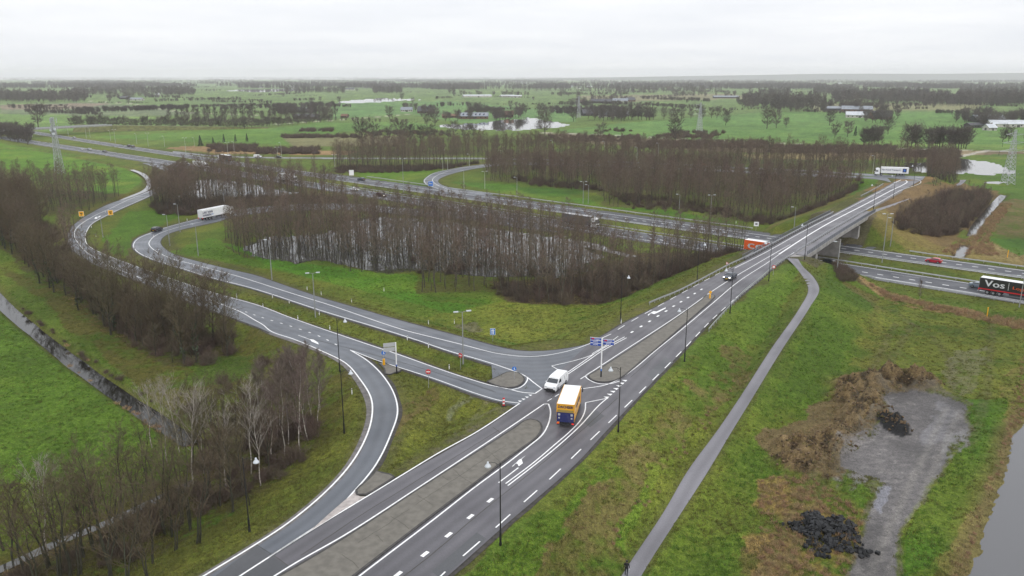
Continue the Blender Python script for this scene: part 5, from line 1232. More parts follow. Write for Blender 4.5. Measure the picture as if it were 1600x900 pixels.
LL = [(5,860,1.0),(130,872,1.0),(270,838,.9),(345,715,.85),(215,800,.85),(95,905,.95),(380,770,.8),(75,885,1.0),(185,870,1.05),(240,880,.9),(310,850,.9),(365,800,.8),(330,760,.95),(300,735,.9),(20,880,.8),(110,905,1.0),(125,900,.85),(170,890,1.15),(172,908,.9),(40,905,.9),(215,850,.8),(255,835,1.0),(262,800,.9),(285,820,.8),(300,828,1.0),(325,790,.8),(345,790,.85),(360,765,.8),(375,745,.75),(190,790,.8),(230,755,.8),(330,735,.85),(310,700,.8),(285,690,.75),(350,690,.85),(370,700,.8),(395,690,.85),(330,665,.7),(400,660,.7),(150,800,.7),(90,845,.7),(60,925,.9),(230,905,.7),(200,925,.8),(145,860,.75),(275,860,.6),(405,720,.85),(390,790,.5),(420,740,.7),(355,720,.8)]
for px, py, s in LL:
    p = PT(px, min(py, 935)); place_tree('belt', *p, s*RNG.uniform(.8, 1.02), RNG.uniform(0, 6.28), 'bare_tree', *(('bare dark tree in the corner of the lower left belt', 'tree', 'corner trees of the lower left belt') if px < 200 else ('dark stemmed tree along the thin ditch of the lower left belt', 'tree', 'ditch trees of the lower left belt') if px < 335 else ('bare tree between the nearest white lamp and the reddish birches', 'tree', 'trees between lamp and birches')), sz=1.05)
under([(-40,950),(60,900),(200,880),(330,800),(400,770),(470,730),(500,660),(400,640),(330,690),(280,760),(180,830),(0,900)], 1.7, 'bush', .4, 1.1, 'brown scrub beneath the lower left belt', f=PT, dens=.7)
under([(290,640),(400,560),(470,560),(420,640),(330,680)], 2.8, 'bush', .5, .9, 'scrub between the ditch and the birches', f=PT, dens=.35)
p = PT(1437, 470); place_tree('birch', *p, .38, 0, 'young_tree', 'thin young birch on the verge between motorway and reeds', 'young tree')
# trees of the fields
FT = [(566,227,1.35,'field','spreading lone oak before the heath shrubs'),(585,224,1.1,'field','brown lone tree just right of the spreading oak'),(605,221,.8,'field','small lone tree left of the dark round oak'),(626,224,1.3,'field','dark round oak at the edge of the far wood'),(640,222,1.0,'field','brown tree touching the dark round oak'),
 (657,221,.85,'field','reddish slim tree right of the round oak'),(671,221,.9,'field','slim grey tree right of the reddish one'),(667,197,1.0,'field','left tree of the pair before the farmhouse'),(680,197,1.15,'field','right tree of the pair before the farmhouse'),(609,187,1.1,'field','round tree beside the field track'),
 (709,211,.85,'field','thin dead tree in front of the flooded meadow'),(701,218,.6,'field','low tree left of the thin dead tree'),(725,218,.8,'field','first of two brown trees below the flood'),(740,217,.8,'field','second of two brown trees below the flood'),(851,211,1.45,'field','large tree in front of the flood at its right end'),
 (896,190,1.15,'field','lone tree left of the farm mast'),(842,183,1.2,'field','tree at the right end of the flooded farm'),(810,184,1.0,'field','tree at the left end of the flooded farm'),(1055,220,1.35,'field','round olive oak on the edge of the heath belt'),(938,217,.9,'field','low round tree above the heath belt'),
 (1134,196,1.15,'field','lone tree right of the pylon row'),(1198,201,1.4,'field','tall dark tree pair at the right of the pasture'),(1213,200,1.2,'field','right tree of the tall dark group'),(1228,199,.7,'field','small tree at the foot of the tall dark group'),(1296,196,1.1,'field','brown tree left of the big farm'),(1304,215,.85,'field','small lone tree in the right pasture'),
 (1324,214,.95,'field','left tree of the pair in the right pasture'),(1336,213,.9,'conifer','dark conifer in the right pasture'),(1387,210,1.1,'field','dark leaning tree right of the farm cluster'),(1576,222,.9,'field','grey tree behind the right pylon'),(1566,222,.7,'field','small grey tree behind the right pylon'),
 (314,229,.95,'conifer','dark young pine on the heath left of the lamp'),(333,224,.55,'conifer','small young pine on the heath'),(350,223,.7,'conifer','second young pine on the heath'),(368,222,.65,'conifer','third young pine on the heath'),(386,222,.7,'conifer','fourth young pine on the heath'),(60,199,1.6,'field','bushy brown tree beside the far left overpass'),
 (171,160,1.0,'field','lone tree by the far left track')]
for px, py, s, key, lb in FT:
    q = P0(px, py); dist = q[1]; place_tree(key, q[0], q[1], float(TH(q[0], q[1])), s*1.1, RNG.uniform(0, 6.28), 'pine_tree' if key == 'conifer' else 'field_tree', lb, 'pine' if key == 'conifer' else 'tree')
def row(n, a, b_, key, s0, s1, label, group, jy=0.6, cat='tree', name='field_tree'):
    for k in range(n):
        u = (k+RNG.uniform(.1, .9))/n; px = a[0]+(b_[0]-a[0])*u; py = a[1]+(b_[1]-a[1])*u+RNG.uniform(-jy, jy); q = P0(px, py)
        place_tree(key, q[0], q[1], float(TH(q[0], q[1])), RNG.uniform(s0, s1), RNG.uniform(0, 6.28), name, label, cat, group)
row(13, (985,188), (1130,184), 'field', .95, 1.35, 'round tree in the long clump beside the far pylon', 'clump beside the far pylon', 1.0)
row(12, (918,186), (1020,187), 'field', .9, 1.3, 'tall tree in the row at the middle farm', 'row at the middle farm', 1.5)
row(7, (1346,228), (1376,226), 'field', .9, 1.15, 'slim tree in the dark cluster below the big farm', 'cluster below the big farm', 1.5)
row(4, (1416,230), (1436,230), 'field', 1.0, 1.3, 'tall bare tree in the left half of the right pasture row', 'right pasture row, left', 1)
row(7, (1447,231), (1474,231), 'field', .9, 1.25, 'tall bare tree in the middle of the right pasture row', 'right pasture row, middle', 1)
row(8, (1480,232), (1510,232), 'field', .9, 1.3, 'tall bare tree at the right end of the pasture row', 'right pasture row, right end', 1)
row(16, (262,192), (402,188), 'poplar', .6, .95, 'tall bare poplar behind the far left pasture', 'poplars behind the left pasture', 2)
row(20, (404,190), (528,184), 'poplar', .55, .9, 'tall bare poplar round the hidden farm', 'poplars round the hidden farm', 2)
row(62, (110,198), (400,201), 'field', .6, .95, 'bushy bare tree in the row along the far left road', 'row along the far left road', 1.2)
row(26, (0,212), (50,222), 'field', .7, 1.0, 'bare tree in the dark clump at the left edge', 'clump at the left edge', 6)
row(34, (400,199), (518,190), 'field', .5, .85, 'low tree in the hedge left of the hidden farm', 'hedge by the hidden farm', 1.2)
row(18, (470,186), (640,194), 'field', .28, .45, 'small roadside tree along the field track', 'young trees along the field track', .5)
# far woods and hedges as masses
def hedges():
    pts = []
    for k in range(60):
        px = RNG.uniform(-20, 1620); py = RNG.uniform(132, 180); w = RNG.uniform(40, 190); sl = RNG.uniform(-.05, .05); n = int(w*RNG.uniform(.35, .9)); s = RNG.uniform(.18, .6)
        for j in range(n):
            u = RNG.rand(); x_ = px+w*u; y_ = py+w*sl*u
            if 195 > y_ > 124 and not pip(np.array([x_]), np.array([y_]), [(500,150),(680,150),(680,164),(500,164)])[0] and not pip(np.array([x_]), np.array([y_]), [(670,180),(930,180),(930,208),(670,208)])[0]:
                q = P0(x_, y_); pts.append((q[0], q[1], 0., s*RNG.uniform(.6, 1.3), RNG.uniform(0, 6.28), 1.))
    for k in range(60):
        q = P0(RNG.uniform(-20, 1620), 124+RNG.rand()**1.3*50); pts.append((q[0], q[1], 0., RNG.uniform(.5, 1.2), RNG.uniform(0, 6.28), 1.))
    scatter('field_hedges', 'field', pts, 'hedgerow trees scattered over the far fields', 'trees')
hedges()
def band(name, boxes, key, s0, s1, label, dmul=1.3):
    pts = []
    for (x0, y0, x1, y1, n) in boxes:
        for k in range(int(n*dmul)):
            px = RNG.uniform(x0, x1); u = RNG.rand(); py = y0+(y1-y0)*u
            q = P0(px, py); pts.append((q[0], q[1], 0.0, RNG.uniform(s0, s1), RNG.uniform(0, 6.28), RNG.uniform(.85, 1.15)))
    scatter(name, key, pts, label, 'wood')
band('far_wood', [(-20,152,135,160,260),(-60,148,20,156,80),(105,143,150,150,70),(150,140,300,149,260),(255,143,305,150,80),(440,139,540,147,130),(583,139,628,147,110),(672,137,748,141,220),(0,127,170,135,120),(368,131,436,133.5,150)], 'far', .55, 1.45, 'grey brown woods in the far left fields')
band('far_wood', [(700,139,710,152,6),(800,131,1050,143,230),(950,139,1010,147,60),(1000,141,1100,146,50),(1060,138,1130,144,50),(1140,131,1230,140,160),(1270,141,1340,150,120),(1200,142,1235,156,60),(1160,150,1212,172,90),(1212,158,1290,176,110),(1300,147,1450,162,430),(1440,152,1620,166,420),(1500,140,1620,155,260),(1380,134,1500,140,130)], 'far', .55, 1.5, 'grey brown woods in the far right fields')
hb = []
for k in range(420):
    px = RNG.uniform(-20, 1620); py = 121.6+RNG.rand()**1.6*18; w = RNG.uniform(10, 90)*(py-116)/18+12; hb.append((px, py, px+w, py+RNG.uniform(.0, .5), int(w*RNG.uniform(.5, 1.1))+4))
band('far_hedges', hb, 'far', .7, 1.5, 'hedges and woods fading into the haze')
band('far_hedges', [(-50,120.9,1650,124.5,3000)], 'far', 1.6, 2.8, 'treeline along the hazy horizon')
band('low_shrubs', [(325,228,400,238,90),(400,233,500,241,120),(440,212,560,216,80),(560,205,700,212,60),(470,203,520,206,30),(1020,212,1120,217,60),(1050,206,1130,212,40),(930,203,990,206,10),(930,160,1030,170,40)], 'bushfar', .8, 1.3, 'low brown shrubs on the heath')
band('low_shrubs', [(840,212,1000,222,160),(1000,220,1200,232,260),(1200,228,1400,240,260),(1400,236,1500,246,100)], 'bushfar', .6, 1.0, 'brown heath shrubs behind the far wood')

# grass tufts on the near slopes and verges
def tuftproto(key, cnt, mt):
    L = []
    for i in range(cnt):
        T_ = TreeB(900+i); r = T_.r
        for k in range(16): T_.twig(Vector((r.uniform(-.3, .3), r.uniform(-.3, .3), -.03)), rdir(r, r.uniform(.5, 1.4), r.uniform(0, 6.28)), r.uniform(.12, .34), .05)
        L.append((None, mesh_of(T_.c, key, [M[mt]])))
    PROTO[key] = L
for k_ in ('tuft_green', 'tuft_olive', 'tuft_straw'): tuftproto(k_, 3, k_)
def tufts(n):
    pts = {'tuft_green': [], 'tuft_olive': [], 'tuft_straw': []}
    # more of them close to the camera, where they can be told apart
    y_ = 58+ (240-58)*RNG.rand(n)**1.5; x = (RNG.rand(n)*2-1)*(y_*0.72+14)
    a, _ = near(NET, x, y_, 12); b_, _ = near(MWN, x, y_, 12); c_, _ = near(PTH, x, y_, 12); px, py = proj(x, y_, TH(x, y_))
    ok = (a > .4) & (b_ > .3) & (c_ > .25) & (py < 915) & (py > 330) & ~pip(px, py, PAD) & ~pip(px, py, CANAL_R) & (TH(x, y_) > -.5)
    rr = np.clip(np.searchsorted(rows, y_), 0, len(rows)-1); cc = np.clip(np.searchsorted(cols, x/(y_+40)), 0, len(cols)-1); G = C.reshape(GX.shape+(4,))[rr, cc]
    q = G[:, 0]/G[:, 1]; w = vnoise(x, y_, 4.0, 71)
    for i in np.where(ok & (w+RNG.rand(n)*.7 > .55))[0]:
        k_ = 'tuft_straw' if q[i] > 1.12 else ('tuft_olive' if q[i] > .72 else 'tuft_green')
        if RNG.rand() < .12: k_ = 'tuft_olive'
        pts[k_].append((x[i], y_[i], float(TH(x[i], y_[i])), RNG.uniform(.5, 1.25), RNG.uniform(0, 6.28), RNG.uniform(.6, 1.1)))
    return pts
for k_, P_ in tufts(95000).items():
    if P_: scatter('grass', k_, P_, {'tuft_green': 'green grass tufts on the near slopes', 'tuft_olive': 'olive grass tufts on the verges', 'tuft_straw': 'straw coloured dead grass tufts'}[k_], 'grass')

fy = []
for i, (px, py, w, n) in enumerate([(190,153,50,22),(232,151,30,12),(640,172,24,8),(672,180,30,10),(715,187,50,10),(752,178,40,14),(785,186,30,12),(815,181,20,8),(905,162,20,8),(950,158,60,24),(955,186,60,20),(1135,151,40,10),(1310,170,50,22),(1350,172,60,20),(1392,184,40,14),(1365,190,40,10),(1420,143,60,30),(1520,188,60,34),(1560,196,60,16),(1595,190,40,20),(745,149,60,12),(805,150,40,14),(470,178,90,50),(1105,134,30,10),(1240,165,40,24),(860,176,30,6),(890,150,40,14),(1080,150,60,20),(1170,163,40,22)]):
    for k in range(n): q = P0(px+RNG.uniform(-w/2, w/2), py+RNG.uniform(-2.5, 3.0)*(py-110)/60); fy.append((q[0], q[1], 0.0, RNG.uniform(.55, 1.15), RNG.uniform(0, 6.28), 1.0))
scatter('farmyard_trees', 'field', fy, 'bare trees crowding round the farms', 'trees')

under([(12,462),(42,490),(131,560),(190,598),(262,642),(262,634),(190,588),(131,548),(42,480)], 1.8, 'bush', .2, .5, 'low brown brush on the far bank of the dark ditch', dens=.7, clear=.3)
# ------------------------------------------------------------------ lettering
def text_mb(s, size, depth=0.012, width=None):
    cu = bpy.data.curves.new('t', 'FONT'); cu.body = s; cu.size = size; cu.extrude = depth; cu.resolution_u = 2; cu.align_x = 'CENTER'; cu.align_y = 'CENTER'
    o = bpy.data.objects.new('t', cu); COL.objects.link(o); dg = bpy.context.evaluated_depsgraph_get(); me_ = bpy.data.meshes.new_from_object(o.evaluated_get(dg))
    V_ = [tuple(v.co) for v in me_.vertices]; F_ = [tuple(p.vertices) for p in me_.polygons]
    bpy.data.objects.remove(o); bpy.data.curves.remove(cu)
    if width and V_:
        w = max(v[0] for v in V_)-min(v[0] for v in V_); k = width/w; V_ = [(v[0]*k, v[1], v[2]) for v in V_]
    return V_, F_
def lettering(s, size, mt, parent, loc, rot, width=None, name='lettering', bold=0):
    V_, F_ = text_mb(s, size, width=width); R_ = Euler(rot).to_matrix(); m_ = MB()
    for dx_ in ((0,) if not bold else (-bold, 0, bold)): m_.add([tuple(R_ @ Vector((v[0]+dx_, v[1], v[2]+abs(dx_)*.05)) + Vector(loc)) for v in V_], F_)
    return m_.build(name, M[mt], parent)

# ------------------------------------------------------------------ vehicles; forward is +Y
PAINT = {}
def paint(name, col, rough=0.28, metal=0.0):
    if name not in PAINT: PAINT[name] = name; M[name] = mat(name, col, rough, spec=0.5, metal=metal, coat=0.5, noise=0.06, nscale=2)
    return name
def wheel(parent, x, y, r=0.33, w=0.22, tyre_only=False):
    m_ = MB(); s_ = 1 if x > 0 else -1
    m_.lathe([(r*0.62, -w/2), (r*0.93, -w/2), (r, -w/2+0.03), (r, w/2-0.03), (r*0.93, w/2), (r*0.62, w/2)], (x, y, r), 14, axis='x')
    t_ = m_.build('wheel', M['rubber'], parent, fix=True)
    m_ = MB(); xx = x+s_*(w/2-0.01); m_.lathe([(r*0.64, -0.02), (r*0.60, 0.012), (r*0.2, 0.02), (0.02, 0.03)] if s_ > 0 else [(0.02, -0.03), (r*0.2, -0.02), (r*0.60, -0.012), (r*0.64, 0.02)], (xx, y, r), 12, axis='x')
    for k in range(5):
        a = k*2*PI/5; m_.box((xx+s_*0.02, y+math.cos(a)*r*.36, r+math.sin(a)*r*.36), (0.03, 0.05, 0.05))
    m_.build('rim', M['rim'], t_, fix=True); return t_
def prof_body(out, w, inset, holes=None, ch=0.05):
    """side outline [(y, z)] swept across the width with tumblehome"""
    n = len(out); m_ = MB(); cy = sum(p[0] for p in out)/n; cz = sum(p[1] for p in out)/n
    def lay(sgn, dx_, k): return [(sgn*(w-inset(p[1])-dx_), cy+(p[0]-cy)*k, cz+(p[1]-cz)*k) for p in out]
    L = [lay(-1, 0.0, 1-ch*.7), lay(-1, ch, 1), lay(1, ch, 1), lay(1, 0.0, 1-ch*.7)]
    V_ = [q for l in L for q in l]; F_ = []
    for a in range(3):
        for i in range(n): j = (i+1) % n; F_.append((a*n+i, a*n+j, (a+1)*n+j, (a+1)*n+i))
    T_ = tessellate_polygon([[Vector((p[0], p[1], 0)) for p in out]])
    F_ += [tuple(t) for t in T_] + [tuple(3*n+i for i in t) for t in T_]
    m_.add(V_, F_); return m_
def arch(y, r=0.38, z0=0.25, n=6):
    return [(y+math.cos(PI-PI*k/n)*r, max(z0, 0.33+math.sin(PI*k/n)*r*0.98) if 0 < k < n else z0) for k in range(n+1)]
def side_panel(pts, w, inset, out=0.008):
    """flat polygon laid on both flanks"""
    m_ = MB()
    for sg in (-1, 1):
        V_ = [(sg*(w-inset(p[1])+out), p[0], p[1]) for p in pts]; T_ = tessellate_polygon([[Vector((p[0], p[1], 0)) for p in pts]]); m_.add(V_, [tuple(t) for t in T_])
    return m_
KINDS_ = {
 # length, half width, outline of hood/roof from rear to front (y, z), belt, side window, windscreen seg, rear seg
 'hatch': dict(L=4.2, w=.89, H=1.46, top=[(-2.08,.55),(-2.06,.95),(-1.95,1.02),(-1.55,1.38),(-1.1,1.45),(-.2,1.46),(.25,1.40),(1.05,.98),(1.75,.84),(2.05,.66),(2.1,.45)], win=[(-1.62,1.02),(-1.38,1.30),(-.3,1.37),(.25,1.32),(.85,1.0)], ws=((.32,1.37),(1.0,1.01)), rw=((-1.60,1.34),(-1.92,1.06)), wb=(-1.3,1.3), r=.33),
 'sedan': dict(L=4.7, w=.91, H=1.44, top=[(-2.33,.5),(-2.32,.95),(-2.2,1.03),(-1.7,1.06),(-1.0,1.38),(-.5,1.43),(.1,1.43),(.45,1.38),(1.25,.98),(2.0,.82),(2.28,.64),(2.33,.42)], win=[(-1.5,1.06),(-.95,1.30),(-.3,1.36),(.35,1.32),(1.0,1.0)], ws=((.52,1.35),(1.2,1.01)), rw=((-1.08,1.34),(-1.62,1.09)), wb=(-1.45,1.4), r=.33),
 'estate': dict(L=4.6, w=.91, H=1.5, top=[(-2.28,.5),(-2.27,.95),(-2.15,1.08),(-1.85,1.42),(-1.3,1.49),(-.2,1.5),(.35,1.43),(1.15,1.0),(1.95,.85),(2.25,.66),(2.3,.42)], win=[(-1.95,1.08),(-1.75,1.34),(-.3,1.41),(.35,1.36),(.95,1.03)], ws=((.42,1.40),(1.1,1.03)), rw=((-1.90,1.38),(-2.13,1.10)), wb=(-1.4,1.4), r=.33),
 'suv': dict(L=4.5, w=.93, H=1.66, top=[(-2.2,.55),(-2.2,1.05),(-2.12,1.16),(-1.88,1.56),(-1.3,1.65),(-.1,1.66),(.35,1.60),(1.0,1.14),(1.85,1.0),(2.18,.8),(2.22,.5)], win=[(-1.9,1.16),(-1.72,1.48),(-.3,1.56),(.32,1.50),(.85,1.15)], ws=((.42,1.56),(.95,1.18)), rw=((-1.93,1.50),(-2.11,1.19)), wb=(-1.35,1.4), r=.36),
 'van': dict(L=5.1, w=.96, H=1.95, top=[(-2.52,.5),(-2.55,1.1),(-2.48,1.75),(-2.35,1.92),(-1.5,1.96),(.2,1.95),(.75,1.88),(1.05,1.72),(1.75,1.18),(2.3,1.02),(2.5,.8),(2.55,.45)], win=[(.28,1.14),(.30,1.62),(.85,1.62),(1.45,1.16)], ws=((1.1,1.70),(1.72,1.22)), rw=((-2.47,1.72),(-2.53,1.25)), wb=(-1.55,1.65), r=.34),
}
def make_vehicle(kind, pname, label, cat, name, lights=None, group=None, detail=True):
    K = KINDS_[kind]; w = K['w']; belt = K['win'][0][1]; top = K['H']
    inset = lambda z: 0.04*max(0, (0.55-z)/0.3) + (0.0 if z < belt-.08 else (z-belt+.08)/(top-belt)*(0.20 if kind != 'van' else 0.12))
    out = list(K['top']); yr, yf = K['wb']; r = K['r']
    full = out + [(K['L']/2-.08, .24)] + arch(yf, r+.06, .22)[::-1] + arch(yr, r+.06, .22)[::-1] + [(-K['L']/2+.08, .26)]
    t_ = empty(name); tag(t_, label, cat, group)
    prof_body(full, w, inset, ch=0.045).build('body', M[pname], t_, fix=True, smooth=False)
    side_panel(K['win'], w, inset, .012).build('side_window', M['glass'], t_)
    def glassq(seg, nm, o_=.02, k=.9):
        (y0, z0), (y1, z1) = seg; m_ = MB(); x0 = (w-inset(z0))*k; x1 = (w-inset(z1))*k*1.02; ny, nz_ = (z0-z1), (y1-y0); 
        s_ = 1 if nm == 'windscreen' else -1; L_ = math.hypot(ny, nz_); oy, oz = abs(ny)/L_*o_*s_, abs(nz_)/L_*o_
        m_.add([(-x0, y0+oy, z0+oz), (x0, y0+oy, z0+oz), (x1, y1+oy, z1+oz), (-x1, y1+oy, z1+oz)], [(0, 1, 2, 3)]); return m_.build(nm, M['glass'], t_)
    glassq(K['ws'], 'windscreen'); 
    if kind != 'van' : glassq(K['rw'], 'rear_window')
    for x in (-1, 1):
        for y_ in (yr, yf): wheel(t_, x*(w-.12), y_, r, .22)
    Lh = K['L']/2; hz_ = .70 if kind != 'van' else .82
    for x in (-1, 1):
        m_ = MB(); m_.box((x*(w-.24), Lh-.12, hz_), (.34, .16, .15)); m_.build('headlight', M['headlight' if lights == 'on' else 'lens'], t_)
        m_ = MB(); m_.box((x*(w-.15), -Lh+.07, .90 if kind != 'van' else 1.05), (.2, .1, .22 if kind != 'van' else .5)); m_.build('tail_light', M['tail'], t_)
        m_ = MB(); m_.box((x*(w+.07), K['ws'][1][0]-.22, belt+.06), (.16, .12, .13)); m_.build('mirror', M[pname], t_)
    m_ = MB(); m_.box((0, Lh+.0, .42), (.52, .03, .12)); m_.build('number_plate', M['plate'], t_)
    m_ = MB(); m_.box((0, -Lh-.0, .62), (.52, .03, .12)); m_.build('number_plate', M['plate'], t_)
    m_ = MB(); m_.box((0, Lh-.06, .5), (w*1.1, .12, .2)); m_.box((0, Lh-.09, .28), (w*1.7, .14, .12)); m_.build('grille', M['chassis'], t_)
    m_ = MB(); m_.box((0, 0, .24), (w*1.5, K['L']*.9, .08)); m_.build('underbody', M['chassis'], t_)
    if kind == 'van':
        m_ = MB()
        for y_ in (-1.75, -.9, 0.0):
            for x in (-1, 1): m_.box((x*(w-inset(1.2)+.006), y_, 1.2), (.02, .02, .9))
        m_.box((0, -2.53, 1.15), (.02, .04, 1.1)); m_.box((0, .95, 1.79), (1.2, .02, .02)); m_.build('door_seams', M['chassis'], t_)
        m_ = MB(); m_.box((0, Lh-.02, .36), (w*1.85, .16, .26)); 
        for x in (-1, 1): m_.box((x*(w-.01), -.0, .42), (.05, 2.0, .12))
        m_.build('bumper', M['chassis'], t_)
    return t_
def heading_fn(P): return math.atan2(P[1], P[0])-PI/2
def put(t_, a, b_, f=PS, at=0.5, dz=0.04):
    """rear ground pixel a, front ground pixel b: sits midway, points from a to b"""
    A = f(*a); B = f(*b_); c = A*(1-at)+B*at; d_ = B-A; t_.location = (c[0], c[1], c[2]+dz); t_.rotation_euler = (0, 0, heading_fn(d_)); return t_
def on_mway(t_, px, py, c, off, u_dir, f=P0):
    """u_dir +1: driving away to the upper left, -1: towards the lower right"""
    p = P0(px, py)[:2]-E0; u = p @ EU; q = mline(c, off, u, u+1, 2)[0]; q2 = mline(c, off, u+3, u+4, 2)[0]; d_ = (q2-q)*u_dir
    t_.location = (q[0], q[1], 0.012); t_.rotation_euler = (0, 0, heading_fn(d_)); return t_

paint('paint_white', (.78, .79, .80)); paint('paint_black', (.012, .013, .016)); paint('paint_darkblue', (.035, .045, .065)); paint('paint_red', (.42, .008, .03)); paint('paint_greyblue', (.17, .21, .25))
paint('paint_silver', (.45, .46, .48), .35, .4); paint('paint_grey', (.10, .105, .11)); paint('truck_yellow', (.80, .40, .02), .45); paint('truck_navy', (.012, .018, .11), .45); paint('truck_white', (.80, .81, .82), .45)
paint('truck_orange', (.82, .12, .012), .45); paint('truck_black', (.014, .014, .015), .45); paint('paint_maroon', (.05, .02, .022)); paint('paint_tarp', (.10, .10, .105), .7)
put(make_vehicle('van', 'paint_white', 'white panel van waiting beside the yellow box truck on the main road', 'van', 'panel_van'), (880.5,594.5), (857.5,614.5), dz=.03)
put(make_vehicle('sedan', 'paint_darkblue', 'dark blue grey car with headlights on, coming down from the bridge', 'car', 'car', 'on'), (1147,431.5), (1134,439.5))
put(make_vehicle('suv', 'paint_black', 'black car on the bend of the entry ramp', 'car', 'car'), (240.5,363), (250.5,359.8))
on_mway(make_vehicle('hatch', 'paint_red', 'bright red car on the motorway right of the bridge', 'car', 'car'), 1463, 408, cNf, -5.9, 1)
on_mway(make_vehicle('sedan', 'paint_greyblue', 'grey blue car just behind the black lettered lorry', 'car', 'car'), 1537, 445, cSn, 6.4, -1)
on_mway(make_vehicle('estate', 'paint_black', 'dark car emerging from under the bridge', 'car', 'car'), 1303, 412, cSn, 6.2, -1)
on_mway(make_vehicle('suv', 'paint_darkblue', 'dark blue car on the far carriageway before the looping slip road', 'car', 'car'), 557, 283, cNf, -2.0, 1)
on_mway(make_vehicle('sedan', 'paint_white', 'white car on the near carriageway beside the upper left wood', 'car', 'car'), 550.5, 298, cSn, 6.2, -1)
vv = on_mway(make_vehicle('van', 'paint_maroon', 'dark maroon van leading on the near carriageway', 'van', 'panel_van', 'on'), 601, 307, cSn, 2.0, -1)
far = [('hatch','paint_silver',109,216.5,cNf,-2,1,'silver car below the far left overpass'),('sedan','paint_silver',137,234.5,cSn,6.2,-1,'pale car, left of two driving together on the near carriageway'),('hatch','paint_silver',144,233.5,cSn,2.2,-1,'pale car, right of two driving together on the near carriageway'),
       ('sedan','paint_black',170.5,237.5,cSn,6.2,-1,'dark car following the two pale cars'),('suv','paint_black',190.5,230,cNf,-2,1,'dark car, left of two on the far carriageway'),('suv','paint_grey',205,230.3,cNf,-2,1,'grey car, right of two on the far carriageway'),('van','paint_white',300,256.5,cSn,6,-1,'white van half hidden behind the upper left wood'),
       ('van','truck_white',485,279.5,cSf,-3,-1,'white van glimpsed between the trunks of the upper left wood')]
for k, pn, px, py, c_, of, ud, lb in far:
    on_mway(make_vehicle(k, pn, lb, 'van' if k == 'van' else 'car', 'panel_van' if k == 'van' else 'car'), px, py, c_, of, ud)
for k, pn, a, b_, lb in [('sedan','paint_black',(353,244.3),(362,244.6),'black car on the slip road beside the dark lorry'),('van','paint_white',(398,246.2),(408,246.5),'white van on the thin slip road'),('hatch','paint_black',(432,247),(440,247.2),'dark car on the thin slip road behind the white van'),
                         ('sedan','paint_grey',(806,248.8),(816,249),'grey car glimpsed through the back belt of trees'),('estate','paint_white',(1043,256),(1053,256.3),'white car glimpsed through the far right wood'),('hatch','truck_orange',(1097,259),(1105,259.4),'orange car glimpsed through the far right wood')]:
    put(make_vehicle(k, pn, lb, 'van' if k == 'van' else 'car', 'panel_van' if k == 'van' else 'car'), a, b_)

def box_rounded(mb, c, d, b=0.06, mi=0):
    """box with chamfered vertical and top edges"""
    x, y_, z = d[0]/2, d[1]/2, d[2]/2; V_ = []
    for zz, k in ((-z, 0), (z-b, 0), (z, b)):
        for sx, sy in ((-1, -1), (1, -1), (1, 1), (-1, 1)):
            for q in (0, 1):
                xx = sx*(x-k-(b if q == (0 if sx*sy > 0 else 1) else 0)); yy = sy*(y_-k-(b if q == (1 if sx*sy > 0 else 0) else 0)); V_.append((c[0]+xx, c[1]+yy, c[2]+zz))
    F_ = []
    for l in range(2):
        for i in range(8): F_.append((l*8+i, l*8+(i+1) % 8, (l+1)*8+(i+1) % 8, (l+1)*8+i))
    F_ += [tuple(range(8))[::-1], tuple(range(16, 24))]; mb.add(V_, F_, mi); return mb
def cab(t_, y0, pn, H=3.0, L=2.0, w=1.22, z0=.55, lit=None):
    """lorry cab whose rear wall stands at y0"""
    out = [(y0, z0), (y0, H-.25), (y0+.35, H), (y0+L*.55, H-.02), (y0+L*.82, H-.35), (y0+L*.97, z0+1.15), (y0+L, z0+.9), (y0+L, z0), ]
    ins = lambda z: max(0, (z-z0-1.2))*.04
    prof_body(out, w, ins, ch=.06).build('cab', M[pn], t_, fix=True)
    side_panel([(y0+L*.35, z0+1.15), (y0+L*.35, z0+1.75), (y0+L*.78, z0+1.75), (y0+L*.9, z0+1.15)], w, ins, .012).build('side_window', M['glass'], t_)
    m_ = MB(); za, zb = H-.42, z0+1.15; m_.add([(-w*.9, y0+L*.845, za), (w*.9, y0+L*.845, za), (w*.93, y0+L*.985, zb), (-w*.93, y0+L*.985, zb)], [(0, 1, 2, 3)]); m_.build('windscreen', M['glass'], t_)
    m_ = MB(); m_.box((0, y0+L+.01, z0+.45), (w*1.5, .06, .6)); m_.box((0, y0+L, z0-.1), (w*1.95, .16, .3)); m_.build('grille', M['chassis'], t_)
    for x in (-1, 1):
        m_ = MB(); m_.box((x*(w-.25), y0+L+.05, z0+.1), (.34, .08, .2)); m_.build('headlight', M['headlight' if lit else 'lens'], t_)
        m_ = MB(); m_.box((x*(w+.17), y0+L*.93, z0+1.6), (.14, .16, .62)); m_.box((x*(w+.08), y0+L*.93, z0+1.9), (.25, .04, .04)); m_.build('mirror', M['chassis'], t_)
def lorry_wheels(t_, ys, r=.48, w=.3, half=1.02):
    for y_ in ys:
        for x in (-1, 1): wheel(t_, x*half, y_, r, w)
def rear_lights(t_, y_, w, z=.75, lit=False):
    for x in (-1, 1):
        m_ = MB(); m_.box((x*(w-.2), y_-.03, z), (.3, .06, .22)); m_.build('tail_light', M['tail_lit' if lit else 'tail'], t_)
    m_ = MB(); m_.box((0, y_-.03, .5), (w*1.9, .1, .14)); m_.build('rear_bumper', M['chassis'], t_)
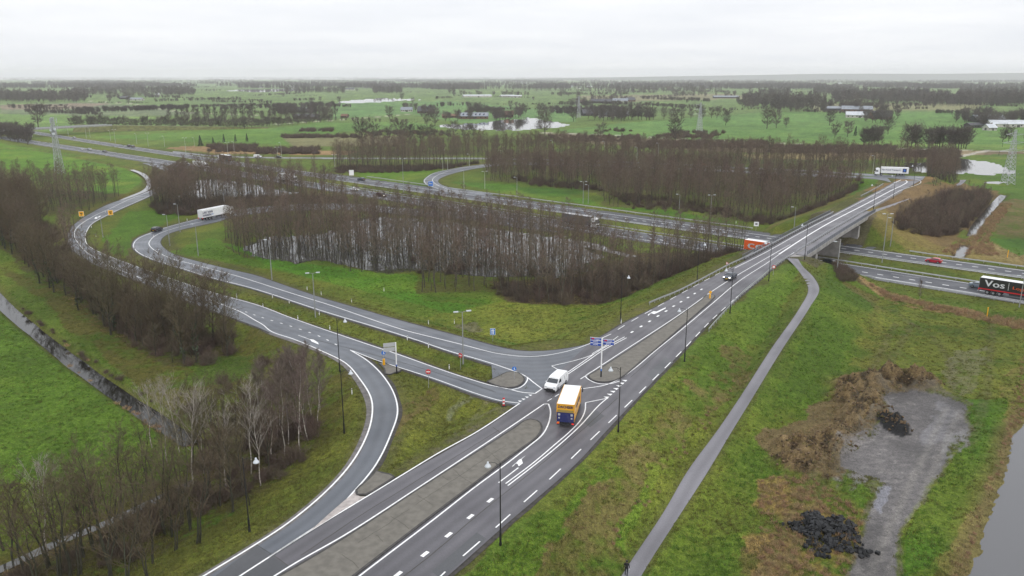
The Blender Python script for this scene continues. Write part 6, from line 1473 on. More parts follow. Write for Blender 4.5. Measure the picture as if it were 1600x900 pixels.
# yellow box truck with white roof
t_ = empty('box_truck'); tag(t_, 'yellow box truck with a white roof and a dark blue tail lift crossing the junction', 'truck')
cab(t_, 1.9, 'truck_navy', H=2.75, L=1.75, w=1.05, z0=.5)
bx = (0, -1.7, 2.15); m_ = MB(); box_rounded(m_, bx, (2.42, 7.0, 2.5), .04); m_.build('cargo_box', M['truck_yellow'], t_, fix=True)
m_ = MB(); m_.box((0, -1.7, 3.412), (2.34, 6.92, .03)); m_.build('roof', M['truck_white'], t_)
m_ = MB(); 
for x in (-1, 1): m_.box((x*1.19, -1.7, 3.40), (.07, 7.02, .09)); m_.box((x*1.19, -5.20, 2.15), (.06, .06, 2.5))
m_.box((0, -5.2, 3.40), (2.42, .06, .09)); m_.build('box_frame', M['truck_yellow'], t_)
m_ = MB(); m_.box((0, -5.26, 1.55), (2.36, .09, 1.35)); m_.build('tail_lift', M['truck_navy'], t_)
m_ = MB(); m_.box((0, -5.245, 2.42), (2.1, .05, .34)); m_.build('shutter_band', mat('shutter_dull_yellow', (.30, .22, .06), .5) if 'sh' not in M else M['sh'], t_)  # duller, darker yellow band across the rear
for x in (-.85, .85): m_ = MB(); m_.box((x, -5.315, 1.95), (.3, .03, .3)); m_.box((x, -5.315, 1.45), (.22, .03, .2)); m_.build('marker_panel', M['signback'], t_)
lettering('DACHSER', .52, 'truck_navy', t_, (0, -5.235, 3.0), (PI/2, 0, 0), width=2.0, bold=.012)
lettering('DACHSER', .62, 'truck_navy', t_, (1.225, -1.5, 2.35), (PI/2, 0, PI/2), width=3.4, bold=.015)
lettering('DACHSER', .62, 'truck_navy', t_, (-1.225, -1.5, 2.35), (PI/2, 0, -PI/2), width=3.4, bold=.015)
m_ = MB(); m_.box((0, -1.3, .72), (.9, 7.4, .22)); m_.box((0, -2.2, .55), (2.2, .5, .1)); m_.build('chassis', M['chassis'], t_)
lorry_wheels(t_, (-3.4, 2.75), .42, .26, .92); rear_lights(t_, -5.2, 1.2, .62, True)
m_ = MB(); m_.box((-.95, -5.3, .78), (.3, .06, .22)); m_.build('indicator', M['orange'], t_)
A = U(884, 626, 9.2); B = U(896.3, 593, 9.2); d_ = (B-A)[:2]; d_ /= np.linalg.norm(d_); gz = float(S(A[0], A[1])); c_ = A[:2]+d_*5.2
t_.location = (c_[0], c_[1], gz+.03); t_.rotation_euler = (0, 0, heading_fn(d_))
# articulated lorries
def artic(name, label, tcol, ccol, L=13.2, roof='truck_white', text=(), skirt=None, H=3.95, cab_H=3.4, cabcol=None, lit=None, lower=None):
    t_ = empty(name); tag(t_, label, 'lorry'); h0 = 1.15; m_ = MB(); box_rounded(m_, (0, -L/2+2.2, (H+h0)/2), (2.5, L, H-h0), .05); m_.build('trailer_box', M[tcol], t_, fix=True)
    m_ = MB(); m_.box((0, -L/2+2.2, H+.002), (2.36, L-.12, .03)); m_.build('trailer_roof', M[roof], t_)
    yr = -L+2.2
    if lower: m_ = MB(); [m_.box((x*1.262, -L/2+2.2, h0+.12), (.02, L, .26)) for x in (-1, 1)]; m_.box((0, yr-.01, h0+.12), (2.5, .02, .26)); m_.build('trailer_rail', M[lower], t_)
    cab(t_, 2.75, cabcol or ccol, H=cab_H, L=2.15, w=1.22, z0=.6, lit=lit)
    m_ = MB(); m_.box((0, -L/2+2.4, .98), (1.0, L-.6, .28)); m_.box((0, 3.2, .85), (1.0, 3.4, .25))
    for x in (-1, 1): m_.box((x*1.12, -L/2+3.6, .82), (.06, 3.2, .5))
    m_.build('chassis', M['chassis'], t_)
    lorry_wheels(t_, (yr+1.9, yr+3.2, yr+4.5, 1.9, 4.2), .5, .32, 1.0); rear_lights(t_, yr, 1.2, .95, True)
    m_ = MB(); m_.box((0, yr-.025, (H+h0)/2), (.05, .04, H-h0-.3)); 
    for x in (-1.15, 1.15): m_.box((x, yr-.025, (H+h0)/2), (.08, .04, H-h0-.2))
    for x in (-.6, .6): m_.box((x, yr-.04, (H+h0)/2), (.04, .05, H-h0-.3))
    m_.build('rear_doors', M['signback'], t_)
    for (s_, size, mt_, yy, zz, wd, bold) in text:
        for sd in (-1, 1): lettering(s_, size, mt_, t_, (sd*1.268, yy, zz), (PI/2, 0, sd*PI/2), width=wd, bold=bold)
    return t_
t_ = artic('articulated_lorry', 'white lorry with large blue lettering climbing round the entry ramp', 'truck_white', 'truck_white', L=13.0, text=[('LAU VAN', 1.15, 'truck_navy', -8.3, 2.95, 4.6, .03), ('HAREN', 1.15, 'truck_navy', -8.7, 1.9, 3.8, .03), ('B.V.', .6, 'bluel', -6.0, 1.95, .9, .02)])
put(t_, (313,345.5), (368,334), at=.62)
t_ = artic('articulated_lorry', 'white lorry with a dark emblem turning at the far junction', 'truck_white', 'truck_white', L=12.0, text=[('Bos Food Transport', .95, 'truck_navy', -2.2, 2.75, 8.0, .02)])
for sd in (-1, 1): m_ = MB(); m_.box((sd*1.27, -8.0, 2.6), (.02, 1.7, 1.7)); m_.build('emblem', M['truck_navy'], t_); m_ = MB(); m_.box((sd*1.285, -8.0, 2.6), (.02, .8, .8)); m_.build('emblem', M['bluel'], t_)
put(t_, (1402,274.5), (1371,273.5), at=.6)
t_ = artic('articulated_lorry', 'orange lorry with huge pale letters about to pass under the bridge', 'truck_orange', 'truck_white', L=13.4, text=[('coop', 3.3, 'truck_white', -4.4, 2.55, 11.2, .08)])
on_mway(t_, 1226, 400, cSn, 5.6, -1)
t_ = artic('articulated_lorry', 'black lorry with white lettering and a red rail on the motorway at the right edge', 'truck_black', 'truck_black', L=13.4, lower='red', text=[('Vos', 2.2, 'truck_white', -7.9, 2.7, 4.2, .06), ('Logistics', 1.0, 'truck_orange', -1.6, 2.5, 5.0, .02)])
on_mway(t_, 1617, 466, cSn, 1.9, -1)
for sd in (-1, 1): m_ = MB(); m_.box((sd*1.27, -5.0, 2.7), (.02, .07, 1.9)); m_.build('divider_line', M['truck_white'], t_)
t_ = artic('articulated_lorry', 'dark sided lorry with a white cab behind the crowns of the middle wood', 'paint_tarp', 'truck_white', L=12.5, roof='paint_silver', cab_H=3.6); on_mway(t_, 905, 357, cSn, 5.6, -1)
t_ = artic('articulated_lorry', 'dark red lorry with a pale roof on the far carriageway beyond the upper left wood', 'paint_maroon', 'truck_white', L=12.0); on_mway(t_, 350, 251, cNf, -2.2, 1)
t_ = artic('articulated_lorry', 'white lorry partly hidden behind the upper left wood', 'truck_white', 'truck_white', L=12.0); on_mway(t_, 338, 262, cSn, 2.2, -1)
t_ = artic('articulated_lorry', 'white lorry among the trunks of the upper left wood', 'truck_white', 'truck_white', L=12.0); on_mway(t_, 474, 283, cSn, 2.2, -1)

# ------------------------------------------------------------------ lamp posts
def street_lamp(base, arm_az, h=9.2, label=''):
    t_ = empty('street_lamp', tuple(base)); tag(t_, label, 'street lamp', 'black street lamps with white shades')
    m_ = MB(); m_.tube([(0, 0, -.3), (0, 0, 1.6), (0, 0, 1.62), (0, 0, h)], [.11, .11, .075, .05], 8); m_.lathe([(.13, -.1), (.15, .25), (.12, .4)], (0, 0, 0), 8); m_.build('pole', M['black'], t_)
    c_, s_ = math.cos(arm_az), math.sin(arm_az); m_ = MB(); m_.tube([(0, 0, h-.35), (c_*.5, s_*.5, h-.1), (c_*1.05, s_*1.05, h-.12), (c_*1.25, s_*1.25, h-.25)], .03, 6); m_.tube([(0, 0, h-.9), (c_*.45, s_*.45, h-.18)], .018, 5); m_.build('arm', M['black'], t_)
    m_ = MB(); m_.lathe([(.04, 0), (.10, -.04), (.11, -.20), (.17, -.27), (.30, -.44), (.34, -.54), (.29, -.59), (.17, -.61)], (c_*1.3, s_*1.3, h-.12), 12); m_.build('lamp_shade', M['lampwhite'], t_, smooth=True, fix=True)
    return t_
SLP = [((782,852),-1,'nearest lamp at the field edge beside the turn arrow'),((966,675),-1,'lamp opposite the give-way teeth beside the box truck'),((1069.5,565),-1,'lamp at the field edge beside the long island'),((1140.5,489.5),-1,'lamp beside the dark car coming from the bridge'),
       ((1201,439),-1,'lamp where the guard rail meets the bridge'),((1257,406),-1,'lamp at the cycle path end of the bridge'),((1364.5,329),-1,'lamp at the far end of the bridge'),((1395.5,310.5),-1,'second last lamp before the far junction'),((1427,291),-1,'last lamp at the far junction'),
       ((969.5,502),1,'lamp on the wood side beyond the small road sign'),((1089,441),1,'lamp against the wood at the start of the guard rail'),
       ((531,581),1,'lamp on the outside of the curved lane, behind the birches'),((538,677.5),1,'lamp inside the bend beside the reddish birches'),((390,831),1,'lamp on the lower left verge')]
for (px, py), sd, lb in SLP:
    p = PT(px, py); ax_ = (AX[0], AX[1]) if px > 900 else None
    az = math.atan2(AX[0], -AX[1]) if False else (math.atan2(AX[0]*1, -AX[1]*1) if 0 else 0)
    az = PI-0.35 if sd < 0 else 0.15
    street_lamp(p, az, 9.2 if px != 390 else 8.6, 'black white-shaded '+lb)
def mast(base, h, arms, label, az=0.2, mt='palepole'):
    t_ = empty('lamp_mast', tuple(base)); tag(t_, label, 'lamp post', 'grey lamp masts of the motorway'); m_ = MB(); m_.tube([(0, 0, -.4), (0, 0, h*.5), (0, 0, h)], [.14, .105, .06], 7); m_.build('pole', M[mt], t_)
    for s_ in ((1, -1) if arms == 2 else (1,)):
        c_, q = math.cos(az)*s_, math.sin(az)*s_; m_ = MB(); m_.tube([(0, 0, h-.05), (c_*.5, q*.5, h+.08), (c_*.8, q*.8, h+.1)], .035, 5); m_.build('arm', M[mt], t_)
        m_ = MB(); 
        P_ = [(c_*.7, q*.7), (c_*1.5, q*1.5)]; nx_, ny_ = -q*.16*s_, c_*.16*s_
        m_.prism([(P_[0][0]-nx_, P_[0][1]-ny_), (P_[1][0]-nx_*.7, P_[1][1]-ny_*.7), (P_[1][0]+nx_*.7, P_[1][1]+ny_*.7), (P_[0][0]+nx_, P_[0][1]+ny_)], h+.02, h+.2); m_.build('lamp_head', M['lampwhite'], t_, fix=True)
    return t_
def h_from(pt_top, p):
    lo_, hi = 2.0, 30.0
    for _ in range(30):
        m_ = (lo_+hi)/2; _, y_ = proj(p[0], p[1], p[2]+m_)
        if y_ > pt_top: lo_ = m_
        else: hi = m_
    return (lo_+hi)/2
MST = [((58,203.5),189,2,'at the near end of the far left overpass'),((107,212),196.5,1,'left of the double lamp by the overpass slope'),((135,216),197,2,'in the verge below the overpass slope'),((141,215),200,1,'just right of the double lamp by the overpass slope'),((173,220),204,1,'before the left pasture, short one'),((180.5,224),202.5,2,'left of the two dark cars'),
       ((214,225),209,1,'right of the two dark cars'),((232,229),208,2,'against the bright left pasture'),((257.5,229.5),213,1,'at the left end of the dry strip'),((291,243),215.5,2,'before the dry strip'),((304,229),217.5,1,'beside the first young pine'),((356.5,244),222.5,2,'beside the dark red lorry'),((366,237),221.7,1,'right of the dark red lorry'),
       ((434,246),231,2,'above the dark car on the slip road'),((440,243),223,1,'behind the dark car on the slip road'),((523.5,263),242,2,'at the end of the far strip of trees'),((630.6,301),248.5,2,'tall one in the median before the looping slip road'),((725,296),267,1,'inside the looping slip road, leftmost'),((757.5,295),268,2,'inside the looping slip road'),((807.7,309),277.5,1,'right of the looping slip road'),
       ((911,318),284,2,'double one on the lawn of the far loop'),((919,318),289,1,'single one on the lawn of the far loop'),((1061,330),304,1,'before the far right wood'),((1110,338),305,2,'right one before the far right wood'),((1240.5,357.5),324,1,'behind the bridge railing'),((694.5,241.5),227,1,'inside the back belt of trees'),((699.5,265),248.5,1,'behind the top of the looping slip road'),
       ((692,267),255,1,'left of the one behind the looping slip road'),((733.5,260),241,1,'at the top of the looping slip road'),((782.5,258),235,1,'right of the looping slip road top'),((863,246),219.5,1,'poking out of the back belt, leftmost'),((944,249),221,1,'poking out of the back belt, second'),((995,252),230,1,'poking out of the back belt, third'),((1028,253),224,1,'poking out of the back belt, fourth'),
       ((1363.5,271.5),243.5,1,'beside the white lorry at the far junction'),((265.5,384),336,1,'inside the bend of the entry ramp'),((281.5,362.5),319.5,1,'at the edge of the entry ramp behind the black car'),((310,400),351,1,'on the lawn inside the entry ramp'),((425,437),375.5,1,'in front of the flooded wood'),((493,496),427,2,'between the two ramps'),((723.7,569),487.5,2,'beside the no entry sign'),
       ((447,322),296,1,'in the brambles of the upper left wood'),((351,323),303,1,'behind the white lorry on the ramp'),((1378,411),334.5,2,'in the median right of the bridge'),((1391,385),341,1,'behind the one in the median'),((1308,421.5),378.5,1,'beside the dark car under the bridge'),((1592.5,480),432,1,'at the right edge before the black lorry'),((161,371),350,1,'thin one at the exit ramp bend'),((256,428),404,1,'between the ramps at the upper left, half hidden')]
for (px, py), ty, ar, lb in MST:
    p = PT(px, py); h = h_from(ty, p); h = min(max(h, 6.5), 16.5); mast(p, h, ar, ('double' if ar == 2 else 'single')+' armed grey lamp mast '+lb, az=RNG.uniform(-.1, .5) if ar == 2 else PI-.3, mt='greypole' if py > 300 else 'palepole')

# ------------------------------------------------------------------ signs and posts
def post_obj(name, p, label, cat, group=None): t_ = empty(name, tuple(p)); return tag(t_, label, cat, group)
def disc(mb, c, r, th, n=20, rz=0.0):
    """upright disc facing -Y before the turn"""
    V_ = []; F_ = []
    for s_ in (-1, 1):
        for k in range(n): a = 2*PI*k/n; V_.append((r*math.cos(a), s_*th/2, r*math.sin(a)))
    for k in range(n): F_.append((k, (k+1) % n, n+(k+1) % n, n+k))
    F_ += [tuple(range(n)), tuple(range(n, 2*n))[::-1]]
    V_ = [(v[0]*math.cos(rz)-v[1]*math.sin(rz)+c[0], v[0]*math.sin(rz)+v[1]*math.cos(rz)+c[1], v[2]+c[2]) for v in V_]; return mb.add(V_, F_)
def face_az(p): return math.atan2(-p[1], -p[0])+PI/2      # turn that makes -Y look at the origin
def sign_post(t_, h, r=.04, mt='galv'):
    m_ = MB(); m_.tube([(0, 0, -.3), (0, 0, h)], r, 7); return m_.build('post', M[mt], t_)
def noentry(px, py, label, h=2.5, turn=0.0):
    p = PT(px, py); t_ = post_obj('no_entry_sign', p, label, 'road sign', 'no entry signs'); az = face_az(p)+turn; sign_post(t_, h)
    m_ = MB(); disc(m_, (0, 0, h-.35), .40, .04, rz=az); m_.build('disc', M['red'], t_, fix=True); n_ = (math.sin(az), -math.cos(az))
    m_ = MB(); m_.box((n_[0]*.03, n_[1]*.03, h-.35), (.60, .02, .14), rz=az); m_.build('bar', M['white'], t_)
noentry(669.8, 606, 'bright no entry sign on the grass triangle', 3.0, -.1); noentry(719.8, 578, 'no entry sign in front of the double lamp mast', 2.9, -.7)
def square_sign(px, py, label, h, w, hh, mt, sym=None, turn=0.0, cat='road sign', mts='white', frame=True):
    p = PT(px, py); t_ = post_obj('road_sign', p, label, cat); az = face_az(p)+turn; sign_post(t_, h-.1); n_ = (math.sin(az), -math.cos(az)); X_ = (math.cos(az), math.sin(az))
    if frame: m_ = MB(); m_.box((n_[0]*.05, n_[1]*.05, h-hh/2), (w, .03, hh), rz=az); m_.build('border', M['white'], t_)
    m_ = MB(); m_.box((n_[0]*.07, n_[1]*.07, h-hh/2), (w*(.92 if frame else 1), .02, hh*(.92 if frame else 1)), rz=az); m_.build('panel', M[mt], t_)
    if sym:
        m_ = MB()
        for (sx, sz, sw, sh) in sym: m_.box((n_[0]*.085+X_[0]*sx*w, n_[1]*.085+X_[1]*sx*w, h-hh/2+sz*hh), (sw*w, .01, sh*hh), rz=az)
        m_.build('symbol', M[mts], t_)
    return t_
square_sign(770, 534, 'blue motorway sign with a white carriageway symbol on the verge', 2.6, .95, 1.25, 'bluel', [(-.14, -.12, .14, .55), (.14, -.12, .14, .55), (0, .2, .62, .09), (-.1, .3, .1, .2), (.1, .3, .1, .2)])
square_sign(673, 295, 'blue board with a white arrow beside the looping slip road', 3.6, 2.3, 2.4, 'bluel', [(0, 0, .5, .12), (-.15, .12, .12, .3)], cat='road sign')
square_sign(549.5, 277, 'plain pale board at the start of the far verge', 3.8, 2.4, 2.8, 'white', None, cat='road sign')
square_sign(1181, 361, 'small pale board beyond the orange lorry', 3.2, 1.6, 1.5, 'white', [(0, 0, .5, .3)], mts='chassis')
square_sign(128, 341, 'yellow board with a dark symbol left of the exit ramp', 2.6, 1.7, 1.9, 'yellow', [(0, .12, .5, .22), (0, -.2, .35, .18)], mts='chassis')
square_sign(173.5, 339, 'yellow board with a dark symbol right of the exit ramp', 2.6, 1.7, 1.9, 'yellow', [(0, .12, .5, .22), (0, -.2, .35, .18)], mts='chassis')
square_sign(1430, 238.5, 'small pale board behind the right pasture trees', 2.0, 1.0, 1.0, 'white')
# blue round sign on the small island
def round_blue(px, py, label, yellow):
    p = PS(px, py); p[2] += .12; t_ = post_obj('keep_right_sign', p, label, 'road sign'); az = face_az(p); n_ = (math.sin(az), -math.cos(az)); X_ = (math.cos(az), math.sin(az)); h = 2.3 if yellow else 1.9
    sign_post(t_, h); m_ = MB(); disc(m_, (n_[0]*.05, n_[1]*.05, h-.2), .34, .03, rz=az); m_.build('disc', M['bluel'], t_, fix=True)
    m_ = MB(); m_.box((n_[0]*.075, n_[1]*.075, h-.2), (.10, .01, .36), rz=az); m_.box((n_[0]*.075+X_[0]*.07, n_[1]*.075+X_[1]*.07, h-.34), (.22, .01, .09), rz=az); m_.build('arrow', M['white'], t_)
    if yellow: m_ = MB(); m_.lathe([(.2, .02), (.2, 1.0), (.17, 1.05)], (0, 0, 0), 12); m_.build('beacon', M['yellow'], t_, fix=True)
round_blue(803.5, 593, 'blue round arrow sign on the small island', False); round_blue(600, 571, 'blue round arrow sign on a yellow beacon at the fork', True)
p = PS(1109, 467); t_ = post_obj('yellow_beacon', p, 'small yellow beacon at the tip of the long island', 'bollard'); m_ = MB(); m_.lathe([(.16, 0), (.16, 1.0), (.13, 1.06)], (0, 0, 0), 10); m_.build('beacon', M['yellow'], t_, fix=True); m_ = MB(); disc(m_, (0, -.2, 1.5), .3, .03); m_.build('disc', M['yellow'], t_, fix=True); sign_post(t_, 1.5)
# grey signpost seen from behind
p = PT(620, 584); t_ = post_obj('direction_sign', p, 'tall white and black post with two grey sign backs at the fork', 'road sign'); h = h_from(535, p)
m_ = MB(); m_.tube([(0, 0, -.3), (0, 0, 1.3)], .11, 8); m_.build('post_foot', M['black'], t_); m_ = MB(); m_.tube([(0, 0, 1.303), (0, 0, 1.6)], .112, 8); m_.build('blue_band', M['blue'], t_)
m_ = MB(); m_.tube([(0, 0, 1.603), (0, 0, h)], .10, 8); m_.build('post', M['white'], t_)
for k in range(2):
    m_ = MB(); m_.box((-1.05, .0, h-.42-k*.78), (1.9, .06, .66), rz=.30); m_.build('panel', M['signback'], t_)
    m_ = MB(); m_.box((-1.05, .05, h-.42-k*.78), (1.8, .02, .54), rz=.30); m_.build('panel_face', M['blue'], t_)
# blue finger signs
p = PS(939, 590); p[2] += .13; t_ = post_obj('direction_sign', p, 'white pole carrying five blue finger signs on the long island', 'road sign'); h = h_from(528, p)
m_ = MB(); m_.tube([(0, 0, -.2), (0, 0, 1.0)], .115, 8); m_.build('post_foot', M['black'], t_); m_ = MB(); m_.tube([(0, 0, 1.003), (0, 0, 1.35)], .117, 8); m_.build('blue_band', M['bluel'], t_)
m_ = MB(); m_.tube([(0, 0, 1.353), (0, 0, h)], .10, 8); m_.build('post', M['white'], t_)
for sx, n_, az in ((-1, 3, -.28), (1, 2, -.28)):
    for k in range(n_):
        z_ = h-.22-k*.46-(.14 if sx > 0 else 0); cx = sx*(.98 if sx < 0 else 1.02); L_ = 1.75
        c0 = (cx*math.cos(az), cx*math.sin(az)); m_ = MB(); m_.box((c0[0], c0[1], z_), (L_, .05, .40), rz=az); fp = m_.build('finger', M['white'], t_)
        m_ = MB(); m_.box((c0[0]+math.sin(az)*.035, c0[1]-math.cos(az)*.035, z_-.02), (L_*.97, .02, .34), rz=az); m_.build('face', M['blue'], fp)
        if k == 0: m_ = MB(); m_.box((c0[0]-math.cos(az)*.45+math.sin(az)*.05, c0[1]-math.sin(az)*.45-math.cos(az)*.05, z_), (.42, .01, .2), rz=az); m_.build('route_shield', M['red'], fp)
        m_ = MB(); xo = .2 if k == 0 else 0; 
        for q in range(5): m_.box((c0[0]+math.cos(az)*(xo-.35+q*.16)+math.sin(az)*.05, c0[1]+math.sin(az)*(xo-.35+q*.16)-math.cos(az)*.05, z_-.02), (.09, .01, .13), rz=az)
        m_.build('letter_strokes', M['white'], fp)
# red and white beacon at the grass corner
p = PT(787, 635); t_ = post_obj('barrier_beacon', p, 'red and white striped beacon at the corner of the grass triangle', 'beacon')
for k in range(5): m_ = MB(); m_.box((0, 0, .25+k*.24), (.30, .08, .238), rz=.3); m_.build('stripe', M['red' if k % 2 == 0 else 'white'], t_)
m_ = MB(); m_.box((0, 0, .06), (.7, .4, .12), rz=.3); m_.build('foot', M['chassis'], t_)
# red and white small signs at the bridge ends
for px, py, lb in ((1135, 421, 'small red edged triangle sign in the verge before the bridge'), (1208, 427, 'small red edged round sign at the bridge start on the path side')):
    p = PT(px, py+3); t_ = post_obj('warning_sign', p, lb, 'road sign'); az = face_az(p); n_ = (math.sin(az), -math.cos(az)); sign_post(t_, 2.2); m_ = MB(); disc(m_, (n_[0]*.05, n_[1]*.05, 2.0), .42, .03, 3 if px < 1150 else 18, rz=az); m_.build('rim', M['red'], t_, fix=True); m_ = MB(); disc(m_, (n_[0]*.08, n_[1]*.08, 2.0), .28, .02, 3 if px < 1150 else 18, rz=az); m_.build('face', M['white'], t_, fix=True)
# white marker posts
MP = [(480,451),(502,459),(549.5,471),(426,463.5),(452,472),(411,478.5),(465.5,497.5),(515.5,513.5),(550,614),(702,575.5),(669.5,505),(669.5,541.5),(636.5,529.5),(499,491),(710,504),(165,330),(143,354),(150,368),(292.5,343),(970.5,503.5),(302,416.5),(370,463),(600,453),(240,369),(1150,347)]
for i, (px, py) in enumerate(MP):
    p = PT(px, py+2); t_ = post_obj('marker_post', p, 'short white reflector post on the ramp verge', 'marker post', 'white marker posts along the ramps'); m_ = MB(); m_.box((0, 0, .45), (.13, .10, .9)); m_.build('post', M['white'], t_); m_ = MB(); m_.box((0, 0, .78), (.135, .105, .12)); m_.build('reflector', M['chassis'], t_)
for px, py, lb in ((1542, 495, 'orange gas pipeline marker among the right reeds'), (1574, 402, 'pale yellow marker post beyond the motorway on the right')):
    p = PT(px, py); t_ = post_obj('pipeline_marker', p, lb, 'marker post'); m_ = MB(); m_.tube([(0, 0, -.2), (0, 0, 2.0)], .09, 8); m_.build('post', M['yellow'], t_); m_ = MB(); m_.lathe([(.13, 2.0), (.13, 2.1), (.02, 2.2)], (0, 0, 0), 8); m_.build('cap', M['yellow'], t_, fix=True)

# ------------------------------------------------------------------ the walker
def person():
    p = PT(978.5, 899); me_ = bpy.data.meshes.new('person'); h = 1.80
    J = {'pelvis': (0, 0, .95), 'chest': (0, .03, 1.28), 'neck': (0, .02, 1.50), 'head0': (0, .03, 1.58), 'head1': (0, .03, 1.70), 'hl': (-.1, 0, .90), 'kl': (-.11, .10, .50), 'al': (-.11, -.02, .08), 'tl': (-.12, .13, .04),
         'hr': (.1, 0, .90), 'kr': (.11, .02, .50), 'ar': (.11, -.22, .12), 'tr': (.12, -.10, .04), 'sl': (-.20, .02, 1.43), 'el': (-.27, -.03, 1.15), 'wl': (-.27, .05, .90), 'fl': (-.26, .10, .80), 'sr': (.20, .02, 1.43), 'er': (.27, -.02, 1.15), 'wr': (.28, .08, .92), 'fr': (.27, .14, .83)}
    R_ = {'pelvis': .17, 'chest': .19, 'neck': .065, 'head0': .085, 'head1': .10, 'hl': .10, 'kl': .075, 'al': .055, 'tl': .04, 'hr': .10, 'kr': .075, 'ar': .055, 'tr': .04, 'sl': .08, 'el': .06, 'wl': .045, 'fl': .03, 'sr': .08, 'er': .06, 'wr': .045, 'fr': .03}
    E_ = [('pelvis', 'chest'), ('chest', 'neck'), ('neck', 'head0'), ('head0', 'head1'), ('pelvis', 'hl'), ('hl', 'kl'), ('kl', 'al'), ('al', 'tl'), ('pelvis', 'hr'), ('hr', 'kr'), ('kr', 'ar'), ('ar', 'tr'), ('chest', 'sl'), ('sl', 'el'), ('el', 'wl'), ('wl', 'fl'), ('chest', 'sr'), ('sr', 'er'), ('er', 'wr'), ('wr', 'fr')]
    # fingers and thumbs
    for s_, f_ in ((-1, 'fl'), (1, 'fr')):
        b = J[f_]
        for k in range(4):
            n_ = 'g%s%d' % (f_, k); J[n_] = (b[0]-s_*.005, b[1]-.03+k*.022+.01, b[2]-.075+abs(k-1.5)*.008); R_[n_] = .010; E_.append((f_, n_))
        n_ = 't'+f_; J[n_] = (b[0]-s_*.04, b[1]+.045, b[2]-.02); R_[n_] = .011; E_.append((f_, n_))
    K = list(J); me_.from_pydata([J[k] for k in K], [(K.index(a), K.index(b)) for a, b in E_], [])
    o = bpy.data.objects.new('body', me_); COL.objects.link(o); sk = o.modifiers.new('skin', 'SKIN'); sb = o.modifiers.new('sub', 'SUBSURF'); sb.levels = 1
    for i, k in enumerate(K): me_.skin_vertices[0].data[i].radius = (R_[k], R_[k]*(.75 if k in ('chest', 'pelvis') else 1)); me_.skin_vertices[0].data[i].use_root = (k == 'pelvis')
    dg = bpy.context.evaluated_depsgraph_get(); me2 = bpy.data.meshes.new_from_object(o.evaluated_get(dg)); bpy.data.objects.remove(o)
    skin = mat('skin', (.45, .26, .19), .6); coat_ = mat('black_clothes', (.010, .010, .012), .85); jean = mat('dark_trousers', (.022, .025, .035), .85); shoe = mat('shoes', (.02, .02, .02), .6)
    for m_ in (coat_, jean, skin, shoe): me2.materials.append(m_)
    for f_ in me2.polygons:
        c = f_.center; f_.material_index = 2 if c.z > 1.52 or (abs(c.x) > .2 and c.z < .90 and c.z > .6) else (3 if c.z < .12 else (1 if c.z < .86 else 0)); f_.use_smooth = True
    t_ = empty('person', tuple(p)); t_.rotation_euler = (0, 0, -.25); tag(t_, 'person in black clothes walking up the cycle path holding a pale bag', 'person'); b_ = link(bpy.data.objects.new('body', me2), t_)
    m_ = MB(); m_.lathe([(.06, 1.80), (.10, 1.77), (.115, 1.70), (.112, 1.63), (.09, 1.60)], (0, .015, 0), 12); m_.build('hair', M['black'], t_, smooth=True, fix=True)
    m_ = MB(); m_.box((0, .135, 1.665), (.03, .04, .05)); m_.build('nose', skin, t_)
    for x in (-.04, .04): m_ = MB(); m_.box((x, .125, 1.69), (.022, .02, .014)); m_.build('eye', M['black'], t_)
    m_ = MB(); m_.box((0, .125, 1.62), (.05, .015, .012)); m_.build('mouth', M['tail'], t_)
    for x in (-.105, .105): m_ = MB(); m_.box((x, .03, 1.665), (.02, .035, .06)); m_.build('ear', skin, t_)
    bag = MB(); box_rounded(bag, (0, 0, -.17), (.08, .24, .26), .02); bag.tube([(0, -.08, -.04), (0, -.04, .06), (0, .04, .06), (0, .08, -.04)], .008, 5)
    bo = bag.build('bag', M['lampwhite'], None, fix=True); R2 = Matrix.Rotation(-.25, 4, 'Z') @ Vector((.275, .13, .77)); bo.location = (p[0]+R2.x, p[1]+R2.y, p[2]+R2.z); bo.rotation_euler = (0, 0, -.25); tag(bo, 'small pale bag hanging from the hand of the walker', 'bag')
person()
# stone heap: dark blocks
def heap():
    m_ = MB(); c = P0(1285, 832); r = random.Random(5)
    for k in range(620):
        a = r.uniform(0, 2*PI); q = r.random()**.62*(.75+.45*math.sin(a*3+1)*math.sin(a*2)); x = c[0]+math.cos(a)*q*4.6+r.gauss(0, .3); y_ = c[1]+math.sin(a)*q*5.2+r.gauss(0, .3)
        z = float(TH(x, y_))+max(0, .7*(1-q))*r.random(); s_ = r.uniform(.12, .30)
        R_ = Euler((r.uniform(0, 6), r.uniform(0, 6), r.uniform(0, 6))).to_matrix(); V_ = []
        for sx in (-1, 1):
            for sy in (-1, 1):
                for sz in (-1, 1): V_.append(tuple(R_ @ Vector((sx*s_*r.uniform(.6, 1), sy*s_*r.uniform(.6, 1), sz*s_*r.uniform(.5, .9))) + Vector((x, y_, z+s_*.4))))
        m_.add(V_, [(0, 1, 3, 2), (4, 6, 7, 5), (0, 4, 5, 1), (2, 3, 7, 6), (0, 2, 6, 4), (1, 5, 7, 3)])
    o = m_.build('rubble', mat('black_stone', (.012, .013, .015), .75, noise=.5, nscale=1.2), None, fix=True); tag(o, 'heap of black broken stones in the tawny grass', kind='stuff')
heap()
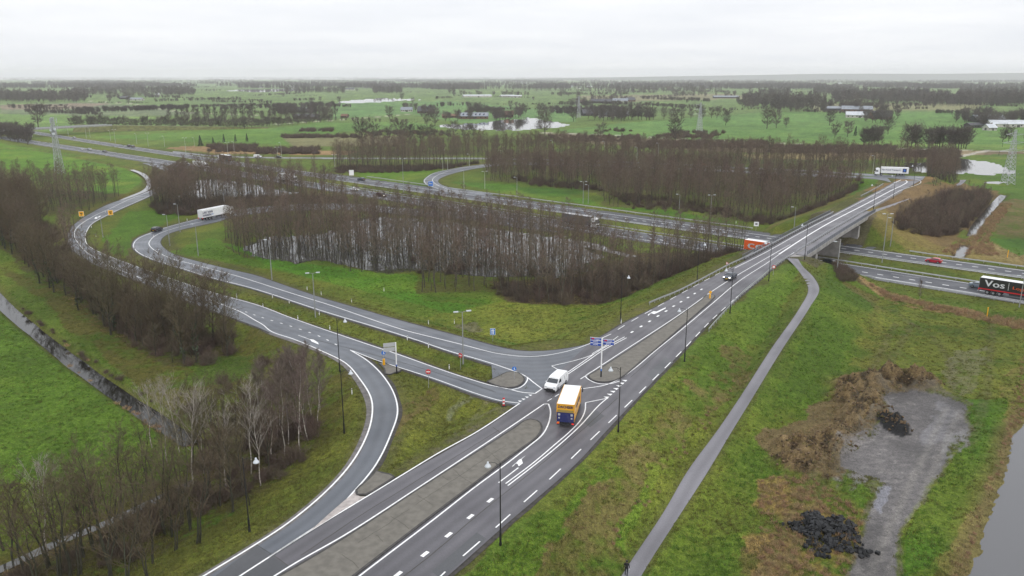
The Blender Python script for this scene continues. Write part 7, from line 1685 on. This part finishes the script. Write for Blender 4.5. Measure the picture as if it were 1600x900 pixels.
# clods and turned earth round the pad
def clods():
    m_ = MB(); r = random.Random(8)
    for (mx_, my_, rr, h) in MOUNDS[:-1]:
        c = P0(mx_, my_)
        for k in range(26):
            x = c[0]+r.gauss(0, rr*.55); y_ = c[1]+r.gauss(0, rr*.55); s_ = r.uniform(.1, .38); z = float(TH(x, y_))
            R_ = Euler((r.uniform(0, 6), r.uniform(0, 6), r.uniform(0, 6))).to_matrix(); V_ = [tuple(R_ @ Vector((v[0]*s_*r.uniform(.6, 1.2), v[1]*s_*r.uniform(.6, 1.2), v[2]*s_*r.uniform(.5, 1))) + Vector((x, y_, z+s_*.2))) for v in [(-1,0,0),(1,0,0),(0,-1,0),(0,1,0),(0,0,-1),(0,0,1)]]
            m_.add(V_, [(0, 2, 5), (2, 1, 5), (1, 3, 5), (3, 0, 5), (2, 0, 4), (1, 2, 4), (3, 1, 4), (0, 3, 4)])
    o = m_.build('dirt_clods', mat('turned_earth', (.12, .08, .042), .95, noise=.6, nscale=.6), None, fix=True); tag(o, 'clods of brown turned earth banked round the gravel pad', kind='stuff')
clods()
# ------------------------------------------------------------------ farms, overpass and pylons
FM = {'brick': mat('brick_wall', (.16, .09, .065), .85, noise=.3, nscale=.6), 'pale': mat('pale_wall', (.48, .46, .42), .8, noise=.15, nscale=.4), 'dark': mat('dark_boards', (.055, .05, .048), .85, noise=.3, nscale=.5), 'tile': mat('dark_roof_tiles', (.055, .055, .062), .6, noise=.3, nscale=.5),
      'redt': mat('red_roof_tiles', (.17, .085, .055), .7, noise=.3, nscale=.5), 'grey': mat('grey_sheet_roof', (.20, .22, .25), .5, noise=.2, nscale=.3), 'light': mat('light_sheet_roof', (.48, .50, .53), .45, noise=.15, nscale=.2), 'win': M['glass'], 'solar': mat('solar_panels', (.02, .03, .06), .15)}
def farm(name, px, py, wpx, dep, hw, hr, wall, roof, label, rz=0.0, cat='farm building', over=.5, solar=False, nwin=6, chim=False, door=True):
    q = P0(px, py); dist = math.hypot(q[0], q[1]); L = wpx/FOC*math.hypot(dist, 45); t_ = empty(name, (q[0], q[1]+dep/2, float(TH(q[0], q[1]))), rz); tag(t_, label, cat)
    x, y_ = L/2, dep/2; m_ = MB(); m_.add([(-x, -y_, -.5), (x, -y_, -.5), (x, y_, -.5), (-x, y_, -.5), (-x, -y_, hw), (x, -y_, hw), (x, y_, hw), (-x, y_, hw), (-x, 0, hr-.1), (x, 0, hr-.1)], [(0, 1, 5, 4), (2, 3, 7, 6), (1, 2, 6, 9, 5), (3, 0, 4, 8, 7)]); m_.build('wall', FM[wall], t_, fix=True)
    sl_ = (hr-hw)/y_; o_ = over; e = -o_*sl_; m_ = MB()
    for s_ in (-1, 1):
        V_ = [(-x-o_, s_*(y_+o_), hw+e), (x+o_, s_*(y_+o_), hw+e), (x+o_, 0, hr), (-x-o_, 0, hr)]; V_ += [(v[0], v[1], v[2]+.22) for v in V_]; m_.add(V_, [(0, 1, 2, 3), (4, 7, 6, 5), (0, 4, 5, 1), (1, 5, 6, 2), (3, 2, 6, 7), (0, 3, 7, 4)])
    rf = m_.build('roof', FM[roof], t_, fix=True)
    if chim: m_ = MB(); m_.box((x*.5, .6, hr+.5), (.8, .8, 1.8)); m_.build('chimney', FM['brick'], rf)
    for k in range(nwin):
        xx = -x+(k+.5)*2*x/nwin; wd = min(1.6, 2*x/nwin*.5); m_ = MB(); m_.box((xx, -y_-.03, hw*.55), (wd, .08, min(1.5, hw*.4))); m_.build('window', FM['win'], t_)
    if door: m_ = MB(); m_.box((x*.05, -y_-.04, hw*.35), (min(3, x*.4), .1, hw*.7)); m_.build('door', FM['dark'], t_)
    for s_ in (-1, 1): m_ = MB(); m_.box((s_*(x+.03), 0, hw*.45), (.08, min(3.0, dep*.3), hw*.75)); m_.build('barn_door', FM['dark'], t_)
    if solar: 
        for k in range(6):
            m_ = MB(); xx = -x+(k+.8)*2*x/7; V_ = []
            for (a, b_) in ((0, .25), (1, .25), (1, .75), (0, .6)):
                yy = -(y_+o_)*(1-b_); zz = hw+e+(hr-hw-e)*b_+.27; V_.append((xx+a*x/9, yy, zz))
            m_.add(V_+[(v[0], v[1], v[2]+.08) for v in V_], [(0, 3, 2, 1), (4, 5, 6, 7), (0, 1, 5, 4), (1, 2, 6, 5), (2, 3, 7, 6), (3, 0, 4, 7)]); m_.build('solar_panel', FM['solar'], rf)
FARMS = [('barn',194,155,14,12,3.5,7,'dark','tile','dark barn beside the far left track'),('barn',212,157,18,12,3,6,'pale','grey','grey blue roofed barn right of the dark one'),('farmhouse',245.5,150,5,9,3.5,8,'pale','light','tiny white gabled house in the left trees'),
 ('farmhouse',664,177,22,16,3.0,9.5,'brick','tile','brick farmhouse with a tall dark roof in the middle fields'),('barn',635,174.5,17,12,3,6.5,'pale','grey','grey hipped barn left of the brick farmhouse'),('shed',705,184,28,8,2.5,4.5,'brick','redt','long low orange brick shed'),('barn',740,186,44,16,3.5,7.5,'brick','grey','long barn with solar panels by the flooded meadow'),
 ('farmhouse',777,184,10,10,3.5,8,'pale','tile','white gabled house at the edge of the flood'),('farmhouse',795,183,14,10,3.5,8,'brick','redt','red roofed house among the flooded gardens'),('greenhouse',745,152,44,22,4,6.5,'pale','light','long pale stable roof in the far middle'),('greenhouse',793,152,22,18,4,6,'pale','light','second pale stable roof right of the long one'),('greenhouse',805,152.5,20,16,4,6,'pale','light','white roofed shed at the left of the far village'),
 ('barn',538,184,9,8,2.5,4.5,'brick','redt','small red shed beside the poplar grove'),('barn',470,176,40,14,3.5,7,'dark','grey','long grey roofed barn hidden by poplars'),('barn',478,186,36,10,3,6,'brick','tile','farmhouse behind the poplar trunks'),
 ('farmhouse',908,161,12,9,3,6.5,'brick','redt','small orange roofed house'),('barn',940,161,30,14,3.5,8,'dark','tile','dark roofed barn, left of the long trio'),('barn',968,160,26,14,3.5,8,'pale','grey','grey roofed barn, right of the long trio'),('barn',985,159,14,14,4,9,'brick','tile','dark gabled house at the end of the long trio'),
 ('barn',925,181,30,14,3.5,8.5,'dark','tile','dark thatched barn behind the middle farm row'),('farmhouse',950,183,26,14,3.5,8,'pale','grey','grey farmhouse behind the row of tall trees'),('barn',972,182,20,12,3,6.5,'pale','light','pale shed right of the grey farmhouse'),('barn',1135,153.5,36,16,3,6,'dark','grey','long low grey barn in the right middle fields'),('shed',1103,132.6,14,20,4,8,'pale','light','white shed near the horizon'),
 ('barn',1308,173,34,18,3.5,6.5,'dark','grey','long shed at the left of the big right farm'),('barn',1343,175,40,22,4,8.5,'brick','grey','large blue grey barn of the big right farm'),('barn',1345,184,34,14,3.5,7.5,'pale','light','pale roofed barn in front of the big right farm'),('farmhouse',1378,186,28,16,3.5,10,'brick','tile','brick farmhouse with a steep dark roof at the big right farm'),
 ('barn',1413,147.5,24,18,4,9,'dark','grey','grey barn in the far right woods'),('barn',1442,148.5,20,16,4,8,'dark','grey','second grey barn in the far right woods'),('barn',1422,142.5,18,18,4,8,'pale','light','white roof shining in the far right woods'),
 ('barn',1548,191,42,16,3.5,8,'dark','grey','blue grey barn at the right edge farm'),('barn',1590,199,64,16,3.5,7,'pale','light','long pale greenhouse roof at the right edge'),('barn',1530,200,30,10,3,5,'dark','tile','low dark shed in front of the right edge farm'),('farmhouse',1550,204,12,9,3,6,'pale','light','small white house below the right edge farm'),
 ('farmhouse',546,141,14,14,4,9,'pale','tile','pale house in the far middle trees'),('barn',290,132,14,20,4,8,'pale','light','pale shed near the left horizon')]
for i, f_ in enumerate(FARMS):
    far_ = f_[2] < 165; farm(*f_, rz=RNG.uniform(-.35, .35), solar='solar' in f_[9], nwin=3 if far_ else 6, chim=f_[0] == 'farmhouse' and not far_, over=.6, cat='barn' if f_[0] in ('barn', 'shed', 'greenhouse') else 'house')
# distant village roofs, each a small house
for k in range(60):
    px = RNG.choice([RNG.uniform(800, 1050), RNG.uniform(520, 800), RNG.uniform(150, 500), RNG.uniform(1050, 1400)], p=[.5, .2, .12, .18]); py = RNG.uniform(127.5, 139)
    farm('house', px, py, RNG.uniform(3, 8), 10, 4, 8.5, RNG.choice(['pale', 'brick', 'pale']), RNG.choice(['tile', 'redt', 'light', 'grey']), 'tiny house roof among the distant hedges', rz=RNG.uniform(-.8, .8), cat='house', nwin=2, door=False)
for o in COL.objects:
    if o.get('label') == 'tiny house roof among the distant hedges': o['group'] = 'distant village houses'
# far left overpass
a = U(14, 203.5, 6.5); b_ = U(122, 198.0, 6.5); t_ = empty('overpass', (a[0], a[1], 0)); tag(t_, 'slim concrete overpass crossing the motorway at the far left', 'bridge'); d_ = (b_-a)[:2]; L = np.linalg.norm(d_); az = math.atan2(d_[1], d_[0])
c_ = (b_-a)[:2]/2; m_ = MB(); m_.box((c_[0], c_[1], 6.3), (L+60, 9.5, .9), rz=az); m_.build('deck', M['bridge_conc'], t_)
m_ = MB(); m_.box((c_[0], c_[1], 6.76), (L+60, 8.6, .02), rz=az); m_.build('road_surface', M['asphalt'], t_)
for s_ in (-1, 1): m_ = MB(); n_ = np.array([-math.sin(az), math.cos(az)])*s_*4.6; m_.box((c_[0]+n_[0], c_[1]+n_[1], 7.1), (L+60, .12, .75), rz=az); m_.build('parapet', M['galv'], t_)
for u in (.27, .62): m_ = MB(); q = (b_-a)[:2]*u; m_.box((q[0], q[1], 2.7), (1.2, 8, 6.2), rz=az); m_.build('pier', M['bridge_conc'], t_)
# its approach bank on the right
def bank(a, b_, w0, w1, h0, h1, label):
    P = smooth_poly(np.array([a, b_]), 6.0); Nn = normals2(P); m_ = MB(); V_ = []; F_ = []; n = len(P)
    for i, p in enumerate(P):
        u = i/(n-1); h = h0+(h1-h0)*u; wb = w0+h*2.2
        for s_, hh in ((-wb, -.3), (-w0, h), (w0, h), (wb, -.3)): V_.append((p[0]+Nn[i][0]*s_, p[1]+Nn[i][1]*s_, hh))
    for i in range(n-1):
        for j in range(3): F_.append((i*4+j, i*4+j+1, (i+1)*4+j+1, (i+1)*4+j))
    F_ += [(0, 1, 2, 3), tuple(range(4*n-4, 4*n))]; m_.add(V_, F_); o = m_.build('embankment', mat('bank_grass', (.10, .105, .03), .95, noise=.4, nscale=.3), None, fix=True); tag(o, label, kind='structure')
bank(U(120, 205, 0)[:2], P0(420, 200)[:2], 5, 5, 6.2, .6, 'grassy approach bank of the far left overpass'); bank(U(12, 210, 0)[:2], U(-120, 222, 0)[:2], 5, 5, 6.2, 3, 'left approach bank of the far left overpass')
# lattice masts
def lattice(mb, segs, n=4):
    """segs: list of (z, half width); four legs with cross bracing"""
    for i in range(len(segs)-1):
        z0, w0 = segs[i]; z1, w1 = segs[i+1]; c0 = [(-w0, -w0, z0), (w0, -w0, z0), (w0, w0, z0), (-w0, w0, z0)]; c1 = [(-w1, -w1, z1), (w1, -w1, z1), (w1, w1, z1), (-w1, w1, z1)]
        for k in range(4):
            j = (k+1) % 4; mb.tube([c0[k], c1[k]], .14, 4, caps=False); mb.tube([c0[k], c1[j]], .085, 3, caps=False); mb.tube([c0[j], c1[k]], .085, 3, caps=False); mb.tube([c1[k], c1[j]], .08, 3, caps=False)
p = P0(94, 272); t_ = empty('telecom_mast', (p[0], p[1], 0)); tag(t_, 'grey lattice telecom mast with panel antennas at the upper left', 'mast'); H_ = h_from(180, p)
m_ = MB(); sg = [(H_*i/14, 1.9-1.35*(i/14)**.8) for i in range(15)]; lattice(m_, sg); m_.build('lattice_tower', M['galv'], t_)
for k in range(3):
    a = k*2*PI/3+.4; 
    for j in range(2): m_ = MB(); m_.box((math.cos(a)*1.9, math.sin(a)*1.9, H_-1.6-j*3.6), (.3, .35, 2.4), rz=a); m_.box((math.cos(a)*1.1, math.sin(a)*1.1, H_-1.6-j*3.6), (1.6, .1, .1), rz=a); m_.build('antenna', M['galv'], t_)
for k, (dx_, dz_) in enumerate(((-.9, -6.5), (1.2, -6.0), (.2, -8.5))): m_ = MB(); disc(m_, (dx_, -1.1, H_+dz_), .7, .3); m_.build('dish', M['lampwhite'], t_, fix=True)
def pylon(px, py, ty, label, arms=3, spread=1.0):
    p = P0(px, py); H_ = h_from(ty, p) if 0 else None
    lo_, hi = 5., 90.
    for _ in range(30):
        m0 = (lo_+hi)/2; _, y_ = proj(p[0], p[1], m0)
        if y_ > ty: lo_ = m0
        else: hi = m0
    H_ = lo_; t_ = empty('electricity_pylon', (p[0], p[1], 0), .25); tag(t_, label, 'pylon'); m_ = MB(); sg = [(H_*i/12, max(.35, H_*.085*(1-i/12)**.8)) for i in range(13)]; lattice(m_, sg); m_.build('lattice_tower', M['galv'], t_)
    for k in range(arms):
        z = H_*(.62+.15*k); w = H_*(.30-.05*k)*spread; m_ = MB()
        for s_ in (-1, 1):
            for dy_ in (-.4, .4): m_.tube([(0, dy_, z-.5), (s_*w, 0, z)], .07, 3); m_.tube([(0, dy_, z+.9), (s_*w, 0, z)], .06, 3)
            for q in (.35, .7): m_.tube([(s_*w*q, -.3*(1-q), z-.5+.5*q), (s_*w*q, .3*(1-q), z+.9-.9*q)], .05, 3)
        m_.build('cross_arm', M['galv'], t_)
        m_ = MB(); [m_.tube([(s_*w, 0, z), (s_*w, 0, z-2.0)], .09, 4) for s_ in (-1, 1)]; m_.build('insulator', M['black'], t_)
pylon(1092.5, 207, 160, 'grey lattice pylon standing in the pasture before the round clump'); pylon(1574, 288, 203, 'tall grey lattice pylon beside the small puddle on the right'); pylon(904, 184, 150, 'distant slim pylon by the middle farm', spread=.7)
# wooded ridge far away on the right
def ridge():
    m_ = MB(); n = 60; D0 = 13500.; V_ = []; F_ = []; 
    for i in range(n):
        u = i/(n-1); x = -2500+u*17000; h = 20+ (95*sstep(0.12, .55, np.array([u]))[0])*(1+.12*math.sin(u*9)+.05*math.sin(u*31)); 
        for (yy, zz) in ((D0-900, -5), (D0-300, h*.75), (D0, h), (D0+900, h*.9)): V_.append((x, yy+400*math.sin(u*5), zz))
    for i in range(n-1):
        for j in range(3): F_.append((i*4+j, (i+1)*4+j, (i+1)*4+j+1, i*4+j+1))
    m_.add(V_, F_); o = m_.build('hills', mat('wooded_hills', (.045, .055, .035), .95, noise=.3, nscale=.002), None, smooth=True); tag(o, 'low wooded ridge fading on the right horizon', kind='structure')
ridge()
# ------------------------------------------------------------------ haze
hm = MB(); hm.box((0, 8200, 78), (44000, 18000, 174)); 
m = bpy.data.materials.new('haze'); m.use_nodes = True; t = m.node_tree; t.nodes.clear(); ou = nn(t, 'ShaderNodeOutputMaterial'); pv = nn(t, 'ShaderNodeVolumePrincipled')
pv.inputs['Color'].default_value = (0.96, 0.945, 1.0, 1); pv.inputs['Density'].default_value = HAZE; pv.inputs['Anisotropy'].default_value = 0.0
t.links.new(pv.outputs[0], ou.inputs['Volume'])
hz = hm.build('haze', m, fix=True); tag(hz, 'pale winter haze over the whole landscape', kind='stuff')
